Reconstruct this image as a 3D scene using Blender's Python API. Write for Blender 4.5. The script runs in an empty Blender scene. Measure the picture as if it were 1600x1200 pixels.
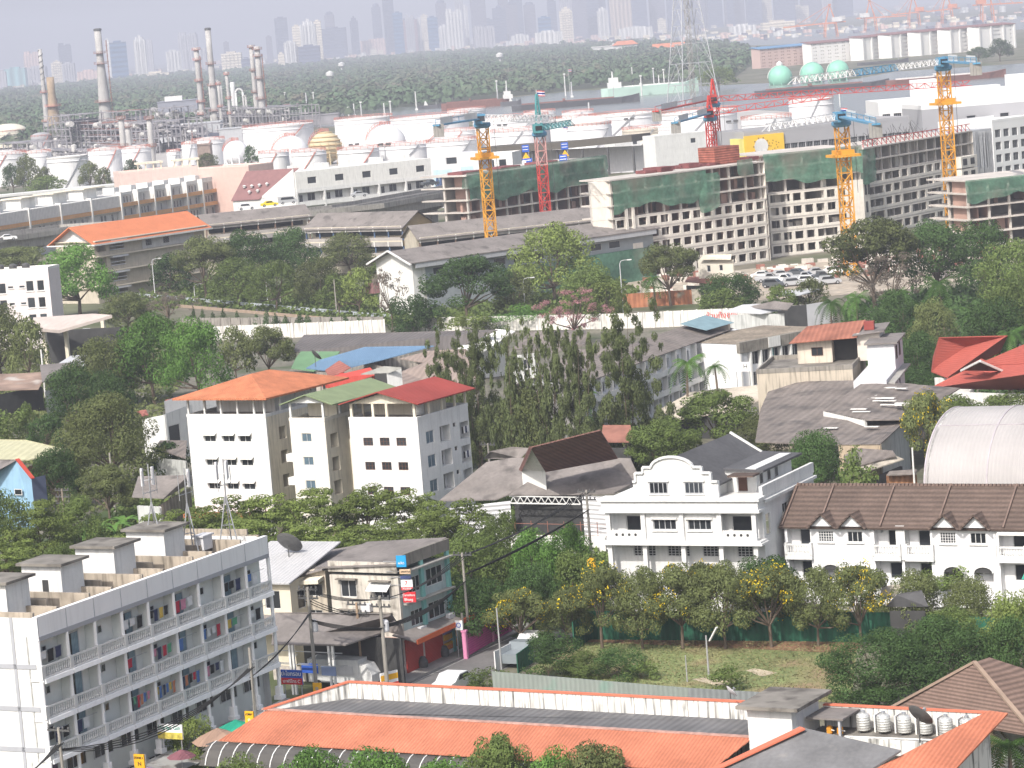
import bpy, math, random
import numpy as np
from mathutils import Vector, Matrix
R = math.radians
scene = bpy.context.scene
C = scene.collection
# ---------------------------------------------------------------- camera, sky, sun, exposure
F_PX, H_CAM = 4600.0, 52.0
ROLL, PITCH = R(4.57), math.atan(0.1203)
cR, sR, cP, sP = math.cos(ROLL), math.sin(ROLL), math.cos(PITCH), math.sin(PITCH)
vF, vU, vR = Vector((0, cP, -sP)), Vector((0, sP, cP)), Vector((1, 0, 0))
cam_d = bpy.data.cameras.new('camera'); cam = bpy.data.objects.new('camera', cam_d); C.objects.link(cam)
cX, cY, cZ = vR * cR - vU * sR, vR * sR + vU * cR, -vF
cam.matrix_world = Matrix(((cX.x, cY.x, cZ.x, 0), (cX.y, cY.y, cZ.y, 0), (cX.z, cY.z, cZ.z, H_CAM), (0, 0, 0, 1)))
cam_d.sensor_width = 36; cam_d.lens = 36 * F_PX / 1600; cam_d.clip_start = 1; cam_d.clip_end = 60000
scene.camera = cam
SUN_EL, SUN_VEC = R(45), Vector((-0.50, -0.866, 0)).normalized()
world = bpy.data.worlds.new('World'); scene.world = world; world.use_nodes = True
wn = world.node_tree; bg = wn.nodes['Background']
sky = wn.nodes.new('ShaderNodeTexSky'); sky.sky_type = 'NISHITA'; sky.sun_disc = False
sky.sun_elevation = SUN_EL; sky.sun_rotation = math.atan2(SUN_VEC.x, SUN_VEC.y)
sky.air_density = 1.0; sky.dust_density = 4.5; sky.ozone_density = 1.5
hs = wn.nodes.new('ShaderNodeHueSaturation'); hs.inputs['Saturation'].default_value = .72; hs.inputs['Value'].default_value = 1.0
wn.links.new(sky.outputs[0], hs.inputs['Color']); wn.links.new(hs.outputs[0], bg.inputs[0]); bg.inputs[1].default_value = 0.15
sun_d = bpy.data.lights.new('sun', 'SUN'); sun_d.energy = 3.4; sun_d.angle = R(0.7); sun_d.color = (1, .955, .88)
sun = bpy.data.objects.new('sun', sun_d); C.objects.link(sun)
sdir = Vector((SUN_VEC.x * math.cos(SUN_EL), SUN_VEC.y * math.cos(SUN_EL), math.sin(SUN_EL)))
sun.rotation_euler = sdir.to_track_quat('Z', 'Y').to_euler()
vs = scene.view_settings; vs.view_transform = 'Standard'; vs.look = 'None'; vs.exposure = 0.44; vs.gamma = 1.0
scene.cycles.max_bounces = 5; scene.cycles.diffuse_bounces = 2; scene.cycles.glossy_bounces = 2
scene.cycles.transparent_max_bounces = 6; scene.cycles.volume_bounces = 0; scene.cycles.caustics_reflective = False

# ---------------------------------------------------------------- geometry of the survey: photo pixel -> point of the place
def ray(px, py):
    xc, yc = (px - 800) / F_PX, -(py - 600) / F_PX
    return cX * xc + cY * yc - cZ
def G(px, py, z=0.0):
    d = ray(px, py); t = (z - H_CAM) / d.z
    return Vector((d.x * t, d.y * t, z))
def GY(px, py, Y):
    d = ray(px, py); t = Y / d.y
    return Vector((d.x * t, Y, H_CAM + d.z * t))
def hor(px): return 109.4 - .08 * px
def S(px, py, z=0.0): return F_PX / G(px, py, z).y

# ---------------------------------------------------------------- mesh building
class MB:
    def __init__(s): s.v = []; s.f = []
    def add(s, vs, fs):
        n = len(s.v); s.v += [tuple(p) for p in vs]; s.f += [tuple(i + n for i in f) for f in fs]; return s
    def box(s, x0, y0, z0, x1, y1, z1):
        x0, x1 = min(x0, x1), max(x0, x1); y0, y1 = min(y0, y1), max(y0, y1); z0, z1 = min(z0, z1), max(z0, z1)
        return s.add([(x0,y0,z0),(x1,y0,z0),(x1,y1,z0),(x0,y1,z0),(x0,y0,z1),(x1,y0,z1),(x1,y1,z1),(x0,y1,z1)],
                     [(0,3,2,1),(4,5,6,7),(0,1,5,4),(1,2,6,5),(2,3,7,6),(3,0,4,7)])
    def quad(s, a, b, c, d): return s.add([a, b, c, d], [(0, 1, 2, 3)])
    def slab(s, a, b, c, d, t):          # quad given a thickness t downwards
        lo = [(p[0], p[1], p[2] - t) for p in (a, b, c, d)]
        return s.add([a, b, c, d] + lo, [(0,1,2,3),(7,6,5,4),(0,4,5,1),(1,5,6,2),(2,6,7,3),(3,7,4,0)])
    def prism(s, pts, y0, y1, ax='y'):   # polygon in (x,z) swept along y (or in (y,z) along x)
        n = len(pts)
        f = (lambda p, t: (p[0], t, p[1])) if ax == 'y' else ((lambda p, t: (t, p[0], p[1])) if ax == 'x' else (lambda p, t: (p[0], p[1], t)))
        v = [f(p, y0) for p in pts] + [f(p, y1) for p in pts]
        fs = [tuple(range(n)), tuple(range(2*n-1, n-1, -1))] + [(i, i + n, (i+1) % n + n, (i+1) % n) for i in range(n)]
        return s.add(v, fs)
    def tube(s, a, b, r0, r1=None, n=6):
        r1 = r0 if r1 is None else r1
        a, b = Vector(a), Vector(b); d = (b - a)
        if d.length < 1e-6: return s
        d.normalize(); u = d.orthogonal().normalized(); w = d.cross(u)
        v = [a + (u * math.cos(t) + w * math.sin(t)) * r0 for t in (2*math.pi*i/n for i in range(n))]
        v += [b + (u * math.cos(t) + w * math.sin(t)) * r1 for t in (2*math.pi*i/n for i in range(n))]
        return s.add(v, [(i, (i+1) % n, (i+1) % n + n, i + n) for i in range(n)] + [tuple(range(n-1, -1, -1)), tuple(range(n, 2*n))])
    def path(s, pts, r, n=5):
        for a, b in zip(pts, pts[1:]): s.tube(a, b, r, r, n)
        return s
    def lathe(s, prof, c=(0,0,0), n=20):  # prof [(r,z)]
        v = [(c[0] + r*math.cos(2*math.pi*i/n), c[1] + r*math.sin(2*math.pi*i/n), c[2] + z) for r, z in prof for i in range(n)]
        fs = [(k*n + i, k*n + (i+1) % n, (k+1)*n + (i+1) % n, (k+1)*n + i) for k in range(len(prof)-1) for i in range(n)]
        return s.add(v, fs + [tuple(range(n-1, -1, -1)), tuple(range((len(prof)-1)*n, len(prof)*n))])
    def bar(s, a, b, w, h=None):          # square bar between two points
        h = w if h is None else h
        a, b = Vector(a), Vector(b); d = (b - a)
        if d.length < 1e-6: return s
        d.normalize(); u = Vector((0,0,1)).cross(d)
        u = Vector((1,0,0)) if u.length < 1e-3 else u.normalized()
        w2 = d.cross(u)
        o = [(-u*w/2 - w2*h/2), (u*w/2 - w2*h/2), (u*w/2 + w2*h/2), (-u*w/2 + w2*h/2)]
        return s.add([a+k for k in o] + [b+k for k in o], [(3,2,1,0),(4,5,6,7),(0,1,5,4),(1,2,6,5),(2,3,7,6),(3,0,4,7)])
    def dome(s, c, r, n=20, m=8, z0=-1.0):
        prof = [(r*math.cos(t), r*math.sin(t)) for t in (math.asin(z0) + (math.pi/2 - math.asin(z0))*k/m for k in range(m+1))]
        prof[-1] = (r*.01, r)
        if z0 <= -1: prof[0] = (r*.01, -r)
        return s.lathe(prof, c, n)
    def mesh(s, name):
        me = bpy.data.meshes.new(name); me.from_pydata(s.v, [], s.f); me.update(); return me
def smooth(o):
    o.data.polygons.foreach_set('use_smooth', [True] * len(o.data.polygons)); return o
def link(name, data, parent=None, loc=None, rz=0.0):
    o = bpy.data.objects.new(name, data); C.objects.link(o)
    if parent is not None: o.parent = parent
    if loc is not None: o.location = loc
    if rz: o.rotation_euler = (0, 0, rz)
    return o
def obj(name, mb, mat, parent=None, loc=None, rz=0.0):
    me = mb if isinstance(mb, bpy.types.Mesh) else mb.mesh(name)
    if not me.materials: me.materials.append(mat)
    return link(name, me, parent, loc, rz)
def tag(o, label=None, cat=None, group=None, kind=None):
    if label: o['label'] = label
    if cat: o['category'] = cat
    if group: o['group'] = group
    if kind: o['kind'] = kind
    return o
def empty(name, label, cat, loc=(0,0,0), rz=0.0, group=None):
    return tag(link(name, None, None, loc, rz), label, cat, group)
def struct(name, mb, mat): return tag(obj(name, mb, mat), kind='structure')
kids = {}
def dup(o, loc, rz=None, sc=None, label=None, group=None):
    if not kids:
        for x in bpy.data.objects:
            if x.parent: kids.setdefault(x.parent.name, []).append(x)
    def cp(x, par):
        c = x.copy(); C.objects.link(c)
        if par: c.parent = par
        for ch in [k for k in x.children]: cp(ch, c)
        return c
    r = cp(o, None); r.location = loc
    if rz is not None: r.rotation_euler = (0, 0, rz)
    if sc is not None: r.scale = sc if hasattr(sc, '__len__') else (sc, sc, sc)
    if label: r['label'] = label
    if group: r['group'] = group
    return r

# ---------------------------------------------------------------- materials
MATS = {}
def srgb(c):
    return tuple(((x/255)/12.92 if x/255 <= .04045 else ((x/255+.055)/1.055)**2.4) for x in c)
def mat(name, col, rough=.8, var=.12, scale=.8, streak=0.0, wave=None, metal=0.0, spec=.3, fine=0.0, stain=None, rnd=0.0, transl=0.0, bump=0.0, alpha=0.0):
    """procedural material: base colour, blotchy variation, vertical rain streaks, corrugation or tile courses"""
    if name in MATS: return MATS[name]
    m = bpy.data.materials.new(name); m.use_nodes = True; MATS[name] = m
    nt = m.node_tree; N = nt.nodes; L = nt.links; b = N['Principled BSDF']
    b.inputs['Roughness'].default_value = rough; b.inputs['Metallic'].default_value = metal
    b.inputs['Specular IOR Level'].default_value = spec
    tc = N.new('ShaderNodeTexCoord')
    def noise(sc, det=3, vec=None):
        n = N.new('ShaderNodeTexNoise'); n.inputs['Scale'].default_value = sc; n.inputs['Detail'].default_value = det
        L.new(vec or tc.outputs['Object'], n.inputs['Vector']); return n.outputs['Fac']
    def mul(cin, fac_out, amt, lo=.3, hi=.7, dark=None):
        r = N.new('ShaderNodeMapRange'); r.inputs['From Min'].default_value = lo; r.inputs['From Max'].default_value = hi
        r.inputs['To Min'].default_value = 1 - amt; r.inputs['To Max'].default_value = 1 + (amt if dark is None else 0)
        L.new(fac_out, r.inputs['Value'])
        x = N.new('ShaderNodeVectorMath'); x.operation = 'SCALE'
        L.new(cin, x.inputs[0]); L.new(r.outputs[0], x.inputs['Scale']); return x.outputs[0]
    rgb = N.new('ShaderNodeRGB'); rgb.outputs[0].default_value = (*col[:3], 1); c = rgb.outputs[0]
    if var: c = mul(c, noise(scale, 4), var)
    if fine: c = mul(c, noise(scale * 9, 2), fine)
    if rnd:
        oi = N.new('ShaderNodeObjectInfo'); c = mul(c, oi.outputs['Random'], rnd, 0, 1)
    if stain:
        mx = N.new('ShaderNodeMix'); mx.data_type = 'RGBA'; r = N.new('ShaderNodeMapRange')
        r.inputs['From Min'].default_value = stain[2]; r.inputs['From Max'].default_value = stain[2] + .16
        L.new(noise(stain[1], 5), r.inputs['Value']); L.new(r.outputs[0], mx.inputs['Factor'])
        L.new(c, mx.inputs['A']); mx.inputs['B'].default_value = (*stain[0], 1); c = mx.outputs['Result']
    if streak:
        mp = N.new('ShaderNodeMapping'); mp.inputs['Scale'].default_value = (2.6, 2.6, .20); L.new(tc.outputs['Object'], mp.inputs['Vector'])
        c = mul(c, noise(1.2, 6, mp.outputs[0]), min(.9, streak*1.1), .69, .50, dark=1)
    if wave:   # (axis, period in m, strength)
        sx = N.new('ShaderNodeSeparateXYZ'); L.new(tc.outputs['Object'], sx.inputs[0])
        md = N.new('ShaderNodeMath'); md.operation = 'MULTIPLY'; md.inputs[1].default_value = 2*math.pi/wave[1]
        L.new(sx.outputs['xyz'.index(wave[0])], md.inputs[0])
        sn = N.new('ShaderNodeMath'); sn.operation = 'SINE'; L.new(md.outputs[0], sn.inputs[0])
        c = mul(c, sn.outputs[0], wave[2], -1, 1)
        bp = N.new('ShaderNodeBump'); bp.inputs['Distance'].default_value = wave[1] * .25; bp.inputs['Strength'].default_value = .3
        L.new(sn.outputs[0], bp.inputs['Height']); L.new(bp.outputs[0], b.inputs['Normal'])
    elif bump:
        bp = N.new('ShaderNodeBump'); bp.inputs['Distance'].default_value = bump; bp.inputs['Strength'].default_value = .7
        L.new(noise(scale * 3, 4), bp.inputs['Height']); L.new(bp.outputs[0], b.inputs['Normal'])
    L.new(c, b.inputs['Base Color'])
    if transl:
        tr = N.new('ShaderNodeBsdfTranslucent'); ms = N.new('ShaderNodeMixShader'); ms.inputs[0].default_value = transl
        L.new(c, tr.inputs['Color']); L.new(b.outputs[0], ms.inputs[1]); L.new(tr.outputs[0], ms.inputs[2])
        L.new(ms.outputs[0], N['Material Output'].inputs['Surface'])
    if alpha:
        ta = N.new('ShaderNodeBsdfTransparent'); m2 = N.new('ShaderNodeMixShader'); m2.inputs[0].default_value = alpha
        L.new(N['Material Output'].inputs['Surface'].links[0].from_socket, m2.inputs[1]); L.new(ta.outputs[0], m2.inputs[2]); L.new(m2.outputs[0], N['Material Output'].inputs['Surface'])
    return m
WHITE = mat('white_paint', (.71,.705,.68), streak=.16, var=.05)
WHITE2 = mat('clean_white_paint', (.68,.68,.67), var=.06, scale=.5, streak=.12, fine=.03)
CREAM = mat('cream_paint', (.72,.66,.54), streak=.15, var=.06)
GREYP = mat('grey_paint', (.42,.43,.45), streak=.1, var=.06)
LGREY = mat('pale_grey_paint', (.60,.60,.62), streak=.1, var=.05)
CONC = mat('concrete', (.36,.345,.32), streak=.25, var=.12)
CONCL = mat('pale_concrete', (.52,.48,.43), streak=.15, var=.10, scale=.4)
CONCD = mat('stained_concrete', (.22,.20,.175), streak=.3, var=.2)
RGREY = mat('grey_sheet_roof', (.16,.15,.145), var=.2, scale=.25, wave=('x', .4, .06), stain=((.24,.21,.19), .35, .55))
RGREY2 = mat('grey_fibre_cement_roof', (.20,.18,.17), var=.18, scale=.3, fine=.1, stain=((.11,.10,.095), .5, .55))
RDARK = mat('dark_grey_roof', (.085,.085,.09), var=.15, scale=.3, fine=.12)
RORANGE = mat('orange_tile_roof', (.56,.19,.09), var=.08, scale=.4, wave=('x', .35, .05), fine=.06)
RRED = mat('red_metal_roof', (.30,.055,.045), var=.15, scale=.3, wave=('x', .3, .04))
RBROWN = mat('brown_tile_roof', (.105,.075,.062), var=.15, scale=.5, wave=('z', .32, .22), fine=.15)
GLASS = mat('dark_window_glass', (.035,.040,.047), rough=.12, var=.3, scale=.3, spec=.5, rnd=.5)
GLASSB = mat('blue_grey_window_glass', (.10,.15,.19), rough=.15, var=.3, scale=.5, spec=.5, rnd=.4)
FRAMEW = mat('white_window_frame', (.6,.6,.6), var=.03)
FRAMEB = mat('brown_window_frame', (.11,.055,.04), var=.1)
DARK = mat('unlit_interior_wall', (.05,.05,.05), var=.2)  # near-black tone puts the shade of interiors and openings into the colour
STEEL = mat('galvanised_steel', (.45,.46,.48), rough=.45, metal=.6, var=.1)
STAIN = mat('stainless_steel', (.66,.66,.63), rough=.42, metal=.55, var=.1, wave=('z', .16, .12))
DSTEEL = mat('dark_steel', (.09,.09,.09), rough=.5, var=.2)
YEL = mat('yellow_crane_paint', (.70,.33,.035), rough=.5, var=.1)
BLU = mat('blue_crane_paint', (.10,.28,.44), rough=.5, var=.1)
REDP = mat('red_paint', (.50,.055,.045), rough=.5, var=.1)
ASPH = mat('asphalt', (.16,.155,.155), var=.15, scale=.3, fine=.1)
BARK = mat('bark', (.13,.10,.075), var=.3, scale=2, rough=.9)
POLE = mat('concrete_pole', (.30,.28,.25), var=.15)
WIRE = mat('black_cable', (.03,.03,.03), var=0)
TANKW = mat('white_tank_paint', (.74,.74,.75), var=.03, scale=.06, streak=.10)
ORP = mat('orange_port_paint', (.62,.20,.07), var=.1)
# ---------------------------------------------------------------- facades, windows, roofs
WC = {}
STY = dict(
    w=dict(nm=1, nh=0, fm=FRAMEW, pm=GLASS), w3=dict(nm=2, nh=0, fm=FRAMEW, pm=GLASS), b=dict(nm=1, nh=0, fm=FRAMEB, pm=GLASS),
    b3=dict(nm=2, nh=1, fm=FRAMEB, pm=GLASS), d=dict(nm=0, nh=0, fm=FRAMEW, pm=GLASS), g=dict(nm=5, nh=3, fm=FRAMEW, pm=GLASS),
    l=dict(nm=3, nh=0, fm=FRAMEW, pm=GLASSB), r=dict(nm=3, nh=0, fm=GREYP, pm=GLASS), s=dict(nm=1, nh=0, fm=GREYP, pm=GLASSB),
    f=dict(nm=0, nh=0, fm=GREYP, pm=GLASS))
def dirn(a): return math.cos(a), math.sin(a)
def wloc(o, a, u, z, inset=0.0):
    d = dirn(a); return (o[0] + d[0]*u - d[1]*inset, o[1] + d[1]*u + d[0]*inset, z)
def window(par, o, a, u0, u1, v0, v1, inset, st, sill=None, name='window'):
    w, h = round(u1-u0, 2), round(v1-v0, 2); k = (w, h, st); S_ = STY[st]
    if k not in WC:
        t = min(.07, w*.08, h*.1); m = MB()
        m.box(0, -.02, 0, w, .06, t); m.box(0, -.02, h-t, w, .06, h); m.box(0, -.02, t, t, .06, h-t); m.box(w-t, -.02, t, w, .06, h-t)
        for i in range(S_['nm']):
            x = w*(i+1)/(S_['nm']+1); m.box(x-t*.4, -.01, t, x+t*.4, .05, h-t)
        for i in range(S_['nh']):
            z = h*(i+1)/(S_['nh']+1); m.box(t, -.006, z-t*.3, w-t, .046, z+t*.3)
        p = MB().box(t*.9, .02, t*.9, w-t*.9, .04, h-t*.9)
        fm = m.mesh('window'); fm.materials.append(S_['fm']); pm = p.mesh('pane'); pm.materials.append(S_['pm']); WC[k] = (fm, pm)
    fm, pm = WC[k]
    f = link(name, fm, par, wloc(o, a, u0, v0, inset), a); link('pane', pm, f)
    if sill:
        k2 = ('sill', w, h, sill)
        if k2 not in WC:
            m = MB()
            if 'b' in sill: m.box(-.12, -inset-.14, -.12, w+.12, -inset+.02, -.02)
            if 'h' in sill: m.add([(-.15,-inset-.4,h+.03),(w+.15,-inset-.4,h+.03),(w+.15,-inset,h+.26),(-.15,-inset,h+.26),
                                   (-.15,-inset-.4,h+.09),(w+.15,-inset-.4,h+.09),(w+.15,-inset,h+.34),(-.15,-inset,h+.34)],
                                  [(0,1,2,3),(7,6,5,4),(0,4,5,1),(1,5,6,2),(2,6,7,3),(3,7,4,0)])
            if 't' in sill: m.box(-.15, -inset-.16, h+.03, w+.15, -inset+.02, h+.17)
            me = m.mesh('window_ledge'); me.materials.append(WHITE); WC[k2] = me
        link('window_ledge', WC[k2], f)
    return f
def facade(mb, o, a, L, z0, z1, ops, dep=.14, closed=False):
    us = sorted({0.0, L, *[q for p in ops for q in (p[0], p[1])]}); zs = sorted({z0, z1, *[q for p in ops for q in (p[2], p[3])]})
    P = lambda u, z, i=0.0: wloc(o, a, u, z, i)
    for i in range(len(us)-1):
        um = (us[i]+us[i+1])/2; run = None
        for j in range(len(zs)-1):
            zm = (zs[j]+zs[j+1])/2
            hole = any(p[0] < um < p[1] and p[2] < zm < p[3] for p in ops)
            if not hole: mb.quad(P(us[i], zs[j]), P(us[i+1], zs[j]), P(us[i+1], zs[j+1]), P(us[i], zs[j+1]))
    for p in ops:
        d = p[5] if len(p) > 5 and p[5] else dep
        a_, b_, c_, e_ = (p[0], p[2]), (p[1], p[2]), (p[1], p[3]), (p[0], p[3])
        for q, r_ in ((a_, b_), (b_, c_), (c_, e_), (e_, a_)):
            mb.quad(P(*q), P(*q, d), P(*r_, d), P(*r_))
        if closed or (len(p) > 5): mb.quad(P(*a_, d), P(*b_, d), P(*c_, d), P(*e_, d))
def cols(L, n, w, m=None):                # n openings of width w spread evenly over L
    m = L / n if m is None else m
    s = (L - m*n)/2 + m/2
    return [(s + i*m - w/2, s + i*m + w/2) for i in range(n)]
def grid(us, rows, st='w'): return [(u[0], u[1], r[0], r[1], st) for r in rows for u in us]
class Bld:
    def __init__(s, name, label, cat, A, B, h, D=8.0, C_=None, group=None, roof=None, W=None):
        a, b = G(*A, h), G(*B, h); s.ang = math.atan2(b.y-a.y, b.x-a.x); s.W = W or (b-a).length; s.h = h; s.o = Vector((a.x, a.y))
        s.D = D
        if C_: s.D = s.lp(*C_, h)[1]
        s.r = empty(name, label, cat, (a.x, a.y, 0), s.ang, group)
    def lp(s, px, py, z):
        p = G(px, py, z); dx, dy = p.x - s.o.x, p.y - s.o.y; c, n = math.cos(s.ang), math.sin(s.ang)
        return (dx*c + dy*n, -dx*n + dy*c)
    def wp(s, x, y, z=0):
        c, n = math.cos(s.ang), math.sin(s.ang); return Vector((s.o.x + x*c - y*n, s.o.y + x*n + y*c, z))
    def part(s, name, mb, m, parent=None): return obj(name, mb, m, parent or s.r)
    def box(s, name, m, *b, parent=None): return obj(name, MB().box(*b), m, parent or s.r)
    def shell(s, m, front=(), right=(), left=(), z0=0.0, z1=None, x0=0.0, x1=None, y0=0.0, y1=None, dep=.14, name='wall', top=True, sill=None, back=(), mb=None):
        z1 = s.h if z1 is None else z1; x1 = s.W if x1 is None else x1; y1 = s.D if y1 is None else y1
        w = mb or MB()
        for o, a, L, ops in (((x0, y0), 0.0, x1-x0, front), ((x1, y0), math.pi/2, y1-y0, right), ((x0, y1), -math.pi/2, y1-y0, left), ((x1, y1), math.pi, x1-x0, back)):
            ops = [tuple(p) for p in ops if p[0] >= 0 and p[1] <= L + 1e-6]
            facade(w, o, a, L, z0, z1, ops, dep)
            for p in ops:
                if p[4]: window(s.r, o, a, p[0], p[1], p[2], p[3], (p[5] if len(p) > 5 and p[5] else dep) - .06, p[4], sill)
        if top: w.quad((x0, y0, z1), (x1, y0, z1), (x1, y1, z1), (x0, y1, z1))
        return s.part(name, w, m)
    def parapet(s, m, z, hh=.8, t=.18, x0=0.0, x1=None, y0=0.0, y1=None, name='parapet'):
        x1 = s.W if x1 is None else x1; y1 = s.D if y1 is None else y1; w = MB(); e = .03
        w.box(x0-e, y0-e, z, x1+e, y0+t, z+hh); w.box(x0-e, y1-t, z, x1+e, y1+e, z+hh)
        w.box(x0-e, y0+t, z, x0+t, y1-t, z+hh); w.box(x1-t, y0+t, z, x1+e, y1-t, z+hh)
        return s.part(name, w, m)
def gable(mb, x0, x1, y0, y1, z0, z1, ax='x', ov=.5, t=.12):
    """two roof slopes; ax = ridge direction"""
    if ax == 'x':
        ym = (y0+y1)/2; k = (z1-z0)/(ym-y0); zo = z0-k*ov
        mb.slab((x0-ov, y0-ov, zo), (x1+ov, y0-ov, zo), (x1+ov, ym, z1), (x0-ov, ym, z1), t)
        mb.slab((x1+ov, y1+ov, zo), (x0-ov, y1+ov, zo), (x0-ov, ym, z1), (x1+ov, ym, z1), t)
    else:
        xm = (x0+x1)/2; k = (z1-z0)/(xm-x0); zo = z0-k*ov
        mb.slab((x0-ov, y1+ov, zo), (x0-ov, y0-ov, zo), (xm, y0-ov, z1), (xm, y1+ov, z1), t)
        mb.slab((x1+ov, y0-ov, zo), (x1+ov, y1+ov, zo), (xm, y1+ov, z1), (xm, y0-ov, z1), t)
    return mb
def gable_ends(mb, x0, x1, y0, y1, z0, z1, ax='x', t=.15):
    if ax == 'x':
        ym = (y0+y1)/2
        for x in (x0, x1-t): mb.prism([(y0, z0), (y1, z0), (ym, z1)], x, x+t, 'x')
    else:
        xm = (x0+x1)/2
        for y in (y0, y1-t): mb.prism([(x0, z0), (x1, z0), (xm, z1)], y, y+t, 'y')
    return mb
def hip(mb, x0, x1, y0, y1, z0, z1, ov=.5, ax='x', r=None):
    x0 -= ov; x1 += ov; y0 -= ov; y1 += ov
    if ax == 'x':
        r = (y1-y0)/2 if r is None else r; ym = (y0+y1)/2; a, b = (x0+r, ym, z1), (x1-r, ym, z1)
        v = [(x0,y0,z0),(x1,y0,z0),(x1,y1,z0),(x0,y1,z0),a,b,(x0,y0,z0-.2),(x1,y0,z0-.2),(x1,y1,z0-.2),(x0,y1,z0-.2)]
        f = [(0,1,5,4),(1,2,5),(2,3,4,5),(3,0,4)]
    else:
        r = (x1-x0)/2 if r is None else r; xm = (x0+x1)/2; a, b = (xm, y0+r, z1), (xm, y1-r, z1)
        v = [(x0,y0,z0),(x1,y0,z0),(x1,y1,z0),(x0,y1,z0),a,b,(x0,y0,z0-.2),(x1,y0,z0-.2),(x1,y1,z0-.2),(x0,y1,z0-.2)]
        f = [(0,1,4),(1,2,5,4),(2,3,5),(3,0,4,5)]
    return mb.add(v, f + [(9,8,7,6),(0,6,7,1),(1,7,8,2),(2,8,9,3),(3,9,6,0)])

# ---------------------------------------------------------------- vegetation
def leafmat(name, col, rnd=.28):
    return mat(name, col, rough=.7, var=.30, scale=7.0, fine=.18, rnd=rnd, spec=.15, transl=.28)
LLAY = leafmat('lime_green_leaves', (0.165,0.215,0.058)); LG = leafmat('green_leaves', (0.130,0.180,0.052)); LD = leafmat('dark_green_leaves', (0.062,0.112,0.035)); LO = leafmat('olive_leaves', (0.135,0.160,0.060))
LY = leafmat('yellow_green_leaves', (0.180,0.230,0.065)); LC = leafmat('casuarina_needles', (.130,.160,.066)); LB = leafmat('brown_twigs', (0.190,0.160,0.130))
LP = leafmat('pink_blossom', (.36,.19,.20)); LF = leafmat('yellow_blossom', (.75,.56,.03), .1); LPALM = leafmat('palm_fronds', (.075,.15,.035)); LDRY = leafmat('dry_fronds', (.26,.22,.13))
LBR = leafmat('bright_green_leaves', (0.105,0.205,0.045))
def leaf_mesh(name, cen, outw, size, ob=1.0, flat=0.0, rng=None, aspect=.6):
    n = len(cen); rng = rng or np.random.default_rng(1)
    nr = outw*ob + rng.normal(size=(n,3))*.55; nr[:,2] += flat
    nr /= np.linalg.norm(nr, axis=1)[:,None] + 1e-9
    t = rng.normal(size=(n,3)); t -= (t*nr).sum(1)[:,None]*nr; t /= np.linalg.norm(t, axis=1)[:,None] + 1e-9
    b = np.cross(nr, t); s = (size*(.55+.9*rng.random(n)))[:,None] if not hasattr(size, 'shape') else size[:,None]
    v = np.stack([cen - t*s, cen - b*s*aspect, cen + t*s, cen + b*s*aspect], 1).reshape(-1,3)
    me = bpy.data.meshes.new(name); me.vertices.add(4*n); me.loops.add(4*n); me.polygons.add(n)
    me.vertices.foreach_set('co', v.astype('f').ravel()); me.loops.foreach_set('vertex_index', np.arange(4*n, dtype='i'))
    me.polygons.foreach_set('loop_start', np.arange(0, 4*n, 4, dtype='i')); me.update(calc_edges=True)
    return me
def unit(rng, n):
    d = rng.normal(size=(n,3)); return d/np.linalg.norm(d, axis=1)[:,None]
def crown_pts(rng, n, cents, rads, squash=.75, fill=.35):
    w = np.array(rads)**2; w /= w.sum(); k = rng.choice(len(cents), n, p=w)
    d = unit(rng, n); rr = (1 - fill*rng.random(n)**2)
    p = np.array(cents)[k] + d*np.array(rads)[k][:,None]*rr[:,None]*np.array([1,1,squash])
    return p, d
def shape_blobs(kind, rng):
    c, r = [], []
    if kind == 'round':
        c.append((0,0,.52)); r.append(.29)
        for i in range(54):
            d = unit(rng, 1)[0]; d[2] = abs(d[2])*1.25 - .78
            q = .22 + .15*rng.random(); c.append((d[0]*q*1.15, d[1]*q*1.15, .56 + d[2]*.42)); r.append(.06 + .085*rng.random())
    elif kind == 'wide':
        for i in range(48):
            a = rng.random()*6.28; q = .42*math.sqrt(rng.random()); c.append((math.cos(a)*q, math.sin(a)*q, .80 - 1.3*q*q*(.6+.8*rng.random()) - .22*rng.random()**2)); r.append(.07 + .09*rng.random())
    elif kind == 'layer':
        for i in range(80):
            a = rng.random()*6.28; q = .46*math.sqrt(rng.random()); c.append((math.cos(a)*q, math.sin(a)*q, .92 - 1.5*q*q*(.5+.6*rng.random()) - .45*rng.random()**1.6)); r.append(.055 + .08*rng.random())
    elif kind == 'cas':
        for k in range(9):
            bx, by, top = rng.normal()*.13, rng.normal()*.13, .72 + .26*rng.random()
            for i in range(14):
                z = .12 + (top-.12)*i/13; q = .24*(1.1-z)+.03
                c.append((bx*(1+z) + rng.normal()*q, by*(1+z) + rng.normal()*q, z)); r.append(.035 + .085*rng.random()*(1.3-z))
    elif kind == 'sparse':
        for i in range(40):
            d = unit(rng, 1)[0]; q = .42*rng.random()**.5; c.append((d[0]*q, d[1]*q, .62 + d[2]*.36*rng.random()**.4)); r.append(.03 + .05*rng.random())
    elif kind == 'bush':
        for i in range(22):
            a = rng.random()*6.28; q = .38*math.sqrt(rng.random()); z = .75*(1-1.9*q*q)*rng.random()**.6; c.append((math.cos(a)*q, math.sin(a)*q, max(.1, z))); r.append(.09 + .10*rng.random())
    elif kind == 'cone':
        for i in range(24):
            z = i/24; c.append((rng.normal()*.08*(1-z), rng.normal()*.08*(1-z), .1+z*.85)); r.append(.30*(1-z)+.04)
    return c, r
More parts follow.
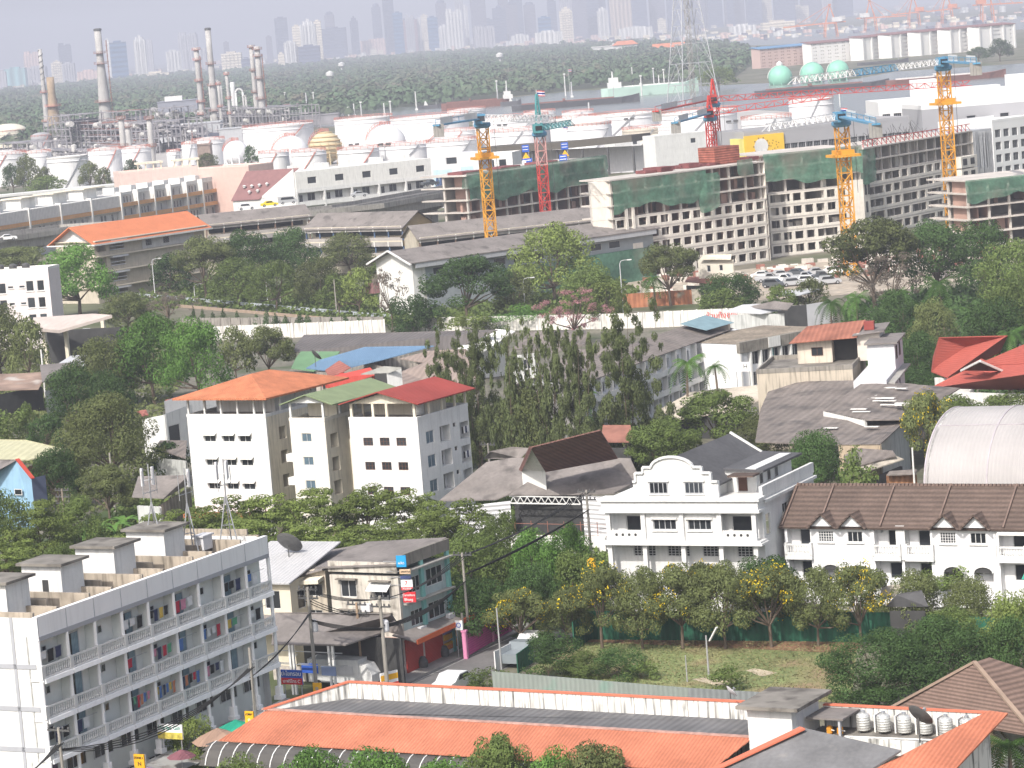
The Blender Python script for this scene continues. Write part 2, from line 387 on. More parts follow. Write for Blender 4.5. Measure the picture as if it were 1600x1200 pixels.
def trunk_mesh(kind, cents, rng):
    m = MB(); base = {'round': .24, 'wide': .28, 'layer': .35, 'cas': .2, 'sparse': .3, 'bush': .12, 'cone': .1}[kind]
    k = {'cas': .016, 'bush': .012}.get(kind, .028)
    if kind == 'cas':
        for i in range(5):
            a = (rng.normal()*.04, rng.normal()*.04, 0); t = cents[i*14+13]; mid = ((a[0]+t[0])/2+.01, (a[1]+t[1])/2, t[2]*.5)
            m.tube(a, mid, .012, .008, 6); m.tube(mid, t, .008, .002, 5)
        return m
    f = (rng.normal()*.02, rng.normal()*.02, base); m.tube((0,0,-.02), f, k, k*.75, 8)
    for i in rng.permutation(len(cents))[:12 if kind != 'bush' else 5]:
        c = cents[i]; md = tuple(f[j]*.45 + c[j]*.55 + rng.normal()*.02 for j in range(3))
        m.tube(f, md, k*.5, k*.3, 5); m.tube(md, c, k*.3, k*.08, 5)
    return m
PROTO = {}
def proto(kind, lm, seed, n, size, extra=None):
    key = (kind, lm.name, seed, n, extra)
    if key in PROTO: return PROTO[key]
    rng = np.random.default_rng(seed*77 + len(kind)*13 + 5); c, r = shape_blobs(kind, rng)
    p, d = crown_pts(rng, n, c, r, {'layer': .36, 'wide': .6, 'cas': .68}.get(kind, .8), {'sparse': .9, 'cas': .95}.get(kind, .22))
    lo, hi = np.percentile(p, 1.5, axis=0), np.percentile(p, 98.5, axis=0)
    sc = np.array([1/(hi[0]-lo[0]), 1/(hi[0]-lo[0]), (1.0)/(hi[2])])
    if kind != 'bush': pass
    p = p*sc
    d2 = d.copy(); d2[:,2] += .2; shape_ob = kind in ('round','wide','bush')
    me = leaf_mesh('crown', p, d2, size, ob=1.5 if shape_ob else .9, flat={'layer': 1.0, 'wide': .35}.get(kind, 0), rng=rng, aspect=.5 if kind == 'cas' else .62); me.materials.append(lm)
    tm = trunk_mesh(kind, [tuple(np.array(q)*sc) for q in c], rng).mesh('trunk'); tm.materials.append(BARK)
    fl = None
    if extra:
        k = rng.choice(len(c), 15); q = np.concatenate([np.array(c[i]) + unit(rng, 90)*r[i]*1.02*np.array([1,1,.8]) + 0*rng.random() for i in k])*sc
        q = q[rng.random(len(q)) < .5]
        fl = leaf_mesh('blossom', q, np.tile(np.array([[0,-.6,.6]]), (len(q),1)), size*1.0, ob=.6, rng=rng); fl.materials.append(LF)
    PROTO[key] = (me, tm, fl); return PROTO[key]
NT = [0]
KINDS_ = {  # name -> (shape, leaves)
 'green': ('round', LG), 'dark': ('round', LD), 'olive': ('round', LO), 'wide': ('wide', LG), 'wideolive': ('wide', LO), 'layer': ('layer', LLAY), 'cas': ('cas', LC),
 'sparse': ('sparse', LO), 'bare': ('sparse', LB), 'pink': ('sparse', LP), 'bush': ('bush', LG), 'bushdark': ('bush', LD), 'bushy': ('bush', LY), 'cone': ('cone', LD),
 'yellowgreen': ('round', LY), 'bright': ('round', LBR), 'blossom': ('wide', LO), 'bushbright': ('bush', LBR), 'darkwide': ('wide', LD)}
def T(kind, x0, yt, x1, yb, label, name=None, cat=None, group=None, dmul=1.0, hz=0.0):
    """a tree whose crown spans photo columns x0..x1, top at yt, foot at yb"""
    NT[0] += 1; i = NT[0]; xm = (x0+x1)/2
    shape, lm = KINDS_[kind]; g = G(xm, yb, hz); s = F_PX/g.y; h = (yb-yt)/s; w = (x1-x0)/s
    near = (x1-x0)*.64; n, sz = (26000, .0105) if near > 90 else ((13000, .0145) if near > 45 else ((3200, .026) if near > 18 else (900, .05)))
    if shape == 'cas': n, sz = (40000, .0135) if near > 45 else (9000, .022)
    if shape in ('bush',): n = n//2; sz *= 1.25
    if shape in ('sparse',): n = n//3; sz *= .8
    me, tm, fl = proto(shape, lm, i % 4, n, sz, 'flower' if kind == 'blossom' else None)
    nm = name or ('bush' if shape == 'bush' else 'tree'); e = empty(nm, label, cat or nm, (g.x, g.y, hz), (i*2.4) % 6.28, group)
    e.scale = (w, w*dmul, h); link('crown' if shape != 'bush' else 'foliage', me, e); link('trunk' if shape != 'bush' else 'stems', tm, e)
    if fl: link('blossom', fl, e)
    return e
def frond(m, a, L, droop, n=9, w=.5, up=.5, twist=0):
    """one pinnate frond: midrib and leaflets; returns in m"""
    ca, sa = math.cos(a), math.sin(a); pts = []
    for i in range(n+1):
        t = i/n; r = L*t*(1-.18*t*t); z = up*L*t - droop*L*t*t; pts.append(Vector((ca*r, sa*r, z)))
    side = Vector((-sa, ca, 0))
    for i in range(n):
        a0, a1 = pts[i], pts[i+1]; t = (i+.5)/n; wl = w*math.sin(math.pi*(.12+.85*t))**.7
        for sg in (-1, 1):
            for k in range(2):
                b0 = a0.lerp(a1, k*.5); b1 = a0.lerp(a1, k*.5+.34); tip = b0.lerp(b1, .9) + side*sg*wl + Vector((ca, sa, 0))*wl*.5 - Vector((0,0,wl*.55))
                m.add([b0, b1, tip], [(0,1,2)])
    return m
def palm_proto(seed, coco=True):
    rnd = random.Random(seed); m = MB(); n = 22 if coco else 16
    for i in range(n):
        u = rnd.random(); frond(m, i*2.399, .52+.12*rnd.random(), .55+.75*u, 9, .13 if coco else .16, .85-1.0*u)
    return m.mesh('fronds')
PALMS = {}
def palm(x0, yt, x1, yb, label, kind='coconut_palm', seed=0, lean=.04, mat_=None, group=None):
    xm = (x0+x1)/2; g = G(xm, yb); s = F_PX/g.y; h = (yb-yt)/s; w = (x1-x0)/s
    e = empty(kind, label, 'palm tree', (g.x, g.y, 0), seed*1.7, group)
    k = (seed % 3, kind)
    if k not in PALMS: PALMS[k] = palm_proto(seed % 3, kind == 'coconut_palm')
    me = PALMS[k]
    if not me.materials: me.materials.append(mat_ or LPALM)
    zt = h - .32*w; o = link('fronds', me, e, (lean*h, 0, zt)); o.scale = (w, w, w)
    m = MB(); pts = [(lean*h*t*t, 0, zt*t) for t in (0, .25, .5, .75, 1)]
    for i in range(4): m.tube(pts[i], pts[i+1], .22-.03*i, .20-.03*i, 7)
    obj('trunk', m, BARK, e); return e
# ---------------------------------------------------------------- ground, water, roads, haze
def sheet(name, pts, z, m, kind='structure'):
    mb = MB(); mb.add([(p.x, p.y, z) for p in pts], [tuple(range(len(pts)))])
    return tag(obj(name, mb, m), kind=kind)
GROUND = mat('dusty_ground', (.17,.155,.12), var=.2, scale=.05, fine=.2, stain=((.075,.095,.04), .03, .45))
mb = MB(); mb.quad((-3500,-100,0),(3500,-100,0),(3500,25000,0),(-3500,25000,0)); struct('ground', mb, GROUND)
WATER = mat('river_water_surface', (.16,.165,.155), rough=.22, var=.1, scale=.01, spec=.5)
sheet('river_water', [G(*p) for p in [(-300,225),(440,200),(700,192),(950,176),(1200,172),(1400,190),(1750,240),(1750,88),(1600,99),(1400,112),(1340,123),(1180,131),(900,142),(700,162),(440,182),(-300,205)]], .03, WATER)
sheet('harbour_water', [G(*p) for p in [(960,72),(1060,74),(1250,69),(1340,60),(1750,38),(1750,16),(1250,47),(1100,54),(960,64)]], .03, WATER)
def hazebox():
    m = bpy.data.materials.new('haze_air'); m.use_nodes = True; n = m.node_tree; n.nodes.remove(n.nodes['Principled BSDF'])
    v = n.nodes.new('ShaderNodeVolumePrincipled'); v.inputs['Color'].default_value = (.70,.735,.86,1); v.inputs['Density'].default_value = HAZE_D; v.inputs['Anisotropy'].default_value = -.12
    n.links.new(v.outputs[0], n.nodes['Material Output'].inputs['Volume'])
    return tag(obj('haze', MB().box(-3600,-120,-1,3600,25100,420), m), kind='stuff')
HAZE_D = 1.7e-4
hazebox()

# ---------------------------------------------------------------- far forest (one mass)
rng = np.random.default_rng(5)
def forest():
    P, Dn, Sz = [], [], []
    far = lambda x: float(np.interp(x, [0,200,400,600,830,1000,1060,1150,1190,1600], [36,31,30,29,32,38,47,56,75,75]))
    near = lambda x: float(np.interp(x, [-60,440,700,900,1150,1190,1600], [125,122,108,103,103,75,75]))
    o = 126.0
    while o > 27:
        Z = F_PX*H_CAM/o; rc = max(4.6, 2.6*Z/F_PX*1.6); step = rc*F_PX/Z*1.05
        x = -30 + rng.random()*step
        while x < 1630:
            xx = x + rng.normal()*step*.3
            if far(xx) < o < near(xx):
                g = G(xx, hor(xx) + o); r = rc*(.75+.6*rng.random()); hh = 5 + 7*rng.random() + (3 if rng.random() < .1 else 0)
                n = 46 if Z < 3200 else 30; d = unit(rng, n); d[:,2] = abs(d[:,2])
                P.append(np.array([g.x, g.y, hh*.45]) + d*np.array([r, r, hh*.6])*(.8+.25*rng.random((n,1)))); Dn.append(d); Sz.append(np.full(n, r*.30)*(.7+.6*rng.random(n)))
            x += step
        o -= 2.0 if o > 60 else 1.3
    P, Dn, Sz = np.concatenate(P), np.concatenate(Dn), np.concatenate(Sz)
    me = leaf_mesh('forest_canopy', P, Dn, Sz*1.25, ob=2.2, rng=rng, aspect=.8)
    m = mat('distant_forest', (.075,.125,.062), var=.3, scale=.012, fine=.08, rough=.8, stain=((.13,.125,.085), .008, .5)); me.materials.append(m)
    tag(link('forest_canopy', me), kind='stuff')
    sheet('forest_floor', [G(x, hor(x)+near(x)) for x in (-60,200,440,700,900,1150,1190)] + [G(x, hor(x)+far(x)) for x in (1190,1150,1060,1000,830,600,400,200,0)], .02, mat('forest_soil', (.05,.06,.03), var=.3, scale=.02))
forest()

# ---------------------------------------------------------------- the city on the horizon
def tmat(nm, col, ax='z', per=7.0, k=.16): return mat(nm, col, var=.06, scale=.02, wave=(ax, per, k))
CT = dict(cream=tmat('cream_tower', (.66,.60,.50)), white=tmat('white_tower', (.60,.60,.60), 'x', 11, .2), pale=tmat('pale_tower', (.38,.38,.42), 'x', 8, .14), lilac=tmat('grey_tower', (.14,.14,.19)),
    blue=tmat('blue_glass_tower', (.04,.12,.25), 'z', 12, .12), teal=tmat('teal_tower', (.22,.42,.46), 'x', 24, .3), mauve=tmat('brown_tower', (.26,.14,.15)), beige=tmat('beige_tower', (.50,.42,.36), 'x', 12, .2),
    pink=tmat('pink_tower', (.58,.42,.38), 'x', 10, .2), slate=tmat('slate_tower', (.08,.10,.17), 'z', 9, .15))
def tower(x0, x1, yt, yb, col, label, rot=0.0, Z=None, top=None, pod=0):
    xm = (x0+x1)/2; Z = Z or min(10500, F_PX*H_CAM/max(20, yb-hor(xm)))
    a = GY(x0, yt, Z); b = GY(x1, yt, Z); c = GY(xm, yt, Z); w = (b-a).length*(.92 if rot else 1); h = max(c.z, 12); d = min(w*.8, 60)
    e = empty('tower_block' if h > 60 else 'city_block', label, 'tower block' if h > 60 else 'building', (c.x, Z, 0), rot)
    hs = h*.93 if top else h
    mb = MB(); mb.box(-w/2,-d/2,0,w/2,d/2,hs)
    if col in ('white','cream','beige','pale') and w > 28:      # projecting piers give relief
        for i in range(1, 5): mb.box(-w/2 + w*i/5 - w*.03, -d/2-2.5, 0, -w/2 + w*i/5 + w*.03, -d/2, hs*.97)
    obj('shaft', mb, CT[col], e)
    if top == 'step': obj('roof_storeys', MB().box(-w*.32,-d*.32,hs,w*.32,d*.32,h).box(-w*.12,-d*.12,h,w*.12,d*.12,h+h*.05), CT[col], e)
    elif top == 'dark': obj('roof_storeys', MB().lathe([(w*.36,0),(w*.36,h*.04),(w*.2,h*.07)], (0,0,hs), 12), CT['slate'], e)
    elif top == 'spire': obj('spire', MB().lathe([(w*.22,0),(w*.18,h*.05),(w*.03,h*.07),(w*.02,h*.22)], (0,0,hs), 8), CT[col], e)
    elif top == 'pair': obj('roof_storeys', MB().box(-w*.45,-d*.4,hs,-w*.1,d*.4,h).box(w*.12,-d*.4,hs,w*.45,d*.4,h*.97), CT[col], e)
    else: obj('plant_room', MB().box(-w*.25,-d*.25,hs,w*.2,d*.25,hs+max(4, h*.03)), CT[col], e)
    if pod: obj('podium', MB().box(-w*.9,-d*.9,0,w*.9,d*.7,pod), CT['cream'], e)
    return e
for t in [
 (-4,9,112,142,'pale','small pale block at the very edge beside the teal striped block'), (8,40,107,137,'teal','low wide teal and white striped block at the city edge'),
 (37,60,80,134,'pink','faint pink tower with twin tops rising over the teal striped block',0,9800,'pair'), (42,72,105,132,'pale','pale vertical striped block behind the thin spiral stack'),
 (90,110,67,128,'slate','faint blue grey tower rising behind a cream stepped apartment cluster',.3,10400,'pair'), (80,97,96,130,'cream','cream stepped block with white rooftop cap below the faint blue grey tower',0,None,'step'),
 (97,116,99,129,'pale','ribbed pale apartment block next to the cream stepped block'), (122,156,111,128,'pink','long low pink slab between the stacks of the refinery'),
 (170,197,66,127,'blue','solid blue glass office tower just beside the tallest chimney',.2), (163,171,63,126,'white','narrow white tower squeezed between tallest chimney and blue glass tower'),
 (208,226,58,122,'white','cream white high-rise with a reddish cap, taller of a joined pair',0,None,'step'), (226,237,63,118,'pale','pale narrow high-rise joined to the cap topped cream one'),
 (222,266,114,123,'cream','low long white podium building at the edge of the forest'), (258,283,80,116,'white','white ribbed slab with a dark slot, in front of the wide pale slab',.1),
 (278,307,50,100,'pale','faint broad white tower with an uneven top behind the ribbed slab',0,9900,'pair'), (286,322,76,114,'pale','wide pale slab block partly behind the slim refinery column'),
 (346,377,83,112,'cream','squat cream hotel block with a small penthouse and balcony grid'), (377,393,92,111,'slate','low blue grey block beside the squat cream hotel'),
 (349,357,66,100,'lilac','barely visible grey tower above the squat cream hotel',0,10500), (415,424,57,104,'lilac','barely visible slim tower beside the twin refinery column',0,10500),
 (428,448,28,104,'slate','tall hazy blue grey tower next to the terraced white complex',.2,10300), (434,444,84,107,'cream','shortest step of the terraced white complex, at its outer end'),
 (443,461,66,104,'white','second step of the terraced white complex',0,None), (456,470,41,103,'cream','narrow pier of the terraced white complex under its peak',0,None), (468,492,33,102,'white','peak tower of the terraced white complex with an open white crown',0,None,'step'),
 (490,501,33,100,'cream','pier of the terraced white complex beyond its peak'), (466,499,72,103,'slate','ribbed blue grey block in front of the terraced white complex'),
 (506,521,18,96,'lilac','hazy lilac tower with a domed top behind the broad slate slab',0,10400,'dark'), (500,540,44,98,'slate','broad hazy slate slab between terraced complex and pink hospital',0,9800),
 (546,558,28,92,'slate','slim curved hazy tower standing alone beside the broad slate slab',.3,10400,'step'), (563,616,62,84,'pink','wide pink and white hospital-like block low on the forest edge'),
 (596,612,-14,84,'slate','tallest blue grey skyscraper cut off by the top of the photo',.3,9900,'spire'), (613,628,20,86,'blue','blue glass tower leaning against the tallest skyscraper',0),
 (626,651,27,79,'mauve','red brown office tower with a round dark rooftop drum',0,None,'dark'), (649,658,29,77,'white','thin white tower attached to the red brown office tower'),
 (657,668,24,76,'cream','narrow cream tower in front of a blue glass slab'), (667,683,27,66,'blue','blue glass slab behind the narrow cream tower',0,9300), (683,702,40,79,'white','white ribbed condominium with stepped top, in front row',0,None,'step'),
 (663,690,64,80,'cream','low jumble of cream houses at the foot of the white condominium'), (695,720,13,62,'white','tall white and blue condominium behind the ribbed one',0,9300,'pair'), (719,730,10,73,'white','very narrow bright white tower with a low red base'),
 (733,757,-10,72,'lilac','hazy lilac skyscraper that leaves the picture at the top',0,10300), (738,772,40,76,'pale','pale ribbed office block with a flat pale cap',.1,8000,'pair'), (768,789,8,50,'slate','hazy slate tower with pointed crown, behind the pale ribbed office block',0,10100,'spire'),
 (783,795,24,66,'white','small white tower beside the hazy pointed crown tower'), (791,807,2,58,'lilac','hazy tower with dark upper floors, first of a matching pair',0,10000,'dark'), (817,835,3,58,'lilac','hazy tower with dark upper floors, second of a matching pair',0,10050,'dark'),
 (775,800,53,70,'cream','small cream block on the forest edge below the matching pair'), (798,826,55,70,'white','long low white block on the forest edge below the matching pair'), (840,860,27,56,'blue','white framed blue glass block above the white ribbed slab',0,8800),
 (835,878,50,73,'white','white ribbed slab block sitting on the forest edge',0), (873,893,13,57,'cream','cream tower with rounded shoulders above the white ribbed slab',0,8600,'step'), (855,868,2,50,'slate','hazy slate tower behind the white framed blue block',0,10200),
 (911,938,40,55,'cream','low cream terraces climbing towards the grey white tower'), (932,949,13,50,'white','grey white tower with a pink roof machine room',0,8900,'step'), (951,984,-12,50,'beige','massive beige tower that fills the view beside the grey white tower',0,9200),
 (893,915,-5,44,'lilac','wide hazy lilac tower behind the low cream terraces',0,10300), (915,932,-8,44,'slate','hazy blue tower between lilac tower and grey white tower',0,10400), (966,1018,42,60,'white','white stepped apartment row in front of the massive beige tower',0,None,'step'),
 (1027,1040,30,52,'cream','small cream tower standing alone before the pylon'), (984,1008,-15,42,'slate','hazy slate tower behind the white stepped apartment row',0,10300), (1012,1036,-20,42,'lilac','hazy lilac tower behind the small cream tower',0,10500), (1040,1066,-15,40,'slate','hazy slate tower half behind the steel pylon',0,10400),
 (1072,1098,-20,36,'lilac','hazy lilac tower seen through the steel pylon',0,10500), (1104,1126,-14,34,'slate','hazy slate tower just beyond the steel pylon',0,10300), (1130,1160,-20,30,'lilac','broad hazy tower over the low white waterfront houses',0,10500), (1164,1184,-14,28,'slate','hazy slate tower beside the slender spired tower',0,10450),
 (1190,1204,-6,24,'cream','slender cream tower tapering above the waterfront'), (1208,1240,-12,22,'slate','hazy slab tower over the cream riverside hall',0,10400), (1250,1280,-16,18,'lilac','broad lilac tower above the first orange quay crane',0,10500),
 (1222,1262,10,28,'cream','cream riverside hall with a colonnade front'), (1300,1330,-14,14,'slate','hazy tower between two orange quay cranes',0,10500), (1140,1180,40,52,'white','white rounded warehouse on the far river bank'), (1190,1240,34,46,'cream','long cream warehouse on the far river bank')]:
    tower(*t[:6], *t[6:])
r0 = random.Random(21)
for i in range(34):
    x = r0.uniform(840, 1340) if i < 24 else r0.uniform(560, 840); w_ = r0.uniform(10, 22); o = tower(x, x+w_, hor(x)-r0.uniform(18, 62), 0, ('slate','lilac','pale')[i % 3], 'faint hazy tower in the crowded far cluster along the top of the photo', 0, r0.uniform(10300, 10900), (None,'step','pair','dark')[i % 4]); o['group'] = 'hazy towers of the far cluster'
def lowrise():
    r = random.Random(3); cs = [(MB(), CT['cream']), (MB(), CT['white']), (MB(), CT['pink']), (MB(), CT['lilac'])]
    mbs = [c[0] for c in cs]
    for i in range(760):
        x = r.uniform(-20, 1620); f = np.interp(x, [0,200,400,600,830,1000,1060,1150,1330,1600], [36,31,30,29,32,38,44,52,54,60]); nb = f if x < 960 else f-4
        o = r.uniform(13, nb) if r.random() < .5 else r.uniform(nb*.75, nb)
        if 960 < x and 44+0*(x) < o < 0: continue
        g = G(x, hor(x)+o); k = g.y/F_PX; w, h = r.uniform(4, 12)*k, r.uniform(2.0, 5.0)*k*(1.0 if r.random() < .8 else 2)
        r.choice(mbs).box(g.x-w/2, g.y, 0, g.x+w/2, g.y+r.uniform(10,30), h)
    for (m, mt_), nm in zip(cs, ('cream', 'white', 'pink', 'grey')): tag(obj('distant_housing', m, mt_), kind='stuff')
lowrise()
def farwhite(x0, x1, yt, yb, name, label, cat, m, d=12):
    g = G((x0+x1)/2, yb); s = F_PX/g.y; w, h = (x1-x0)/s, (yb-yt)/s; e = empty(name, label, cat, (g.x, g.y, 0)); return e, w, h

# ---------------------------------------------------------------- far bank: flats, quay cranes, spheres, pylon, ships
FW = mat('white_flats_wall', (.80,.79,.77), var=.04, scale=.05); FP = mat('pink_flats_wall', (.55,.40,.36), var=.06, scale=.05); RB = mat('blue_metal_roof', (.12,.25,.42), var=.1, scale=.05); RM = mat('maroon_roof', (.23,.12,.12), var=.1)
def flats(x0, yt0, x1, yt1, Z, label, wall, roof, ops_f):
    a, b = GY(x0, yt0, Z), GY(x1, yt1, Z+25); W = (b.xy-a.xy).length; h = (a.z+b.z)/2; e = empty('apartment_block', label, 'apartment block', (a.x, a.y, 0), math.atan2(b.y-a.y, b.x-a.x), 'riverside flats on the far bank')
    w = MB(); ops = ops_f(W, h); facade(w, (0,0), 0, W, 0, h, ops, 1.0, True); facade(w, (W,0), math.pi/2, 14, 0, h, []); facade(w, (0,14), -math.pi/2, 14, 0, h, []); facade(w, (W,14), math.pi, W, 0, h, [])
    obj('wall', w, wall, e); obj('roof', MB().add([(-1,-1,h),(W+1,-1,h),(W+1,15,h+1.6),(-1,15,h+1.6),(-1,-1,h-.5),(W+1,-1,h-.5),(W+1,15,h+1.1),(-1,15,h+1.1)], [(0,1,2,3),(7,6,5,4),(0,4,5,1),(1,5,6,2),(2,6,7,3),(3,7,4,0)]), roof, e)
    m = MB()
    for i in range(int(W/2.5)): m.box(i*2.5+.5, 2, 0, i*2.5+.8, 3, h-.2)
    for k in range(6): m.box(.2, 1.05, h*k/6, W-.2, 6, h*k/6+.2)
    obj('corridor', m, DARK, e)
    return e, W, h
def win6(nb, fl=6): return lambda W, h: [(W*(i+q)/nb, W*(i+q+.17)/nb, h*(j+.4)/fl, h*(j+.75)/fl, None) for i in range(nb) for q in (.25, .55) for j in range(fl)]
def bay(W, h): return [(W*.40, W*.60, h*(j+.3)/6, h*(j+.78)/6, None) for j in range(6)] + [(W*.86, W*.91, h*(j+.4)/6, h*(j+.7)/6, None) for j in range(6)]
flats(1187,77,1266,69,2600,'pink riverside flats with rows of small windows beside the green spheres',FP,RB,win6(8)); flats(1267,69,1345,60,2600,'white flats with many small windows, next to the pink flats',FW,RM,win6(7))
for i, (x0, x1, y0, y1) in enumerate([(1346,1389,59,54.5),(1390,1435,54,50),(1436,1482,49.5,46),(1483,1527,45.5,42),(1528,1585,41,37)]):
    e, W, h = flats(x0, y0, x1, y1, 2600, ['white flats section with a dark window bay, beside the many windowed flats', 'white flats section standing over the blue crane jib', 'white flats section above the crane mast', 'white flats section with one dark stair slot before the end section', 'end section of the white riverside flats beside the round trees'][i], FW, RM, bay)
    for q in (.0, .32, .66, .96): obj('pier', MB().box(W*q, -1.4, 0, W*q+1.4, -.02, h-.6), WHITE2, e)
def lattice(mb, a, b, w, n, t, tri=False, w1=None):
    """square lattice boom or mast between two points"""
    a, b = Vector(a), Vector(b); d = (b-a).normalized(); u = Vector((0,0,1)).cross(d)
    if u.length < .1: u = Vector((1,0,0)).cross(d)
    u.normalize(); v = d.cross(u); w1 = w if w1 is None else w1; R_ = []
    for i in range(n+1):
        p = a.lerp(b, i/n); k = (w + (w1-w)*i/n)/2
        R_.append([p-u*k-v*k, p+u*k-v*k, p+u*k+v*k, p-u*k+v*k] if not tri else [p-u*k-v*k*.8, p+u*k-v*k*.8, p+v*k])
    m = len(R_[0])
    for j in range(m): mb.bar(R_[0][j], R_[-1][j], t*1.3)
    for i in range(n):
        for j in range(m):
            k = (j+1) % m; mb.bar(R_[i][j], R_[i][k], t); q = (i + j) % 2; mb.bar(R_[i][j] if q else R_[i][k], R_[i+1][k] if q else R_[i+1][j], t)
    return mb
def quay(px, yb, yt, boomx, label):
    g = G(px, yb); s = F_PX/g.y; h = (yb-yt)/s; e = empty('quay_crane', label, 'port crane', (g.x, g.y, 0)); w = 20
    L = lambda a, b, t, m: m.bar(a, b, t)
    m = MB(); zp = h*.42; bw = 1.6
    for x in (-w/2, w/2):
        for y in (0, 22): m.bar((x, y, 0), (x*.8, y, zp), bw)
        m.bar((x*.8, 0, zp), (x*.8, 22, zp), bw); m.bar((x*.9, 0, zp*.5), (x*.9, 22, zp*.5), bw)
    m.bar((-w*.4, 0, zp), (w*.4, 0, zp), bw*1.3); m.bar((-w*.4, 22, zp), (w*.4, 22, zp), bw*1.3); obj('portal', m, ORP, e)
    m = MB()
    for x in (-w*.4, w*.4): m.bar((x, 4, zp), (0, 6, h), 1.3)
    m.bar((w*.4, 14, zp), (0, 6, h), .9); m.bar((-w*.4, 14, zp), (0, 6, h), .9); m.box(-2, 4, h-1.5, 2, 8, h+1.5); obj('mast', m, ORP, e)
    bx = (boomx-px)/s; m = MB(); m.bar((w*1.2*(1 if bx < 0 else -1), 6, zp+1), (bx, 6, zp-1), 2.4, 2.0); m.bar((0, 6, h), (bx*.75, 6, zp), .7); m.bar((0, 6, h), (bx*.4, 6, zp), .7); obj('boom', m, ORP, e)
    obj('machine_house', MB().box(w*.1 if bx < 0 else -w*.9, 1, zp+2, w*.9 if bx < 0 else -w*.1, 11, zp+9), WHITE2 if 'white' in label else ORP, e)
quay(1300, 57, 8, 1226, 'orange quay crane with a white machine house and a low boom over water')
quay(1362, 48, 1, 1418, 'orange quay crane with a white machine house and boom turned inland')
quay(1430, 40, -8, 1395, 'orange quay crane with an orange box house half behind its neighbour')
quay(1545, 35, -30, 1600, 'tall orange gantry quay crane at the photo edge')
quay(1482, 36, -14, 1450, 'orange quay crane behind the container warehouse')
GS = mat('green_sphere_paint', (.25,.55,.42), rough=.45, var=.05, scale=.1)
for i, (x0, x1, yt, lb) in enumerate([(1201,1239,102,'pale green gas sphere with a small white cap on top'),(1251,1289,97,'middle pale green gas sphere without a cap'),(1293,1328,94,'pale green gas sphere crossed by a stair, nearest the crane jib')]):
    xm = (x0+x1)/2; g = G(xm, 132-i*3); s = F_PX/g.y; r_ = (x1-x0)/2/s; e = empty('gas_sphere', lb, 'storage tank', (g.x, g.y, 0), 0, 'green gas spheres on the far bank'); cz = (132-i*3-yt)/s - r_
    smooth(obj('vessel', MB().dome((0,0,cz), r_, 28, 16), GS, e))
    for k in range(8): a = k*.785; obj('leg', MB().tube((r_*.9*math.cos(a), r_*.9*math.sin(a), 0), (r_*.9*math.cos(a), r_*.9*math.sin(a), cz), .3), GS, e)
    obj('stairway', MB().path([(-r_*1.05*math.cos(t)*1.02, -r_*.35, cz + r_*1.02*math.sin(t)) for t in (0,.3,.6,.9,1.2,1.5)], .22), WHITE, e)
    if i == 0: obj('cap', MB().lathe([(2.2,0),(2.2,1.4),(.3,3)], (0,0,cz+r_-.2), 12), WHITE2, e)
# the river crossing pylon
g = G(1084, 168); e = empty('transmission_pylon', 'tall grey steel lattice pylon on the river bank, its top beyond the photo', 'pylon', (g.x, g.y, 0), .35)
s = F_PX/g.y; hb, hw = 96.0, 11.5; GST = mat('pylon_steel', (.42,.43,.45), var=.05)
def pyl(z): return hw*(1 - z/hb*.86)
for sx, sy in ((-1,-1),(1,-1),(1,1),(-1,1)): obj('leg', MB().bar((sx*hw, sy*hw, 0), (sx*pyl(hb), sy*pyl(hb), hb), .42), GST, e)
m = MB(); zs = [0, 13, 25, 36, 46, 55, 63, 70, 77, 83, 89, 95]
for a_, b_ in zip(zs, zs[1:]):
    ka, kb = pyl(a_), pyl(b_)
    for q in range(4):
        c0, c1 = [((-1,-1),(1,-1)),((1,-1),(1,1)),((1,1),(-1,1)),((-1,1),(-1,-1))][q]
        m.bar((c0[0]*kb, c0[1]*kb, b_), (c1[0]*kb, c1[1]*kb, b_), .24); mid = ((c0[0]+c1[0])/2*kb, (c0[1]+c1[1])/2*kb, b_)
        m.bar((c0[0]*ka, c0[1]*ka, a_), mid, .2); m.bar((c1[0]*ka, c1[1]*ka, a_), mid, .2)
obj('bracing', m, GST, e); m = MB(); lattice(m, (0,0,0), (0,0,94), 2.2, 40, .16); obj('lift_shaft', m, CONC, e)
obj('crossarm', lattice(MB(), (-14,0,80), (14,0,80), 2, 12, .3), GST, e)
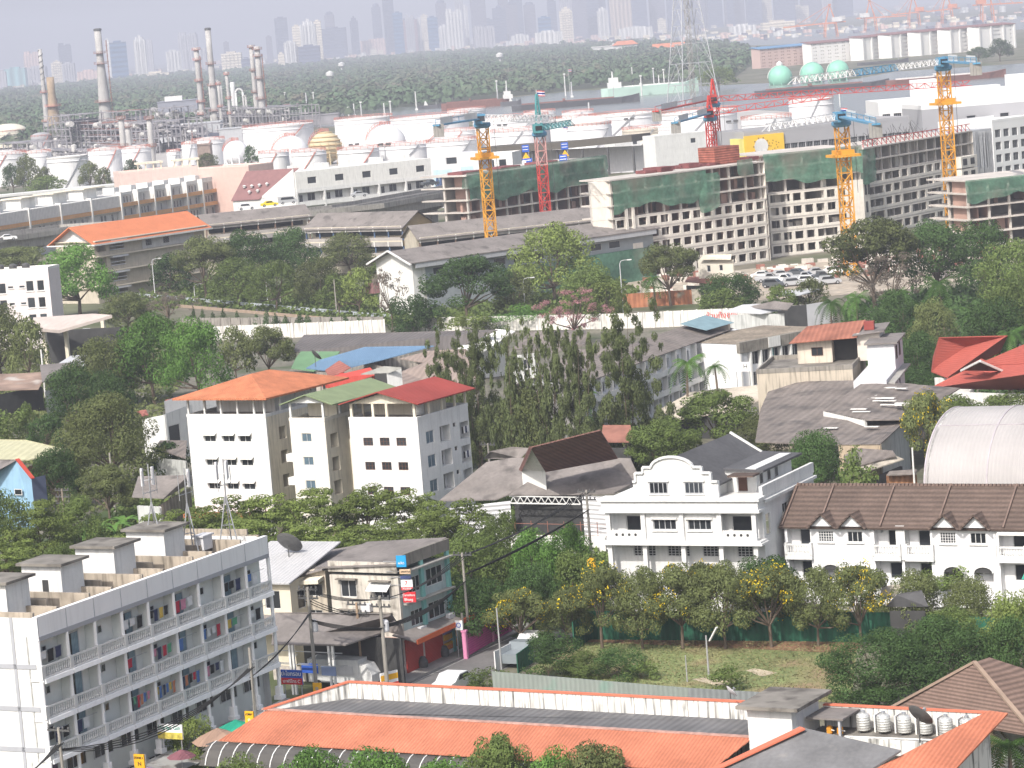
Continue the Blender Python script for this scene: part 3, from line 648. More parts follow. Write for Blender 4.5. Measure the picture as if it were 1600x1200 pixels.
def ship(x0, x1, yb, label, hull, sup, bridge=.82, hgt=4.0, cat='ship', yaw=0.0, name='cargo_ship', deck=None):
    xm = (x0+x1)/2; g = G(xm, yb); s = F_PX/g.y; L = (x1-x0)/s; B = min(L*.16, 18)
    e = empty(name, label, cat, (g.x, g.y, 0), yaw); m = MB()
    n = 14; top, bot = [], []
    for i in range(n+1):
        t = i/n; x = (t-.5)*L; w = B/2*min(1, (1-t)*7+.05)*min(1, t*9+.55); sh = hgt + hgt*.5*max(0, (t-.8)/.2)**2
        top.append((x, w, sh)); bot.append((x, w*.75, -.5))
    v = []; f = []
    for (x, w, z), (x2, w2, z2) in zip(top, bot): v += [(x,-w,z),(x,w,z),(x2,w2,z2),(x2,-w2,z2)]
    for i in range(n):
        for k in range(4): f.append((i*4+k, (i+1)*4+k, (i+1)*4+(k+1)%4, i*4+(k+1)%4))
    m.add(v, f + [(0,1,2,3), (n*4+3, n*4+2, n*4+1, n*4)]); obj('hull', m, hull, e)
    bx = (bridge-.5)*L; u = min(L*.07, 9)
    if sup: obj('superstructure', MB().box(bx-u, -B*.4, hgt, bx+u, B*.4, hgt+u*.8).box(bx-u*.8, -B*.3, hgt+u*.8, bx+u*.6, B*.3, hgt+u*1.5).tube((bx-u*.2,0,hgt+u*1.5), (bx-u*.2,0,hgt+u*2.4), .6, .4, 8), sup, e)
    if deck: obj('deck_piping', MB().box(-L*.42, -.6, hgt, L*.3, .6, hgt+.8).box(-L*.1, -B*.4, hgt+.8, -L*.08, B*.4, hgt+2), deck, e)
    obj('mast', MB().tube((L*.3,0,hgt), (L*.3,0,hgt+u*1.5), .25, .15, 6), STEEL, e)
    return e
HG = mat('dark_hull', (.10,.10,.11), var=.1); HR = mat('rust_hull', (.22,.10,.08), var=.15); HGR = mat('pale_green_hull', (.45,.62,.55), var=.08, scale=.1); HW = mat('white_hull', (.72,.72,.70), var=.05)
ship(940, 1092, 148, 'white and green coaster with a red bow flag moored under the pylon', HGR, WHITE2, .14, 6.5, deck=WHITE)
ship(800, 1000, 166, 'long dark barge lying alongside the river bank left of the coaster'.replace('left of', 'beside'), HG, None, hgt=3.5, deck=HR)
ship(690, 800, 168, 'red hulled tanker barge with a pinkish deck line', HR, WHITE2, .95, 4.5, deck=HR)
ship(484, 520, 182, 'small white ship with a tall bridge beside the refinery jetty', HG, WHITE2, .35, 4.0)
ship(782, 815, 165, 'white tug-like boat with a radar ball on its mast', HG, WHITE2, .5, 3.0, name='harbour_boat', cat='boat')
ship(1385, 1572, 127, 'very long low barge with a white rail crossing the river bend', HR, None, hgt=3.2, deck=WHITE2)
ship(1180, 1390, 142, 'dark low barge moored beneath the green gas spheres', HG, None, hgt=3.0, deck=HR)
ship(650, 690, 170, 'small patrol boat with blue awning near the flag posts', HG, WHITE2, .4, 2.6, name='harbour_boat', cat='boat')
ship(1340, 1420, 100, 'grey barge just below the white riverside flats', HG, None, hgt=2.5)
e = empty('clearing_house', 'orange roofed house in the far forest beside a white building', 'house', G(978, 84)); obj('wall', MB().box(-18,0,0,18,12,14), WHITE2, e); obj('roof', hip(MB(), -18,18,0,12,14,20,2), RORANGE, e)
e = empty('clearing_house', 'white building group standing alone in the far forest', 'house', G(948, 86)); obj('wall', MB().box(-22,0,0,10,12,13).box(10,0,0,22,12,17), WHITE2, e); obj('roof', MB().box(-23,-1,13,10,13,14.2), WHITE, e)
e = empty('clearing_house', 'long orange roof in the far forest seen past the pylon foot', 'house', G(1046, 84)); obj('wall', MB().box(-22,0,0,22,10,10), WHITE, e); obj('roof', gable(MB(), -22,22,0,10,10,15,'x',1), RORANGE, e)
for i, (x, y) in enumerate([(782,98),(535,112),(517,128)]):
    g = G(x, y+6); hh = 13*g.y/F_PX; e = empty('water_tower', ['white mushroom water tower poking out of the forest', 'slim pale water tower in the forest above the dome tanks', 'pale forest water tower nearest the white ship'][i], 'water tower', g)
    obj('shaft', MB().tube((0,0,0), (0,0,hh), 1.6, 1.2, 8), WHITE2, e); obj('bowl', MB().lathe([(1.4,0),(5,3),(5,7),(.5,9)], (0,0,hh-1), 14), WHITE2, e)
# ---------------------------------------------------------------- oil tanks
RAIL = mat('red_railing_paint', (.50,.20,.16), var=.05)
def railing(m, r, z, n=28, t=.16, c=(0,0)):
    pts = [(c[0]+r*math.cos(2*math.pi*i/n), c[1]+r*math.sin(2*math.pi*i/n)) for i in range(n)]
    for i in range(n):
        p, q = pts[i], pts[(i+1) % n]; m.bar((*p, z+1.2), (*q, z+1.2), t); m.bar((*p, z), (*p, z+1.2), t); m.bar((*p, z+.6), (*q, z+.6), t*.8)
    return m
def tank(x0, x1, yt, yb, label, roof='cone', m=TANKW, rail=True, group=None, stair=1):
    xm = (x0+x1)/2; g = G(xm, yb); s = F_PX/g.y; r = (x1-x0)/2/s; h = (yb-yt)/s
    e = empty('storage_tank', label, 'storage tank', (g.x, g.y+r, 0), 0, group)
    smooth_ = obj('shell', MB().lathe([(r,0),(r,h)], n=48), m, e)
    obj('wind_girder', MB().lathe([(r,h*.86-.15),(r+.35,h*.86),(r,h*.86+.15)], n=48), m, e)
    k = {'cone': [(r*1.01,0),(r*.5,h*.10),(.3,h*.14)], 'dome': [(r*math.cos(t)*1.0+.01, r*.42*math.sin(t)) for t in np.linspace(0, 1.55, 8)], 'open': [(r*1.02,-.4),(r*1.02,.2),(r*.96,.2),(r*.95,-1.5)]}[roof]
    obj('roof', MB().lathe(k, (0,0,h), 48), mat('tank_roof', (.62,.60,.58), var=.1, scale=.1) if m is TANKW else m, e)
    if rail: obj('railing', railing(MB(), r*1.0, h, 30 if r > 9 else 18), RAIL, e)
    if stair:
        mb = MB(); n = 14; a0 = -2.3 + .2*(int(x0) % 5)
        for i in range(n): a, b = a0+i*.07, a0+(i+1)*.07; mb.bar((r*1.03*math.cos(a), r*1.03*math.sin(a), h*i/n), (r*1.03*math.cos(b), r*1.03*math.sin(b), h*(i+1)/n), .3, .35)
        obj('stairway', mb, STEEL if int(x0) % 3 else RAIL, e)
    return e
def sphere(x0, x1, yt, yb, label, m=None, bands=False):
    xm = (x0+x1)/2; g = G(xm, yb); s = F_PX/g.y; r = (x1-x0)/2/s; e = empty('gas_sphere', label, 'gas sphere', (g.x, g.y+r, 0)); cz = (yb-yt)/s - r
    smooth(obj('vessel', MB().dome((0,0,cz), r, 30, 18), m or TANKW, e))
    for k in range(10): a = k*.628; obj('leg', MB().tube((r*.95*math.cos(a), r*.95*math.sin(a), 0), (r*.95*math.cos(a), r*.95*math.sin(a), max(.5, cz)), .35), m or TANKW, e)
    mb = MB(); pts = [(r*1.05*math.cos(t), -r*.25, cz + r*1.05*math.sin(t)) for t in np.linspace(2.9, 1.6, 9)]
    for a, b in zip(pts, pts[1:]): mb.bar(a, b, .8, .3); mb.bar((a[0],a[1],a[2]+1.1), (b[0],b[1],b[2]+1.1), .15); mb.bar(a, (a[0],a[1],a[2]+1.1), .15)
    railing(mb, r*.28, cz + r*.97, 12, .15); obj('stairway', mb, RAIL, e)
    if bands:
        mb = MB()
        for z in np.linspace(-.6, .9, 7): rr = r*math.sqrt(1-z*z); mb.lathe([(rr+.1, cz+z*r-.35),(rr+.5, cz+z*r),(rr+.1, cz+z*r+.35)], n=30)
        for k in range(14):
            a = k*.449; mb.bar((r*1.1*math.cos(a), r*1.1*math.sin(a), 0), (r*1.1*math.cos(a), r*1.1*math.sin(a), cz+r*.3), .22)
        obj('scaffold', mb, mat('scaffold_boards', (.45,.33,.18), var=.2), e)
TG = mat('grey_tank_paint', (.36,.36,.38), var=.06, scale=.1); TAN = mat('tan_sphere_paint', (.58,.50,.33), var=.1, scale=.15)
tank(-20,40,207,231,'cream domed tank at the photo edge with a rust red rim','dome',mat('cream_tank_paint',(.70,.66,.55),var=.05))
tank(48,80,214,236,'small grey domed tank beside the lattice platform','dome',TG)
tank(-30,40,243,292,'white tank cut by the photo edge behind dark trees'); tank(34,80,240,280,'white tank partly behind the wide front tank'); tank(73,137,246,296,'wide white front tank with a pale rim above the dark trees','open',rail=False)
tank(138,190,236,278,'white tank with orange railings beside the grey column'); tank(186,236,233,270,'white tank with pipework tower in front'); tank(262,283,238,268,'small slim white tank with a red top'); tank(286,310,226,268,'white tank beside the brown shed')
tank(300,352,220,258,'low white tank behind the white sphere'); sphere(349,389,220,262,'smooth white gas sphere nearest the pink building')
tank(378,490,198,243,'large white tank under the refinery deck with a red rim','open'); tank(405,453,240,276,'white tank in front of the two domes'); tank(456,511,238,274,'white tank between the white dome and the tan sphere')
sphere(426,484,213,266,'white gas sphere with a red walkway over its top'); sphere(484,535,206,258,'tan gas sphere wrapped in scaffold boards',TAN,True); sphere(574,636,195,252,'large white gas sphere with a stair climbing its side')
tank(524,616,186,236,'huge white tank whose rim carries a long red railing','open'); tank(612,735,184,234,'second huge white tank behind the large sphere','open'); tank(528,594,234,270,'white tank above the grey long building, close to the tan sphere'); tank(592,672,228,262,'white tank with red pipes below the large sphere')
tank(668,748,222,260,'white tank with a rooftop awning behind the long white building'); tank(690,745,206,240,'white tank directly under the blue crane jib'); tank(742,862,186,232,'broad white tank between the yellow crane and the blue crane','open'); tank(770,850,206,250,'lower white tank between the two cranes')
tank(862,938,186,226,'white tank with twin floodlight poles','open'); tank(925,1035,180,226,'long broad white tank beneath the red barge','open'); tank(976,1042,203,240,'cream banded tank ringed with scaffolding','open',mat('cream_band_tank',(.62,.57,.48),var=.1,wave=('z',3,.25))); tank(889,960,197,238,'white tank with dark hatch behind the brown canopy','dome')
tank(1040,1160,176,234,'very wide white tank behind the red tower crane','open'); tank(1165,1245,186,242,'tall white tank carrying a small blue emblem'); tank(1240,1310,156,220,'tallest white tank, with two ladder towers','open'); tank(1020,1104,196,236,'plain white box-like tank in front of the very wide tank','open',rail=False)
g = G(1205, 214); 
tank(880,930,176,196,'distant white tank on the river bank edge near the red barge'); tank(700,760,172,190,'distant low white tank at the water edge'); tank(820,870,176,198,'distant low white tank behind the blue mast')

# ---------------------------------------------------------------- refinery
REFG = mat('refinery_steel', (.27,.26,.28), var=.25, scale=.15); CHIM = mat('chimney_concrete', (.42,.41,.40), var=.12, scale=.2); RUST = mat('rusty_steel', (.28,.13,.10), var=.2)
def stack(x0, y0, x1, y1, w0, w1, name, label, m, rings=(), cat='chimney', cap=None, yb=None, ladder=False):
    g = G(x1, yb or y1); s = F_PX/g.y; top = GY(x0, y0, g.y); h = top.z; e = empty(name, label, cat, (g.x, g.y, 0)); r0, r1 = w1/2/s, w0/2/s
    smooth(obj('shaft', MB().lathe([(r0, 0), (r0*.9+r1*.1, h*.15), (r1, h*.75), (r1, h)], n=18), m, e))
    for f in rings:
        r = r0 + (r1-r0)*min(1, f/.75); mb = MB().lathe([(r*1.02,0),(r*1.75,0),(r*1.75,.3),(r*1.02,.3)], (0,0,h*f), 16); railing(mb, r*1.7, h*f+.3, 10, .14); obj('platform', mb, RUST if cap or 'grey' in label else RAIL, e)
    if ladder:
        mb = MB(); mb.box(r0*1.0, -.6, 0, r0*1.0+.5, .6, h*.9)
        for i in range(18): mb.box(r0*.9, -1, h*.9*i/18, r0*1.0+1, 1, h*.9*i/18+.25)
        obj('ladder', mb, RUST, e)
    if cap: obj('cap', MB().lathe([(r1*1.15,0),(r1*1.15,1.2),(r1*.7,1.6)], (0,0,h-.3), 16), cap, e)
    return e
stack(61,77,76,218,6,10,'spiral_stack','thin pale stack with helical strakes, outermost of the refinery',CHIM,(.52,.2))
e = bpy.data.objects['spiral_stack']; g = e.location; hh = GY(61,77,g.y).z; mb = MB(); rr = 2.0*1.0
pts = [(1.55*math.cos(t*1.4), 1.55*math.sin(t*1.4), hh*.55 + hh*.44*t/30) for t in range(31)]
for a, b in zip(pts, pts[1:]): mb.bar(a, b, .5)
obj('strake', mb, DSTEEL, e)
stack(155,47,168,200,11,22,'chimney','tallest grey concrete chimney, tapering, with dark platform rings',CHIM,(.68,.78,.32),cap=DSTEEL,yb=212,ladder=True)
stack(327,46,339,190,9,12,'chimney','second grey chimney with a dark rim beside the blue grey columns',CHIM,(.66,.2,.45),cap=DSTEEL,yb=205)
stack(84,120,88,172,12,25,'reactor_column','bottle shaped brown reactor with a white pipe bend on top',mat('brown_insulation',(.33,.25,.17),var=.25,scale=.2),(.55,),'process column',yb=222)
stack(310,74,318,170,8,9,'process_column','slim column with a red platform on top, next to the second chimney',CHIM,(.97,.85,.6,.35,.2),'process column',yb=205,ladder=True)
stack(397,70,404,165,7,8,'process_column','thinner half of the twin grey columns',CHIM,(.97,.7,.45),'process column',yb=205)
stack(406,72,413,165,9,12,'process_column','thicker half of the twin grey columns with many platforms',CHIM,(.96,.88,.62,.38,.22),'process column',yb=205,ladder=True)
stack(354,112,362,190,5,6,'process_column','short thin column with a rusty crown before the second chimney',CHIM,(.95,.55,.3),'process column',yb=206)
stack(342,128,348,192,5,6,'process_column','shorter thin column joined by an overhead pipe',CHIM,(.95,.5),'process column',yb=206)
for i, (x0,y0,x1,y1) in enumerate([(188,184,196,262),(232,184,240,262),(200,192,205,258)]):
    stack(x0,y0,x1,y1,9,10,'process_column',['grey column with two red platforms among the white tanks','matching grey column with red platforms, nearer the brown shed','narrow inclined grey duct column beside the twin platform column'][i],CHIM,(.97,.42) if i < 2 else (.9,),'process column')
stack(364,128,369,165,7,8,'exhaust_pipe','bright bent exhaust pipe beside the rusty crowned column',mat('bright_duct',(.62,.62,.62),var=.1),(),'pipe',yb=200)
for i, (a, b, c) in enumerate([(373,384,140),(384,388,150),(334,350,128)]):
    g = G(a, 200); s = F_PX/g.y; w = (b-a)/s; h = (200-c)/s; e = empty('pipe_loop', ['white pipe arch beside the bright exhaust pipe','small pale pipe arch next to the twin columns','large grey pipe arch joining the short columns'][i], 'pipe', (g.x, g.y, 0))
    smooth(obj('pipe', MB().path([(0,0,0),(0,0,h-w/2)] + [(w/2-w/2*math.cos(t), 0, h-w/2+w/2*math.sin(t)) for t in np.linspace(.2,2.94,9)] + [(w,0,h-w/2),(w,0,0)], .7 if i < 2 else 1.3, 8), WHITE2 if i == 0 else CHIM, e))
def rack(x0, x1, yt, yb, D, seed, label, nx=8, nz=4, pipes=60, name='process_unit', red=.1):
    """a multi-storey steel process structure full of pipes and vessels"""
    r = random.Random(seed); a = G(x0, yb); b = G(x1, yb); s = F_PX/a.y; W = (b-a).length; h = (yb-yt)/s; e = empty(name, label, 'process plant', (a.x, a.y, 0), math.atan2(b.y-a.y, b.x-a.x))
    m = MB(); q = MB(); p = MB(); v = MB(); sh = MB(); ys = [0, D/2, D]
    for i in range(nx+1):
        for y in ys: m.bar((W*i/nx, y, 0), (W*i/nx, y, h*r.uniform(.75, 1)), .55)
    for j in range(1, nz+1):
        z = h*j/nz*.92; 
        for y in ys: m.bar((0, y, z), (W, y, z), .5)
        k0 = r.uniform(0, .5)*W; k1 = k0 + r.uniform(.3, .6)*W; q.box(k0, 0, z, min(W, k1), D, z+.25); q.box(k0, -.2, z+1, min(W, k1), -.05, z+1.15)
        for i in range(nx):
            if r.random() < .35: m.bar((W*i/nx, 0, z-h/nz*.9), (W*(i+1)/nx, 0, z), .3)
    for i in range(pipes):
        x = r.uniform(0, W); y = r.uniform(-1, D); z = r.uniform(.05, .9)*h; L = r.uniform(3, 14); rr = r.uniform(.15, .5)
        if r.random() < .45: p.tube((x, y, z), (min(W, x+L), y, z), rr, rr, 6)
        else: p.tube((x, y, max(0, z-L*.7)), (x, y, z), rr, rr, 6)
    for i in range(pipes//8):
        x = r.uniform(0, W*.92); z = r.choice(range(nz))*h/nz; rr = r.uniform(.9, 1.8)
        if r.random() < .5: v.lathe([(rr*.3,0),(rr,rr*.5),(rr,rr*2.6),(rr*.3,rr*3)], (x, r.uniform(0, D*.6), z+.3), 12)
        else: v.tube((x, 1, z+rr+.3), (x+rr*4, 1, z+rr+.3), rr, rr, 10)
    for i in range(3): x = r.uniform(0, W*.8); z = r.choice(range(nz-1))*h/nz; sh.box(x, D*.55, z, x+r.uniform(.1,.2)*W, D, z+h/nz*.9)
    obj('frame', m, REFG, e); obj('deck', q, RUST if red > .3 else REFG, e); obj('pipework', p, mat('pipe_lagging', (.40,.38,.38), var=.25, scale=.3), e); obj('vessels', v, mat('vessel_paint', (.50,.49,.47), var=.15), e); obj('shed', sh, mat('dark_plant_shed', (.13,.14,.18), var=.15), e)
    return e
rack(72,112,178,234,24,1,'lattice platform carrying the brown bottle shaped reactor',6,5,60); rack(108,190,192,232,26,2,'dense pipe deck between brown reactor and tallest chimney',12,4,110,red=.5)
rack(158,200,172,222,20,3,'stepped red railed platform at the foot of the tallest chimney',6,4,50,red=.5); rack(196,250,190,240,26,4,'pipe maze with a pale vessel in front of the grey blast building',8,4,90)
rack(300,345,168,205,22,5,'low plant deck below the second chimney',8,3,60); rack(345,440,168,206,26,6,'long colonnade of furnace tubes beneath the twin columns',18,3,140); rack(236,300,196,226,20,7,'dark pump rows beside the long grey tanks',8,2,50); rack(140,200,226,252,14,8,'orange railed pipe bridge between white tanks',8,2,40,red=.5)
rack(0,60,222,248,18,9,'low pipe rack at the photo edge between cream tank and white tanks',8,2,50); rack(60,190,234,246,8,10,'long straight pipe bridge in front of the refinery',18,2,60); rack(240,272,166,214,16,11,'rust topped tower frame beside the grey blast building',3,5,40)
def shed(x0, x1, yt, yb, D, name, label, m, roof=None, cat='building', extra=None):
    a, b = G(x0, yb), G(x1, yb - .08*(x1-x0)); s = F_PX/a.y; W = (b-a).length; h = (yb-yt)/s
    e = empty(name, label, cat, (a.x, a.y, 0), math.atan2(b.y-a.y, b.x-a.x)); obj('wall', MB().box(0,0,0,W,D,h), m, e); obj('roof', MB().box(-.4,-.4,h,W+.4,D+.4,h+.5), roof or m, e); return e, W, h
e, W, h = shed(249,311,161,198,30,'plant_building','large plain grey building with a long roof vent',mat('slate_cladding',(.25,.26,.31),var=.04))
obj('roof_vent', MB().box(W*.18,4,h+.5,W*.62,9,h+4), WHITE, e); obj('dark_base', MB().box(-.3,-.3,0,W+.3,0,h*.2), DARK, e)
e, W, h = shed(282,346,196,224,22,'plant_building','low grey hall with a pale curved roof between tanks',GREYP); e, W, h = shed(345,380,203,228,16,'plant_building','grey wall block under the refinery deck',GREYP)
e, W, h = shed(250,283,206,228,16,'plant_building','small grey shed beside the curved roof hall',GREYP); e, W, h = shed(380,530,190,204,14,'jetty_deck','long dark jetty deck behind the large white tank',REFG,cat='jetty')
e, W, h = shed(440,466,165,186,16,'plant_building','pale block building with a maroon stripe by the jetty',LGREY,RM); e, W, h = shed(306,331,228,262,10,'plant_building','brown timber clad tower box in front of the tanks',mat('brown_cladding',(.25,.19,.16),var=.2))
for i, (x, y0, y1) in enumerate([(534,170,182),(544,169,181),(553,162,181),(564,161,181),(600,161,180),(610,160,180),(480,145,184),(491,146,178),(650,143,172),(777,128,160),(792,126,158),(883,117,150),(893,128,152),(1002,120,150),(988,105,132),(1021,108,131),(1029,117,133),(1037,110,131),(920,160,180),(446,146,172)]):
    g = G(x+1, y1); s = F_PX/g.y; e = empty('mooring_post', ['short white post, first of the row on the bank','short white post, second of the row on the bank','taller white post, third of the row on the bank','taller white post, fourth of the row on the bank','pale post above the huge white tank','paler twin post above the huge white tank','white mast by the small white ship, nearer the jetty','white mast rising directly from the small white ship','single tall white post over the red barge bow','white post at the barge stern, before the radar ball boat','white post beside the radar ball boat','grey post on the bank behind the blue crane top','short pale post with a lamp box','grey pole above the coaster stern','tall flag pole over the coaster','flag pole carrying a red flag','short white pole before the pylon','white pole nearest the pylon foot','thin pole over the scaffolded tank','lamp mast beside the maroon striped block'][i], 'post', (g.x, g.y, 0))
    obj('pole', MB().tube((0,0,0), (0,0,(y1-y0)/s), .5, .4, 8), WHITE2 if i % 3 else LGREY, e)
    obj('lamp_head' if i % 2 else 'base', MB().box(-.8,-.8,(y1-y0)/s,.8,.8,(y1-y0)/s+1) if i % 2 else MB().box(-1,-1,0,1,1,1.2), WHITE2, e)
# small red platform poles and flare posts among the tanks
for i, (x, y0, y1) in enumerate([(302,205,262),(553,226,262),(785,196,240),(842,196,232),(983,186,226),(1100,190,232),(1145,190,245),(1330,185,215),(932,190,236),(604,226,300)]):
    g = G(x+3, y1); s = F_PX/g.y; h = (y1-y0)/s; e = empty('floodlight_mast', ['red and white mast with drum antennas among the tanks','floodlight mast with a flat lamp bar before the tan sphere','floodlight mast close to the blue crane','floodlight mast above the brown canopy','twin lamp mast beside the cream banded tank','thin lamp mast before the very wide tank','floodlight mast in front of the emblem tank','lamp mast behind the yellow painted wall','lamp mast over the brown canopy end','thin grey lamp mast in front of the long white building'][i], 'light mast', (g.x, g.y, 0))
    obj('pole', MB().tube((0,0,0), (0,0,h), .28, .16, 8), RUST if i == 0 else STEEL, e); obj('lamp_head', MB().box(-2.2,-.4,h-.3,-.4,.4,h+.5).box(.4,-.4,h-.3,2.2,.4,h+.5).bar((-2,0,h-.6),(2,0,h-.6),.2), DSTEEL if i else WHITE2, e)

# ---------------------------------------------------------------- tower cranes
def crane(bx, by, tx, ty, label, cm, ends, tm=None, w=2.0, collar=None, head=0.0, headm=None, upper=None, Z=None):
    g = G(bx, by); s = F_PX/g.y; top = GY(tx, ty, g.y); h = top.z; e = empty('tower_crane', label, 'tower crane', (g.x, g.y, 0), .25)
    cu = upper[0] if upper else 1.0
    obj('mast', lattice(MB(), (0,0,0), (0,0,h*cu), w, int(h*cu/2.1), .17), cm, e)
    if upper: obj('upper_mast', lattice(MB(), (0,0,h*cu), (0,0,h), w*1.02, int(h*(1-cu)/2.1), .17), upper[1], e)
    if collar is not None: z = h*collar; obj('climbing_frame', MB().box(-w*1.25,-w*1.25,z,w*1.25,w*1.25,z+.5).box(-w*.8,-w*.8,z+.5,w*.8,w*.8,z+1.3), cm, e)
    obj('slewing_ring', MB().lathe([(w*.7,0),(w*.9,.4),(w*.9,1),(w*.6,1.4)], (0,0,h), 14), BLU, e)
    c = obj('cab', MB().box(-w*.9,-w*1.3,h+1,w*.1,-w*.3,h+3), headm or BLU, e); obj('cab_window', MB().box(-w*.8,-w*1.36,h+1.6,0,-w*1.3-.01,h+2.6), GLASS, c)
    if head: obj('cathead', lattice(MB(), (0,0,h+1.2), (0,0,h+1.2+head), w*.8, max(3, int(head/1.6)), .15, w1=.3), headm or cm, e)
    iv = e.rotation_euler.z; cs, sn = math.cos(-iv), math.sin(-iv)
    def loc(p): x, y = p.x-g.x, p.y-g.y; return (x*cs - y*sn, x*sn + y*cs)
    for nm, px, py, zz, jm, hj in ends:      # ends: jib tips on the photo at height h
        P_ = G(px, py, h+2+zz) if hj is None else GY(px, py, g.y*hj); x, y = loc(P_); tip = (x, y, P_.z if hj is not None else h+2+zz)
        n = max(5, int(math.hypot(x, y)/2.2))
        if nm == 'jib':
            segs = jm if isinstance(jm, list) else [(0, 1, jm)]; A = Vector((0,0,h+2)); Bv = Vector(tip); jb = None
            for f0, f1, mm in segs:
                jb = obj('jib', lattice(MB(), A.lerp(Bv, f0), A.lerp(Bv, f1), 1.5, max(3, int(n*(f1-f0))), .10, True), mm, e)
        else:
            A = Vector((0,0,h+2)); Bv = Vector(tip); d = (Bv-A).normalized(); mb = MB().bar(A, Bv, 1.5, .35)
            mb.bar(A+Vector((0,0,1.1)), Bv+Vector((0,0,1.1)), .12); [mb.bar(A.lerp(Bv, k/6)+Vector((0,0,0)), A.lerp(Bv, k/6)+Vector((0,0,1.1)), .1) for k in range(7)]
            cj = obj('counter_jib', mb, jm, e); obj('counterweight', MB().box(-.9,-.9,-2.4,.9,.9,.2), CONC, cj, Bv - d*1.2)
            for f0, f1 in ((.12,.4),(.66,.92)): a_, b_ = A.lerp(Bv, f0), A.lerp(Bv, f1); obj('banner', MB().add([a_-Vector((0,1.0,-.2)), b_-Vector((0,1.0,-.2)), b_+Vector((0,-1.0,1.5)), a_+Vector((0,-1.0,1.5)), a_-Vector((0,.92,-.2)), b_-Vector((0,.92,-.2)), b_+Vector((0,-.92,1.5)), a_+Vector((0,-.92,1.5))], [(0,1,2,3),(7,6,5,4),(0,4,5,1),(2,6,7,3)]), WHITE2, cj)
    obj('hoist_cable', MB().tube((2.5,0,h+2), (2.5,0,h*.55), .05, .05, 4), DSTEEL, e)
    return e
YW = mat('white_lattice_paint', (.72,.72,.72), var=.05); TEALC = mat('teal_crane_paint', (.08,.28,.30), var=.1)
crane(773,440,758,200,'yellow tower crane with a blue counter jib, standing before the school roof',YEL,[('counter',681,196,0,BLU,None),('jib',868,186,0,[(0,.45,YW),(.45,1,GREYP)],None)],collar=.80)
crane(858,402,843,214,'red and white tower crane with a tall blue head and a flag',REDP,[('jib',893,192,1,TEALC,1.06)],head=8.5,headm=TEALC,upper=(.77,mat('faded_pink_lattice',(.55,.30,.28),var=.2)),w=1.9)
crane(1330,430,1306,199,'yellow tower crane at the end of the new apartment blocks',YEL,[('counter',1369,194,0,BLU,None),('jib',1196,200,0,YW,None)],collar=.80,w=2.1)
crane(1490,372,1460,112,'yellow tower crane rising behind the unfinished block, its jib over the spheres',YEL,[('counter',1526,99,0,BLU,None),('jib',1236,127,0,[(0,.34,YW),(.34,.62,BLU),(.62,1,YW)],None)],collar=.80,w=2.1)
crane(1122,360,1104,190,'red tower crane nearer the netted blocks, with blue slewing parts',REDP,[('counter',1054,192,0,BLU,None),('jib',1296,150,1,REDP,1.0)],head=5,w=1.9,headm=REDP)
crane(1128,340,1108,168,'taller red tower crane just behind its red twin, jib reaching over the river',REDP,[('counter',1024,174,0,REDP,None),('jib',1516,130,1,REDP,1.03)],head=6,w=1.9,headm=REDP)
# ---------------------------------------------------------------- blocks under construction
NET = mat('green_debris_net', (.13,.27,.19), var=.3, scale=.15, fine=.2, stain=((.27,.27,.22), .12, .52), transl=.25, alpha=.28)
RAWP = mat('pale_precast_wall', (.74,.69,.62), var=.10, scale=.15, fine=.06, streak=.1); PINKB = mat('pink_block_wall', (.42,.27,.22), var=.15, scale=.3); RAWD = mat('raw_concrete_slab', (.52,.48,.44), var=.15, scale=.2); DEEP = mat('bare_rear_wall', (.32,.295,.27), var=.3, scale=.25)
def net(b, x0, x1, y, z0, z1, seed=1, wob=.5, parent=None, nx=None):
    r = np.random.default_rng(seed); nx = nx or max(8, int((x1-x0)/1.2)); nz = max(4, int((z1-z0)/1.0)); v = []
    ph = r.random(6)*6
    for j in range(nz+1):
        for i in range(nx+1):
            x = x0+(x1-x0)*i/nx; z = z0+(z1-z0)*j/nz + (0 if 0 < j else .6*math.sin(x*.35+ph[0])+.3*math.sin(x*.9+ph[1]))
            v.append((x, y - wob*(.6+.5*math.sin(x*.5+ph[2]+z*.3)+.3*math.sin(x*1.3+z*.8+ph[3])) + .12*r.normal(), z))
    f = [(j*(nx+1)+i, j*(nx+1)+i+1, (j+1)*(nx+1)+i+1, (j+1)*(nx+1)+i) for j in range(nz) for i in range(nx)]
    return smooth(b.part('debris_net', MB().add(v, f), NET))
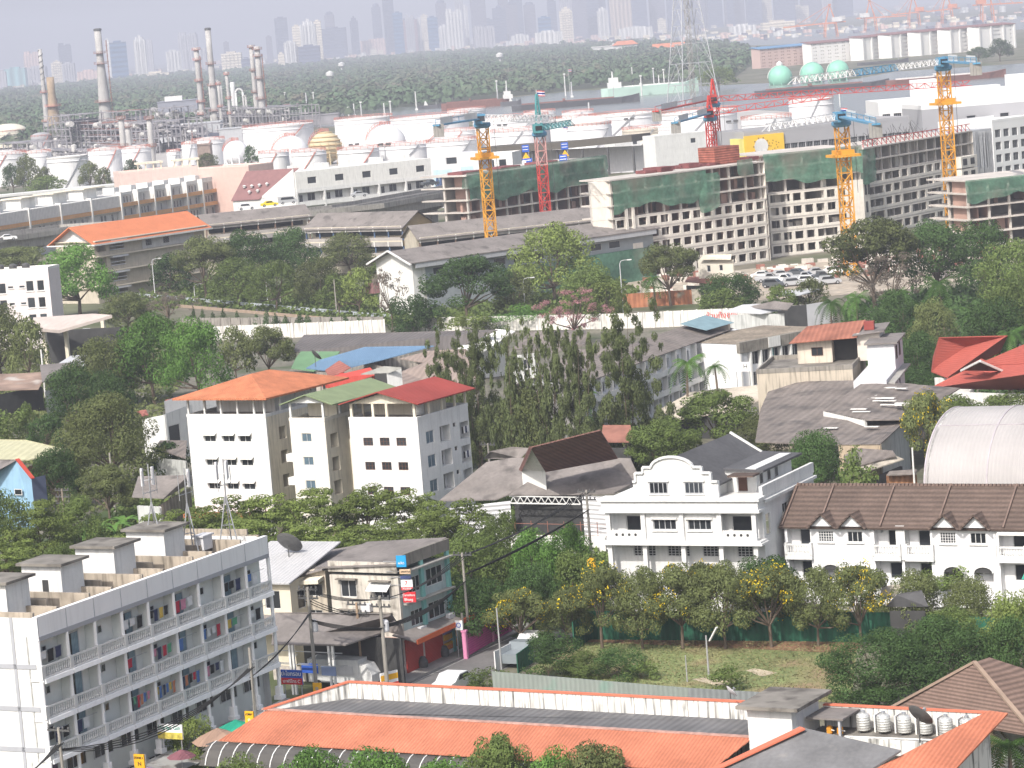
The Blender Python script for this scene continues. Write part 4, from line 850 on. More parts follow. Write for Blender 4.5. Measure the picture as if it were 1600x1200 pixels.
def site(A, B, h, D, fl, bays, label, wallrows, netz=None, seed=1, col=RAWP, kind='g', z_base=0.0, name='unfinished_block', netx=None):
    """fl floors; wallrows: floors that already have facade panels; others show slabs and columns"""
    b = Bld(name, label, 'unfinished building', A, B, h, D); W = b.W; fh = (h-z_base)/fl; r = random.Random(seed)
    for k in range(fl+1): b.box('floor_slab', RAWD, -.5, -.6, z_base+k*fh-.15, W+.5, D, z_base+k*fh+.15)
    m = MB(); n = max(3, int(W/4.2))
    for i in range(n+1):
        x = min(W-.5, W*i/n)
        for y in (.1, D*.5): m.box(x, y, 0, x+.45, y+.45, h-.15)
    b.part('columns', m, RAWD)
    m = MB()
    for k in range(fl):
        z = z_base+k*fh
        for i in range(n*2):
            x = W*i/(n*2)+.6
            if r.random() < (.75 if k < wallrows else .45): m.box(x, .8 + r.random()*1.5, z+.15, x+.15, D*.45, z+fh-.15)
            if r.random() < .35: m.box(x, r.uniform(1, 3), z+.15, x+W/(n*2)*r.uniform(.3,.8), r.uniform(3.1,3.3), z+fh*r.uniform(.5,.9))
    b.part('partition_walls', m, PINKB if kind == 'g' else RAWP)
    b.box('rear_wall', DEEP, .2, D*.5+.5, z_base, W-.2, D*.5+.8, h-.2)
    m = MB()
    for k in range(fl):
        z = z_base+k*fh
        if k < wallrows:
            ops = []; i = 0.0; c = 0; ww = W/bays
            while c < bays:
                w2 = 1.75*ww if (kind == 'm' and r.random() < .3 and c < bays-1) else ww*.72; st = ww*.14
                ops.append((c*ww+st, min(c*ww+st+w2, W-.3), fh*.30, fh*.84, None)); c += 2 if w2 > ww else 1
            lo = [(a, b_, z+p*.88, z+q*1.02, None) for a, b_, p, q, _ in ops]
            facade(m, (0, -.62), 0, W, z+.16, z+fh-.16, lo, .35)
    if m.v:
        pw = b.part('wall', m, col)
    m = MB(); facade(m, (W+.52, -.6), math.pi/2, D+.6, 0, h, []); None
    b.part('end_wall', m, col)
    if netz: net(b, *(netx or (-.8, W+.8)), -.9, netz[0], netz[1], seed)
    return b
b1 = site((728,275),(940,247),17.8,15,6,22,'unfinished slab block with bare floors under green netting, behind the yellow crane',1,(11.6,18.6),3)
m = MB()
for k in range(3): m.box(2+k*14, 3, 17.8, 2+k*14+7, 8, 18.6)
b1.part('formwork', m, mat('maroon_formwork',(.20,.07,.07),var=.2))
net(b1, -3.5, 4, -1.6, 14.5, 17.8, 8, .9)
b2 = site((953,282),(1188,253),20.6,9,8,14,'long unfinished block draped in torn green netting over neat window rows',5,(14.6,20.4),5,netx=(-.8,24.5))
net(b2, 22, 27, -1.6, 12.6, 19.8, 6, .8); net(b2, 33, 38, -1.0, 18.6, 21.6, 7, .6)
W = b2.W
b2.box('stair_wall', RAWP, 1.6, -.95, 0, 6.6, -.66, 7.6); b2.box('block_infill', PINKB, .8, -.85, 7.7, 6.4, -.66, 10.1)
for x in (2.6, 4.4): b2.box('pier', RAWP, x, -1.0, 10.2, x+.6, -.66, 15.0)
t = Bld('lift_core', 'tall pale concrete lift core standing at the end of the netted block', 'concrete tower', (922,286), (951,283.5), 20.4, 3.0); t.shell(RAWP)
for k in range(1, 8): t.box('pour_joint', RAWD, -.04, -.04, k*2.55, t.W+.04, 3.04, k*2.55+.05)
m = MB()
for i in range(12):
    x = random.Random(i).uniform(8, 44); z = 20.8; m.box(x, 3+i % 4, z, x+3, 6+i % 4, z+.5+.12*(i % 5))
b2.part('formwork', m, mat('maroon_formwork',(.20,.07,.07),var=.2)); b2.box('material_stack', mat('red_scaffold_bundle',(.30,.10,.07),var=.3,wave=('z',.5,.3)), W-9, 4, 20.8, W-2, 9, 24.4)
b3 = site((1194,243),(1336,229),21.5,16,8,8,'unfinished block beside its brown scaffold shaft, upper floors wrapped in green net',5,(15.6,21.8),11,kind='m')
m = MB()
for k in range(12):
    for x in (-3.0, -1.2): m.bar((x, -1.2, 0), (x, -1.2, 21), .14)
    m.bar((-3, -1.2, k*1.8), (-1.2, -1.2, k*1.8+1.8), .12); m.box(-3, -1.4, k*1.8, -1.0, 0, k*1.8+.12)
b3.part('scaffold_shaft', m, mat('rusty_scaffold',(.22,.12,.09),var=.3))
b3.box('corner_wall', RAWP, b3.W-3.4, -1.0, 0, b3.W+.8, -.66, 14.5)
b4 = site((1347,232),(1514,205),19.6,16,7,13,'staggered unfinished block with mixed wide and narrow openings beneath red steel beams',5,None,17,kind='m')
b4.box('stair_tower_wall', RAWP, -4.4, -1.6, 0, -.6, 6, 18.0); net(b4, -5.5, 1, -2.2, 12.5, 19.6, 9, .5)
for x in (-2.9, -1.5): b4.box('stair_slot', DARK, x, -1.66, 9.5, x+.9, -1.61, 17.4)
for k in range(2): b4.box('window_slot', DARK, -2.7, -1.66, 2+k*3.6, -1.9, -1.61, 4.4+k*3.6)
m = MB()
for k in range(24): x = b4.W*k/24; m.bar((x, -.3, 19.8), (x, -.3, 21.3), .12); m.bar((x, -.3, 21.3), (x+b4.W/24, -.3, 19.8), .1)
m.bar((0,-.3,21.3), (b4.W,-.3,21.3), .16); b4.part('roof_frame', m, REDP)
m = MB(); rr = random.Random(4)
for k in range(50): x = rr.uniform(2, b4.W*.7); m.tube((x, rr.uniform(2,6), 19.8), (x, rr.uniform(2,6), 19.8+rr.uniform(1.5,4)), .05, .05, 4)
b4.part('rebar', m, DSTEEL)
for k in range(2): b4.box('projecting_box', RAWP, b4.W-9+.0, -2.2, 8.6+k*2.9, b4.W-1, -.7, 11.2+k*2.9)
for k in range(2):
    for j in range(2): b4.box('window_slot', DARK, b4.W-8.2+j*3.8, -2.26, 9.2+k*2.9, b4.W-6.2+j*3.8, -2.21, 10.7+k*2.9)
b5 = site((1510,283),(1700,263),13.6,16,5,20,'low unfinished block at the photo edge wrapped in green netting',0,(9.6,13.8),23)

# office blocks and station behind the site
GO = mat('grey_office_wall', (.36,.36,.38), var=.05, scale=.1); WO = mat('white_office_wall', (.72,.72,.72), var=.04, scale=.1)
b = Bld('office_block', 'long grey office block with a yellow painted end behind the building site', 'office building', (1163,211), (1420,186), 21.5, 18); W = b.W
b.shell(GO, front=grid(cols(W, 22, 1.9), [(16.2,18.4),(12.4,14.6)], 'r'), dep=.3); b.parapet(GO, 21.5, .8)
yw = mat('yellow_mural_paint', (.80,.52,.06), var=.08, scale=.3)
b.box('painted_panel', yw, -.3, -.5, 15.4, 10.6, -.04, 21.2); b.part('mural_disc', MB().tube((4.2,-.56,18.4), (4.2,-.5,18.4), 1.9, 1.9, 20), WHITE2)
m = MB()
for i in range(11): a = i*2.4; m.tube((7.8+1.5*math.cos(a)*(.4+.06*i), -.56, 18.4+1.6*math.sin(a)*(.4+.06*i)), (7.8+1.5*math.cos(a)*(.4+.06*i), -.5, 18.4+1.6*math.sin(a)*(.4+.06*i)), .16, .16, 8)
for i in range(10): a = i*.628; m.tube((4.2+2.1*math.cos(a), -.6, 18.4+2.1*math.sin(a)), (4.2+2.1*math.cos(a), -.5, 18.4+2.1*math.sin(a)), .22, .22, 6)
b.part('mural_dots', m, mat('mural_brown',(.35,.2,.04),var=.1)); b.box('end_panel', mat('pale_yellow_paint',(.72,.66,.22),var=.05), -1.6, -.2, 15.6, -.35, 5, 20.6)
b = Bld('office_block', 'white office building with a ribbon of square windows and a rooftop plant box', 'office building', (1372,160), (1545,146), 24.5, 22); W = b.W
b.shell(WO, front=[(1+i*3.05, 3.1+i*3.05, 18.6, 21.2, 'r') for i in range(13)], z0=16.5, dep=.3, name='upper_wall'); b.shell(GO, z1=16.5, x0=.3, y0=.3, top=False, name='lower_wall')
b.box('plant_room', WO, 10.5, 4, 24.5, 17, 10, 29.5); b.box('roof_screen', WO, 19, 3, 24.5, 34, 9, 26.6)
for k in (30, 37.5, 46.5): b.box('stair_slot', DARK, 13+k-10, .2, 9.5, 13+k-7.4, .29, 15.5)
b.box('blue_sign', mat('blue_sign',(.04,.14,.50),var=.05), 22, -1.3, 17.8, 25, -.9, 21)
b = Bld('office_block', 'grey and white office building climbing in steps at the photo edge', 'office building', (1440,172), (1700,150), 22.5, 20); b.shell(GO, front=[(12+i*9, 14.4+i*9, 15.5, 20, 'd') for i in range(5)], dep=.4); b.box('roof_block', WO, 22, 3, 22.5, b.W, 14, 26.5); b.box('roof_block', WO, 27, 6, 26.5, b.W, 14, 29.5); b.parapet(WO, 22.5, 1.2)
b = Bld('office_block', 'white office building with a grid of dark windows cut by the photo edge', 'office building', (1550,191), (1720,170), 19.0, 18); W = b.W
b.shell(WO, front=grid([(0.9+i*3.3, 3.1+i*3.3) for i in range(7)], [(15-i*3.15, 17-i*3.15) for i in range(5)], 'r'), left=grid([(2+i*4, 4.4+i*4) for i in range(3)], [(15-i*3.15, 17-i*3.15) for i in range(5)], 'r'), dep=.3); b.parapet(WO, 19, .6)
b = Bld('office_block', 'narrow grey building with twisted metal fins between two white offices', 'office building', (1500,206), (1549,200), 18.5, 14); W = b.W
b.shell(GREYP, front=[(.6, 2.6, 15-i*3.1, 17.0-i*3.1, 'r') for i in range(4)], dep=.3); m = MB(); rr = random.Random(8)
for i in range(16): x = 3.4+i*(W-3.6)/16; m.bar((x, -.3, 2), (x+rr.uniform(-.3,.3), -.5, 9), .22, .1); m.bar((x+rr.uniform(-.3,.3), -.5, 9), (x, -.3, 18), .22, .1)
b.part('metal_fins', m, STEEL)
b = Bld('flyover_canopy', 'long dark brown canopy roof with blue direction signs hung beneath it', 'canopy', (752,231), (985,219), 11.5, 12); W = b.W
BRC = mat('brown_canopy', (.095,.085,.07), var=.1); b.part('roof', MB().prism([(-.5,11.6),(W*.55,12.0),(W+.5,13.2),(W+.5,10.9),(W*.5,9.6),(-.5,9.2)], 0, 12), BRC)
for i in range(7): b.box('post', DSTEEL, W*i/6-.3, 1, 0, W*i/6+.3, 1.6, 9.4)
b.box('rear_wall', LGREY, 0, 10, 0, W, 10.3, 9)
# direction signs
def signtext(par, txt, x, y, z, size, m, rz=0.0, rx=math.pi/2, ext=.01, al='CENTER', name='lettering'):
    c = bpy.data.curves.new('lettering', 'FONT'); c.body = txt; c.size = size; c.extrude = ext; c.align_x = al; c.align_y = 'CENTER'; c.materials.append(m)
    t_ = bpy.data.objects.new('t', c); me = bpy.data.meshes.new_from_object(t_); bpy.data.objects.remove(t_); o = bpy.data.objects.new(name, me); C.objects.link(o); o.parent = par; o.location = (x, y, z); o.rotation_euler = (rx, 0, rz); return o
SB = mat('sign_blue', (.03,.10,.45), var=.03); SW = mat('sign_white', (.85,.85,.85), var=0); SY = mat('sign_yellow', (.80,.42,.02), var=.05); SR = mat('sign_red', (.62,.03,.04), var=.05)
for i, (x, y0, w, z) in enumerate([(821,232,11,0),(882,228,11,0),(824,253,15,1),(880,247,12,1)]):
    p = GY(x, y0, 745-i); e = empty('direction_sign', ['blue direction sign with a yellow warning triangle, near the yellow crane','blue direction sign with a yellow warning triangle, under the small flag','wide blue direction sign with a white roundel over the netted block','small plain blue sign low beside the red crane mast'][i], 'road sign', (p.x, p.y, 0)); s = F_PX/745; w2 = w/s/2
    obj('board', MB().box(-w2, -.1, p.z-.9, w2, .1, p.z+.9), SB, e); obj('post', MB().tube((w2*.8, .2, 0), (w2*.8, .2, p.z), .12, .12, 6), STEEL, e)
    m = MB()
    for k in range(2 if i != 2 else 1): m.box(-w2*.8+(.6 if i == 2 else 0), -.14, p.z+.35-k*.7, w2*.75, -.11, p.z+.5-k*.7)
    if i == 2: m.tube((-w2*.7, -.14, p.z), (-w2*.7, -.11, p.z), .55, .55, 12)
    obj('lettering', m, SW, e)
    if z == 0: obj('warning_triangle', MB().prism([(-1.0,p.z-2.6),(1.0,p.z-2.6),(0,p.z-1.0)], -.1, .1), SY, e)
def flag(par, x, y, z, s=1.0):
    m1, m2, m3 = MB(), MB(), MB()
    for k, (a, mm) in enumerate(((0,m1),(.167,m2),(.333,m3),(.667,m2),(.833,m1))):
        h_ = {0:.167,1:.166,2:.334,3:.166,4:.167}[k]
        for j in range(6): x0, x1 = j*.25, (j+1)*.25; y0, y1 = .12*math.sin(x0*5), .12*math.sin(x1*5); d0, d1 = -.12*x0, -.12*x1; mm.add([(x+x0*s,y+y0*s,z+(a+d0)*s),(x+x1*s,y+y1*s,z+(a+d1)*s),(x+x1*s,y+y1*s,z+(a+h_+d1)*s),(x+x0*s,y+y0*s,z+(a+h_+d0)*s)], [(0,1,2,3)])
    f = obj('flag', m1, SR, par); obj('white_stripe', m2, SW, f); obj('blue_stripe', m3, mat('flag_blue',(.03,.04,.22),var=0), f)
for i, (x, yb, yt, s_) in enumerate([(881,255,196,2.0),(841,214,140,2.0),(667,425,362,1.9),(888,150,108,2.5),(1309,199,168,1.4),(855,1082,1030,.6)][:5]):
    g = G(x+3, yb) if i in (0,2,3) else bpy.data.objects['tower_crane.001' if i == 1 else 'tower_crane.002'].location; s = F_PX/g.y; z0 = 0 if i in (0,2,3) else (33 if i == 1 else 34.8)
    top = GY(x, yt, g.y).z; e = empty('flag_pole', ['striped national flag on a pole before the brown canopy','striped flag flying from the top of the blue crane head','striped flag on a school pole before the grey roofs','small flag on a pole by the moored coaster','white and red flag on top of the yellow crane cab'][i], 'flag', (g.x, g.y, z0)); h = top-z0
    obj('pole', MB().tube((0,0,0), (0,0,h), .12, .08, 6), WHITE2, e); flag(e, .1, 0, h-s_*.7, s_*.6)

# ---------------------------------------------------------------- elevated road
vp = [(-60,380),(120,354),(300,343),(480,331),(600,317),(740,292),(860,270)]; ZD = 9.0
pts = [G(x, y, ZD+1.0) for x, y in vp]
def viaduct():
    e = empty('elevated_road', 'long grey concrete viaduct with stained parapets crossing the whole left half', 'viaduct', (pts[0].x, pts[0].y, 0)); o = pts[0]
    P2 = [Vector((p.x-o.x, p.y-o.y)) for p in pts]; n = [(P2[min(i+1,len(P2)-1)]-P2[max(i-1,0)]).normalized() for i in range(len(P2))]; nn = [Vector((-d.y, d.x)) for d in n]
    def sweep(y0, y1, z0, z1):
        mb = MB(); v = []
        for p, q in zip(P2, nn):
            for (a, z) in ((y0,z0),(y1,z0),(y1,z1),(y0,z1)): v.append((p.x+q.x*a, p.y+q.y*a, z))
        f = [(i*4+k, i*4+(k+1)%4, (i+1)*4+(k+1)%4, (i+1)*4+k) for i in range(len(P2)-1) for k in range(4)]
        return mb.add(v, f + [(3,2,1,0), tuple(len(v)-4+k for k in range(4))])
    VC = mat('viaduct_concrete', (.36,.34,.31), var=.15, scale=.12, streak=.35, fine=.1)
    obj('parapet', sweep(0,.35,ZD-.35,ZD+1.0), VC, e); obj('parapet', sweep(17.6,18,ZD-.3,ZD+1.0), VC, e); obj('deck', sweep(.36,17.59,ZD-.4,ZD), ASPH, e); obj('girder', sweep(1.2,16.5,ZD-2.6,ZD-.42), VC, e); obj('median', sweep(8.7,9.1,ZD+.004,ZD+.8), VC, e)
    for i in range(len(P2)-1):
        for t in (.25, .75):
            p = P2[i].lerp(P2[i+1], t); q = nn[i]; a = math.atan2(n[i].y, n[i].x); c = p+q*9
            obj('pier', MB().box(-1.3,-2.5,0,1.3,2.5,ZD-4).prism([(-2.5,ZD-4),(2.5,ZD-4),(7,ZD-2.62),(-7,ZD-2.62)], -1.3, 1.3, 'x'), VC, e, (c.x, c.y, 0), a)
    return e
viaduct()
def car(name, label, cat, p, rz, body, z=0.0, kind='sedan', sc=1.0, group=None):
    e = empty(name, label, cat, (p.x, p.y, z), rz, group); e.scale = (sc, sc, sc); L, Wd = 4.4, 1.74
    prof = {'sedan': [(-2.2,.32),(2.2,.32),(2.2,.62),(2.05,.82),(1.15,.94),(.5,1.42),(-.75,1.44),(-1.45,.98),(-2.1,.9),(-2.2,.6)],
            'hatch': [(-1.9,.32),(2.1,.32),(2.1,.66),(1.95,.88),(1.15,1.0),(.5,1.55),(-1.5,1.58),(-1.85,1.0),(-1.9,.6)],
            'pickup': [(-2.5,.4),(2.4,.4),(2.4,.8),(2.25,1.0),(1.2,1.1),(.6,1.68),(-.5,1.7),(-.65,1.12),(-2.5,1.12)],
            'van': [(-2.4,.35),(2.3,.35),(2.3,.9),(1.9,1.2),(1.3,1.9),(-2.35,1.95),(-2.4,1.0)]}[kind]
    obj('body', MB().prism(prof, -Wd/2, Wd/2), body, e)
    gz = {'sedan': (-.95,.62,1.0,1.36), 'hatch': (-1.5,.62,1.02,1.48), 'pickup': (-.45,.7,1.14,1.6), 'van': (-1.9,1.3,1.15,1.75)}[kind]
    for s_ in (-1, 1): obj('side_window', MB().prism([(gz[0],gz[2]),(gz[1]+.3,gz[2]),(gz[1]-.1,gz[3]),(gz[0]+.25,gz[3])], s_*Wd/2, s_*(Wd/2+.02)), GLASS, e)
    ws = {'sedan': ((1.12,.98),(.55,1.38)), 'hatch': ((1.12,1.04),(.55,1.5)), 'pickup': ((1.18,1.14),(.65,1.63)), 'van': ((1.87,1.26),(1.36,1.84))}[kind]
    (xa,za),(xb,zb) = ws; obj('windscreen', MB().add([(xa+.03,-.75,za),(xa+.03,.75,za),(xb+.03,.68,zb),(xb+.03,-.68,zb),(xa+.01,-.75,za-.02),(xa+.01,.75,za-.02),(xb,.68,zb),(xb,-.68,zb)], [(0,1,2,3),(7,6,5,4),(0,4,5,1),(2,6,7,3)]), GLASS, e)
    for x in (-1.35, 1.35):
        for y in (-Wd/2+.05, Wd/2-.05):
            w = obj('wheel', MB().tube((0,-.11,0), (0,.11,0), .33, .33, 14), mat('tyre_rubber',(.02,.02,.02),var=0), e, (x, y, .33)); obj('rim', MB().tube((0,-.125,0), (0,.125,0), .19, .19, 10), STEEL, w)
    return e
PAINT = lambda n, c: mat(n, c, rough=.3, var=.02, spec=.6)
CW, CS, CY, CD, CR = PAINT('white_car_paint',(.78,.78,.78)), PAINT('silver_car_paint',(.42,.43,.45)), PAINT('yellow_taxi_paint',(.80,.62,.04)), PAINT('dark_car_paint',(.08,.09,.10)), PAINT('red_car_paint',(.45,.04,.03))
for (x, y, kd, pt, lb, nm) in [(385,326,'hatch',CW,'white hatchback driving on the viaduct ahead of the taxi','car'),(421,321,'sedan',CY,'yellow taxi driving on the viaduct','taxi'),(450,317,'van',CS,'pale silver people carrier behind the taxi on the viaduct','car'),(561,306,'sedan',CS,'grey sedan on the viaduct before the white long building','car'),(672,289,'pickup',CD,'dark pickup truck on the viaduct near the mural wall','pickup_truck'),(12,374,'sedan',CW,'white sedan on the viaduct at the photo edge','car')]:
    p = G(x, y, ZD+.3); p2 = G(x+20, y-1.2*(2.6 if x > 600 else 1.6), ZD+.3); car(nm, lb, 'car', p, math.atan2(p2.y-p.y, p2.x-p.x)*.6, pt, ZD+.01, kd, 1.1)

# ---------------------------------------------------------------- terraces and halls beyond the viaduct
OB = mat('orange_balcony_band', (.60,.33,.15), var=.1, scale=.3, streak=.15); SHW = mat('pale_grey_wall', (.52,.51,.50), var=.08, streak=.15); PKW = mat('pale_pink_wall', (.70,.55,.50), var=.06, streak=.1)  # SHW is one plain pale grey wall colour with faint streaks
b = Bld('shophouse_row', 'long row of white shophouses with orange balcony bands behind the viaduct', 'shophouse row', (188,305), (363,278), 13.2, 12); W = b.W
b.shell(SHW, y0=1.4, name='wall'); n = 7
for i in range(n+1): b.box('pier', WHITE, W*i/n-.25, -.3, 0, W*i/n+.25, 1.4, 14.2)
for k in range(3): z = 2.3+k*3.75; b.box('balcony_band', OB, 0, -.1, z-.1, W, .1, z+1.0); b.box('floor_slab', WHITE, 0, .1, z-.2, W, 1.39, z)
for i in range(n):
    for k in range(3):
        z = 2.3+k*3.75
        for q in (.15, .38, .55, .75): 
            if (i*7+k*3+int(q*10)) % 4: window(b.r, (0,1.4), 0, W*(i+q)/n, W*(i+q)/n+.9, z+.9, z+2.9, -.03, 'w')
for i in range(n): b.box('roof_screen', WHITE, W*(i+.05)/n, .3, 13.2, W*(i+.75)/n, .5, 13.9+.3*(i % 3)); b.box('roof_room', WHITE, W*(i+.5)/n, 5, 13.2, W*(i+.8)/n, 9, 15.2)
b = Bld('shophouse_row', 'lower row of white shophouses with a lattice parapet above one orange band', 'shophouse row', (-60,344), (188,306), 13.0, 12); W = b.W
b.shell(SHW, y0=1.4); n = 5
for i in range(n+1): b.box('pier', WHITE, W*i/n-.3, -.4, 0, W*i/n+.3, 1.4, 13.6)
b.box('balcony_band', OB, 0, -.1, 8.7, W, .1, 9.8); b.box('lattice_parapet', mat('lattice_blocks',(.62,.60,.58),var=.08,wave=('x',.7,.12)), 0, 0, 9.85, W, .15, 13.0); b.box('floor_slab', WHITE, 0, .2, 8.5, W, 1.39, 8.7); b.box('roof_slab', WHITE, 0, .2, 12.7, W, 12, 13.1)
for i in range(n):
    for q in (.12, .40, .52, .76): window(b.r, (0,1.4), 0, W*(i+q)/n, W*(i+q)/n+1.2, 5.6, 8.0, -.03, 'w')
    b.box('roof_room', WHITE, W*(i+.15)/n, 4, 13.1, W*(i+.6)/n, 9, 16.0); b.box('roof_canopy', CREAM, W*(i+.1)/n, 3, 16.0, W*(i+.8)/n, 10, 16.3)
b = Bld('railway_canopy', 'long thin white roof line behind the lower shophouse row', 'canopy', (-40,310), (186,288), 9, 8); b.box('roof', WHITE2, 0,0,8.4,b.W,8,9.2); b.box('wall', GREYP, 0,.6,0,b.W,8,8.35)
b = Bld('pink_block', 'plain pale pink block with tiny dark openings and rooftop pergolas', 'building', (187,274), (309,263), 17.0, 14); W = b.W
b.shell(PKW, front=[(W*q, W*q+w_, 11.8, 12.9, 'd') for q, w_ in ((.02,.6),(.08,.6),(.14,1.5),(.24,1.6),(.37,.5),(.47,.5),(.56,.8),(.66,2.5),(.80,3))], dep=.25); b.parapet(PKW, 17, .8)
for q in (.25, .72):
    m = MB(); 
    for k in range(4): m.box(W*q+k*2.4, 3, 17, W*q+k*2.4+.4, 3.4, 19.6)
    m.box(W*q-.3, 2.6, 19.6, W*q+8, 7, 20.2); b.part('pergola', m, CREAM)
b = Bld('pink_block', 'taller windowless pink wall block rising behind the maroon roof', 'building', (309,264), (388,260), 17.0, 12); b.shell(mat('dusty_pink_wall',(.60,.43,.38),var=.06)); b.parapet(PKW, 17, .4, x0=0)
def slope_hall():
    A, B_, h = (364,313), (462,307), 9.6
    b = Bld('market_hall', 'white hall with a maroon lean-to roof carrying six little white vents', 'hall', A, B_, h, 14); W = b.W; za = 9.6
    x3 = b.lp(392,313,za)[0]; m = MB()
    m.add([(0,0,za),(x3,0,za),(W,0,za),(x3,0,2),(0,0,2),(W,0,2)], [(4,3,1,0),(3,5,2,1)]); 
    b.box('wall', WHITE2, 0,0,0,W,.3,za+.1); z2 = 17.5; m = MB(); p0, p1, p2, p3 = (0,-.3,za), (x3,-.3,za), (W,-.2,z2), (x3-1.5,-.1+1.5,z2)
    b.part('gable_wall', MB().add([(x3,-.1,za),(W,-.1,za),(W,-.1,z2),(x3,.2,za),(W,.2,za),(W,.2,z2)], [(0,1,2),(5,4,3),(0,2,5,3),(1,4,5,2)]), WHITE2)
    b.part('roof', MB().slab((-.4,-.4,za),(x3+.2,-.4,za),(W+.2,3.4,z2),(3.5,3.4,z2),.25), RM)
    for i, (px_, q) in enumerate([(.18,.42),(.30,.42),(.42,.44),(.54,.46),(.27,.22),(.40,.24)]):
        y = -.4+3.8*q; z = za+(z2-za)*q; x = W*px_; b.part('roof_vent', MB().lathe([(.35,0),(.35,.4),(.6,.5),(.15,.8)], (x, y-.3, z), 10), WHITE2)
slope_hall()
b = Bld('white_terrace', 'long white two storey terrace with recessed balconies and dark windows', 'terrace building', (461,269), (673,247), 14.5, 12); W = b.W; n = 5
b.shell(WHITE, front=[(W*(i+.42)/n, W*(i+.42)/n+3.0, 10.6, 12.6, 'd') for i in range(n)], z0=8.6, dep=.3, name='upper_wall'); b.shell(WHITE, z1=8.6, y0=1.6, top=False, name='lower_wall')
for i in range(n+1): b.box('pier', WHITE2, W*i/n-.25, -.2, 0, W*i/n+.25, 1.6, 8.6)
b.box('balcony_rail', WHITE2, 0,-.1,8.1,W,.1,9.3); b.box('balcony_rail', WHITE2, 0,-.1,4.0,W,.1,5.4); b.box('floor_slab', WHITE2, 0,.1,3.9,W,1.59,4.1)
for i in range(n):
    window(b.r, (0,1.6), 0, W*(i+.45)/n, W*(i+.45)/n+2.6, 5.5, 7.8, -.03, 'w'); window(b.r, (0,1.6), 0, W*(i+.15)/n, W*(i+.15)/n+1.2, 5.2, 7.4, -.03, 'w')
    b.box('roof_tank_room', WHITE, W*(i+.2)/n, 5, 14.5, W*(i+.5)/n, 9, 16.2)
b = Bld('mural_wall_block', 'pale grey block with a blue figure mural beside the yellow crane', 'building', (672,243), (748,238), 16.0, 12); b.shell(LGREY, front=[(5,8.4,13,15,'d')], dep=.3)
b.box('mural_panel', mat('pale_blue_mural',(.42,.56,.62),var=.1), 0.6,-.08,5.5,6.6,-.02,11.5); b.box('mural_panel', mat('pale_blue_mural',(.42,.56,.62),var=.1), 9.5,-.08,6,13.5,-.02,12)
m = MB(); [m.lathe([(.1,0),(.55,.4),(.45,2.2),(.3,2.9),(.42,3.3),(.1,3.8)], (1.8+i*1.1, -.5, 6.2-.2*i), 8) for i in range(3)]; b.part('painted_figures', m, mat('mural_navy',(.06,.10,.20),var=.1))
for i, (x0,y0,x1,y1,hh,D,lb) in enumerate([(755,243,800,240,13,10,'white block with dark openings right behind the yellow crane mast'),(1023,215,1102,207,13,8,'plain white box building before the wide tank'),(1110,222,1165,218,9,8,'low white shed with a curved ramp beside the yellow painted wall'),(960,216,1000,212,9,8,'small white kiosk block beyond the canopy end')]):
    b = Bld('white_building', lb, 'building', (x0,y0), (x1,y1), hh, D); b.shell(WHITE2, front=[(1+k*4, 3.4+k*4, hh-4, hh-1.6, 'd') for k in range(int(b.W/4.2))] if i == 0 else [(b.W*.7, b.W*.7+2, hh-3, hh-1.4, 'd')], dep=.3); b.parapet(WHITE2, hh, .5)

# ---------------------------------------------------------------- school with the orange roof and its wings
BEI = mat('beige_school_wall', (.50,.45,.37), var=.1, streak=.15); SLAB = mat('cream_edge_slab', (.60,.54,.44), var=.08)
b = Bld('school_block', 'four storey school block with a bright orange pitched roof and open stair bays', 'school building', (146,377), (318,352), 13.6, 14); W = b.W; x1 = b.lp(246,372,13.6)[0]
m = MB(); gable(m, 0, W, 0, 12, 13.7, 16.9, 'x', 1.3, .25); b.part('roof', m, RORANGE)
m = MB(); gable_ends(m, .2, W-.2, 0, 12, 13.6, 16.7, 'x', .3); b.part('gable', m, LGREY); b.part('ridge_trim', MB().box(-1.4,-1.6,12.6,W+1.3,-1.4,12.95).box(-1.5,-1.4,12.7,-1.3,13.2,12.95), WHITE)
for k in range(4):
    z = k*3.4; ops = [(.8,3.4,z+.9,z+2.9,None,2.0),(4.6,9.0,z+.8,z+3.0,None,2.6)] + ([(W*.55+i*3.2, W*.55+i*3.2+1.6, z+1.0, z+2.6, None, .8) for i in range(4)] if k == 3 else [])
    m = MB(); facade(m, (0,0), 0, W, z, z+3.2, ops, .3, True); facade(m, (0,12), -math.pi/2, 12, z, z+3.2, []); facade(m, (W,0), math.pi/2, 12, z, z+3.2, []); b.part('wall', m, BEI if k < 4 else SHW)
    b.box('floor_slab', SLAB, -.5,-1.0,z+3.2,W+.3,12.3,z+3.42)
    for q in (.9, 1.6): b.box('rail', LGREY, 4.6,-.12,z+q,9.0,-.02,z+q+.18)
    b.box('sunshade', LGREY, 4.4,-1.0,z+2.7,9.2,-.03,z+3.1)
b.box('pale_wall_panel', SHW, 14.5,-.1,10.4,W*.9,-.02,13.3)
for q in (15.5, 21): window(b.r, (0,-.12), 0, q, q+2, 10.9, 12.4, 0.0, 'd')
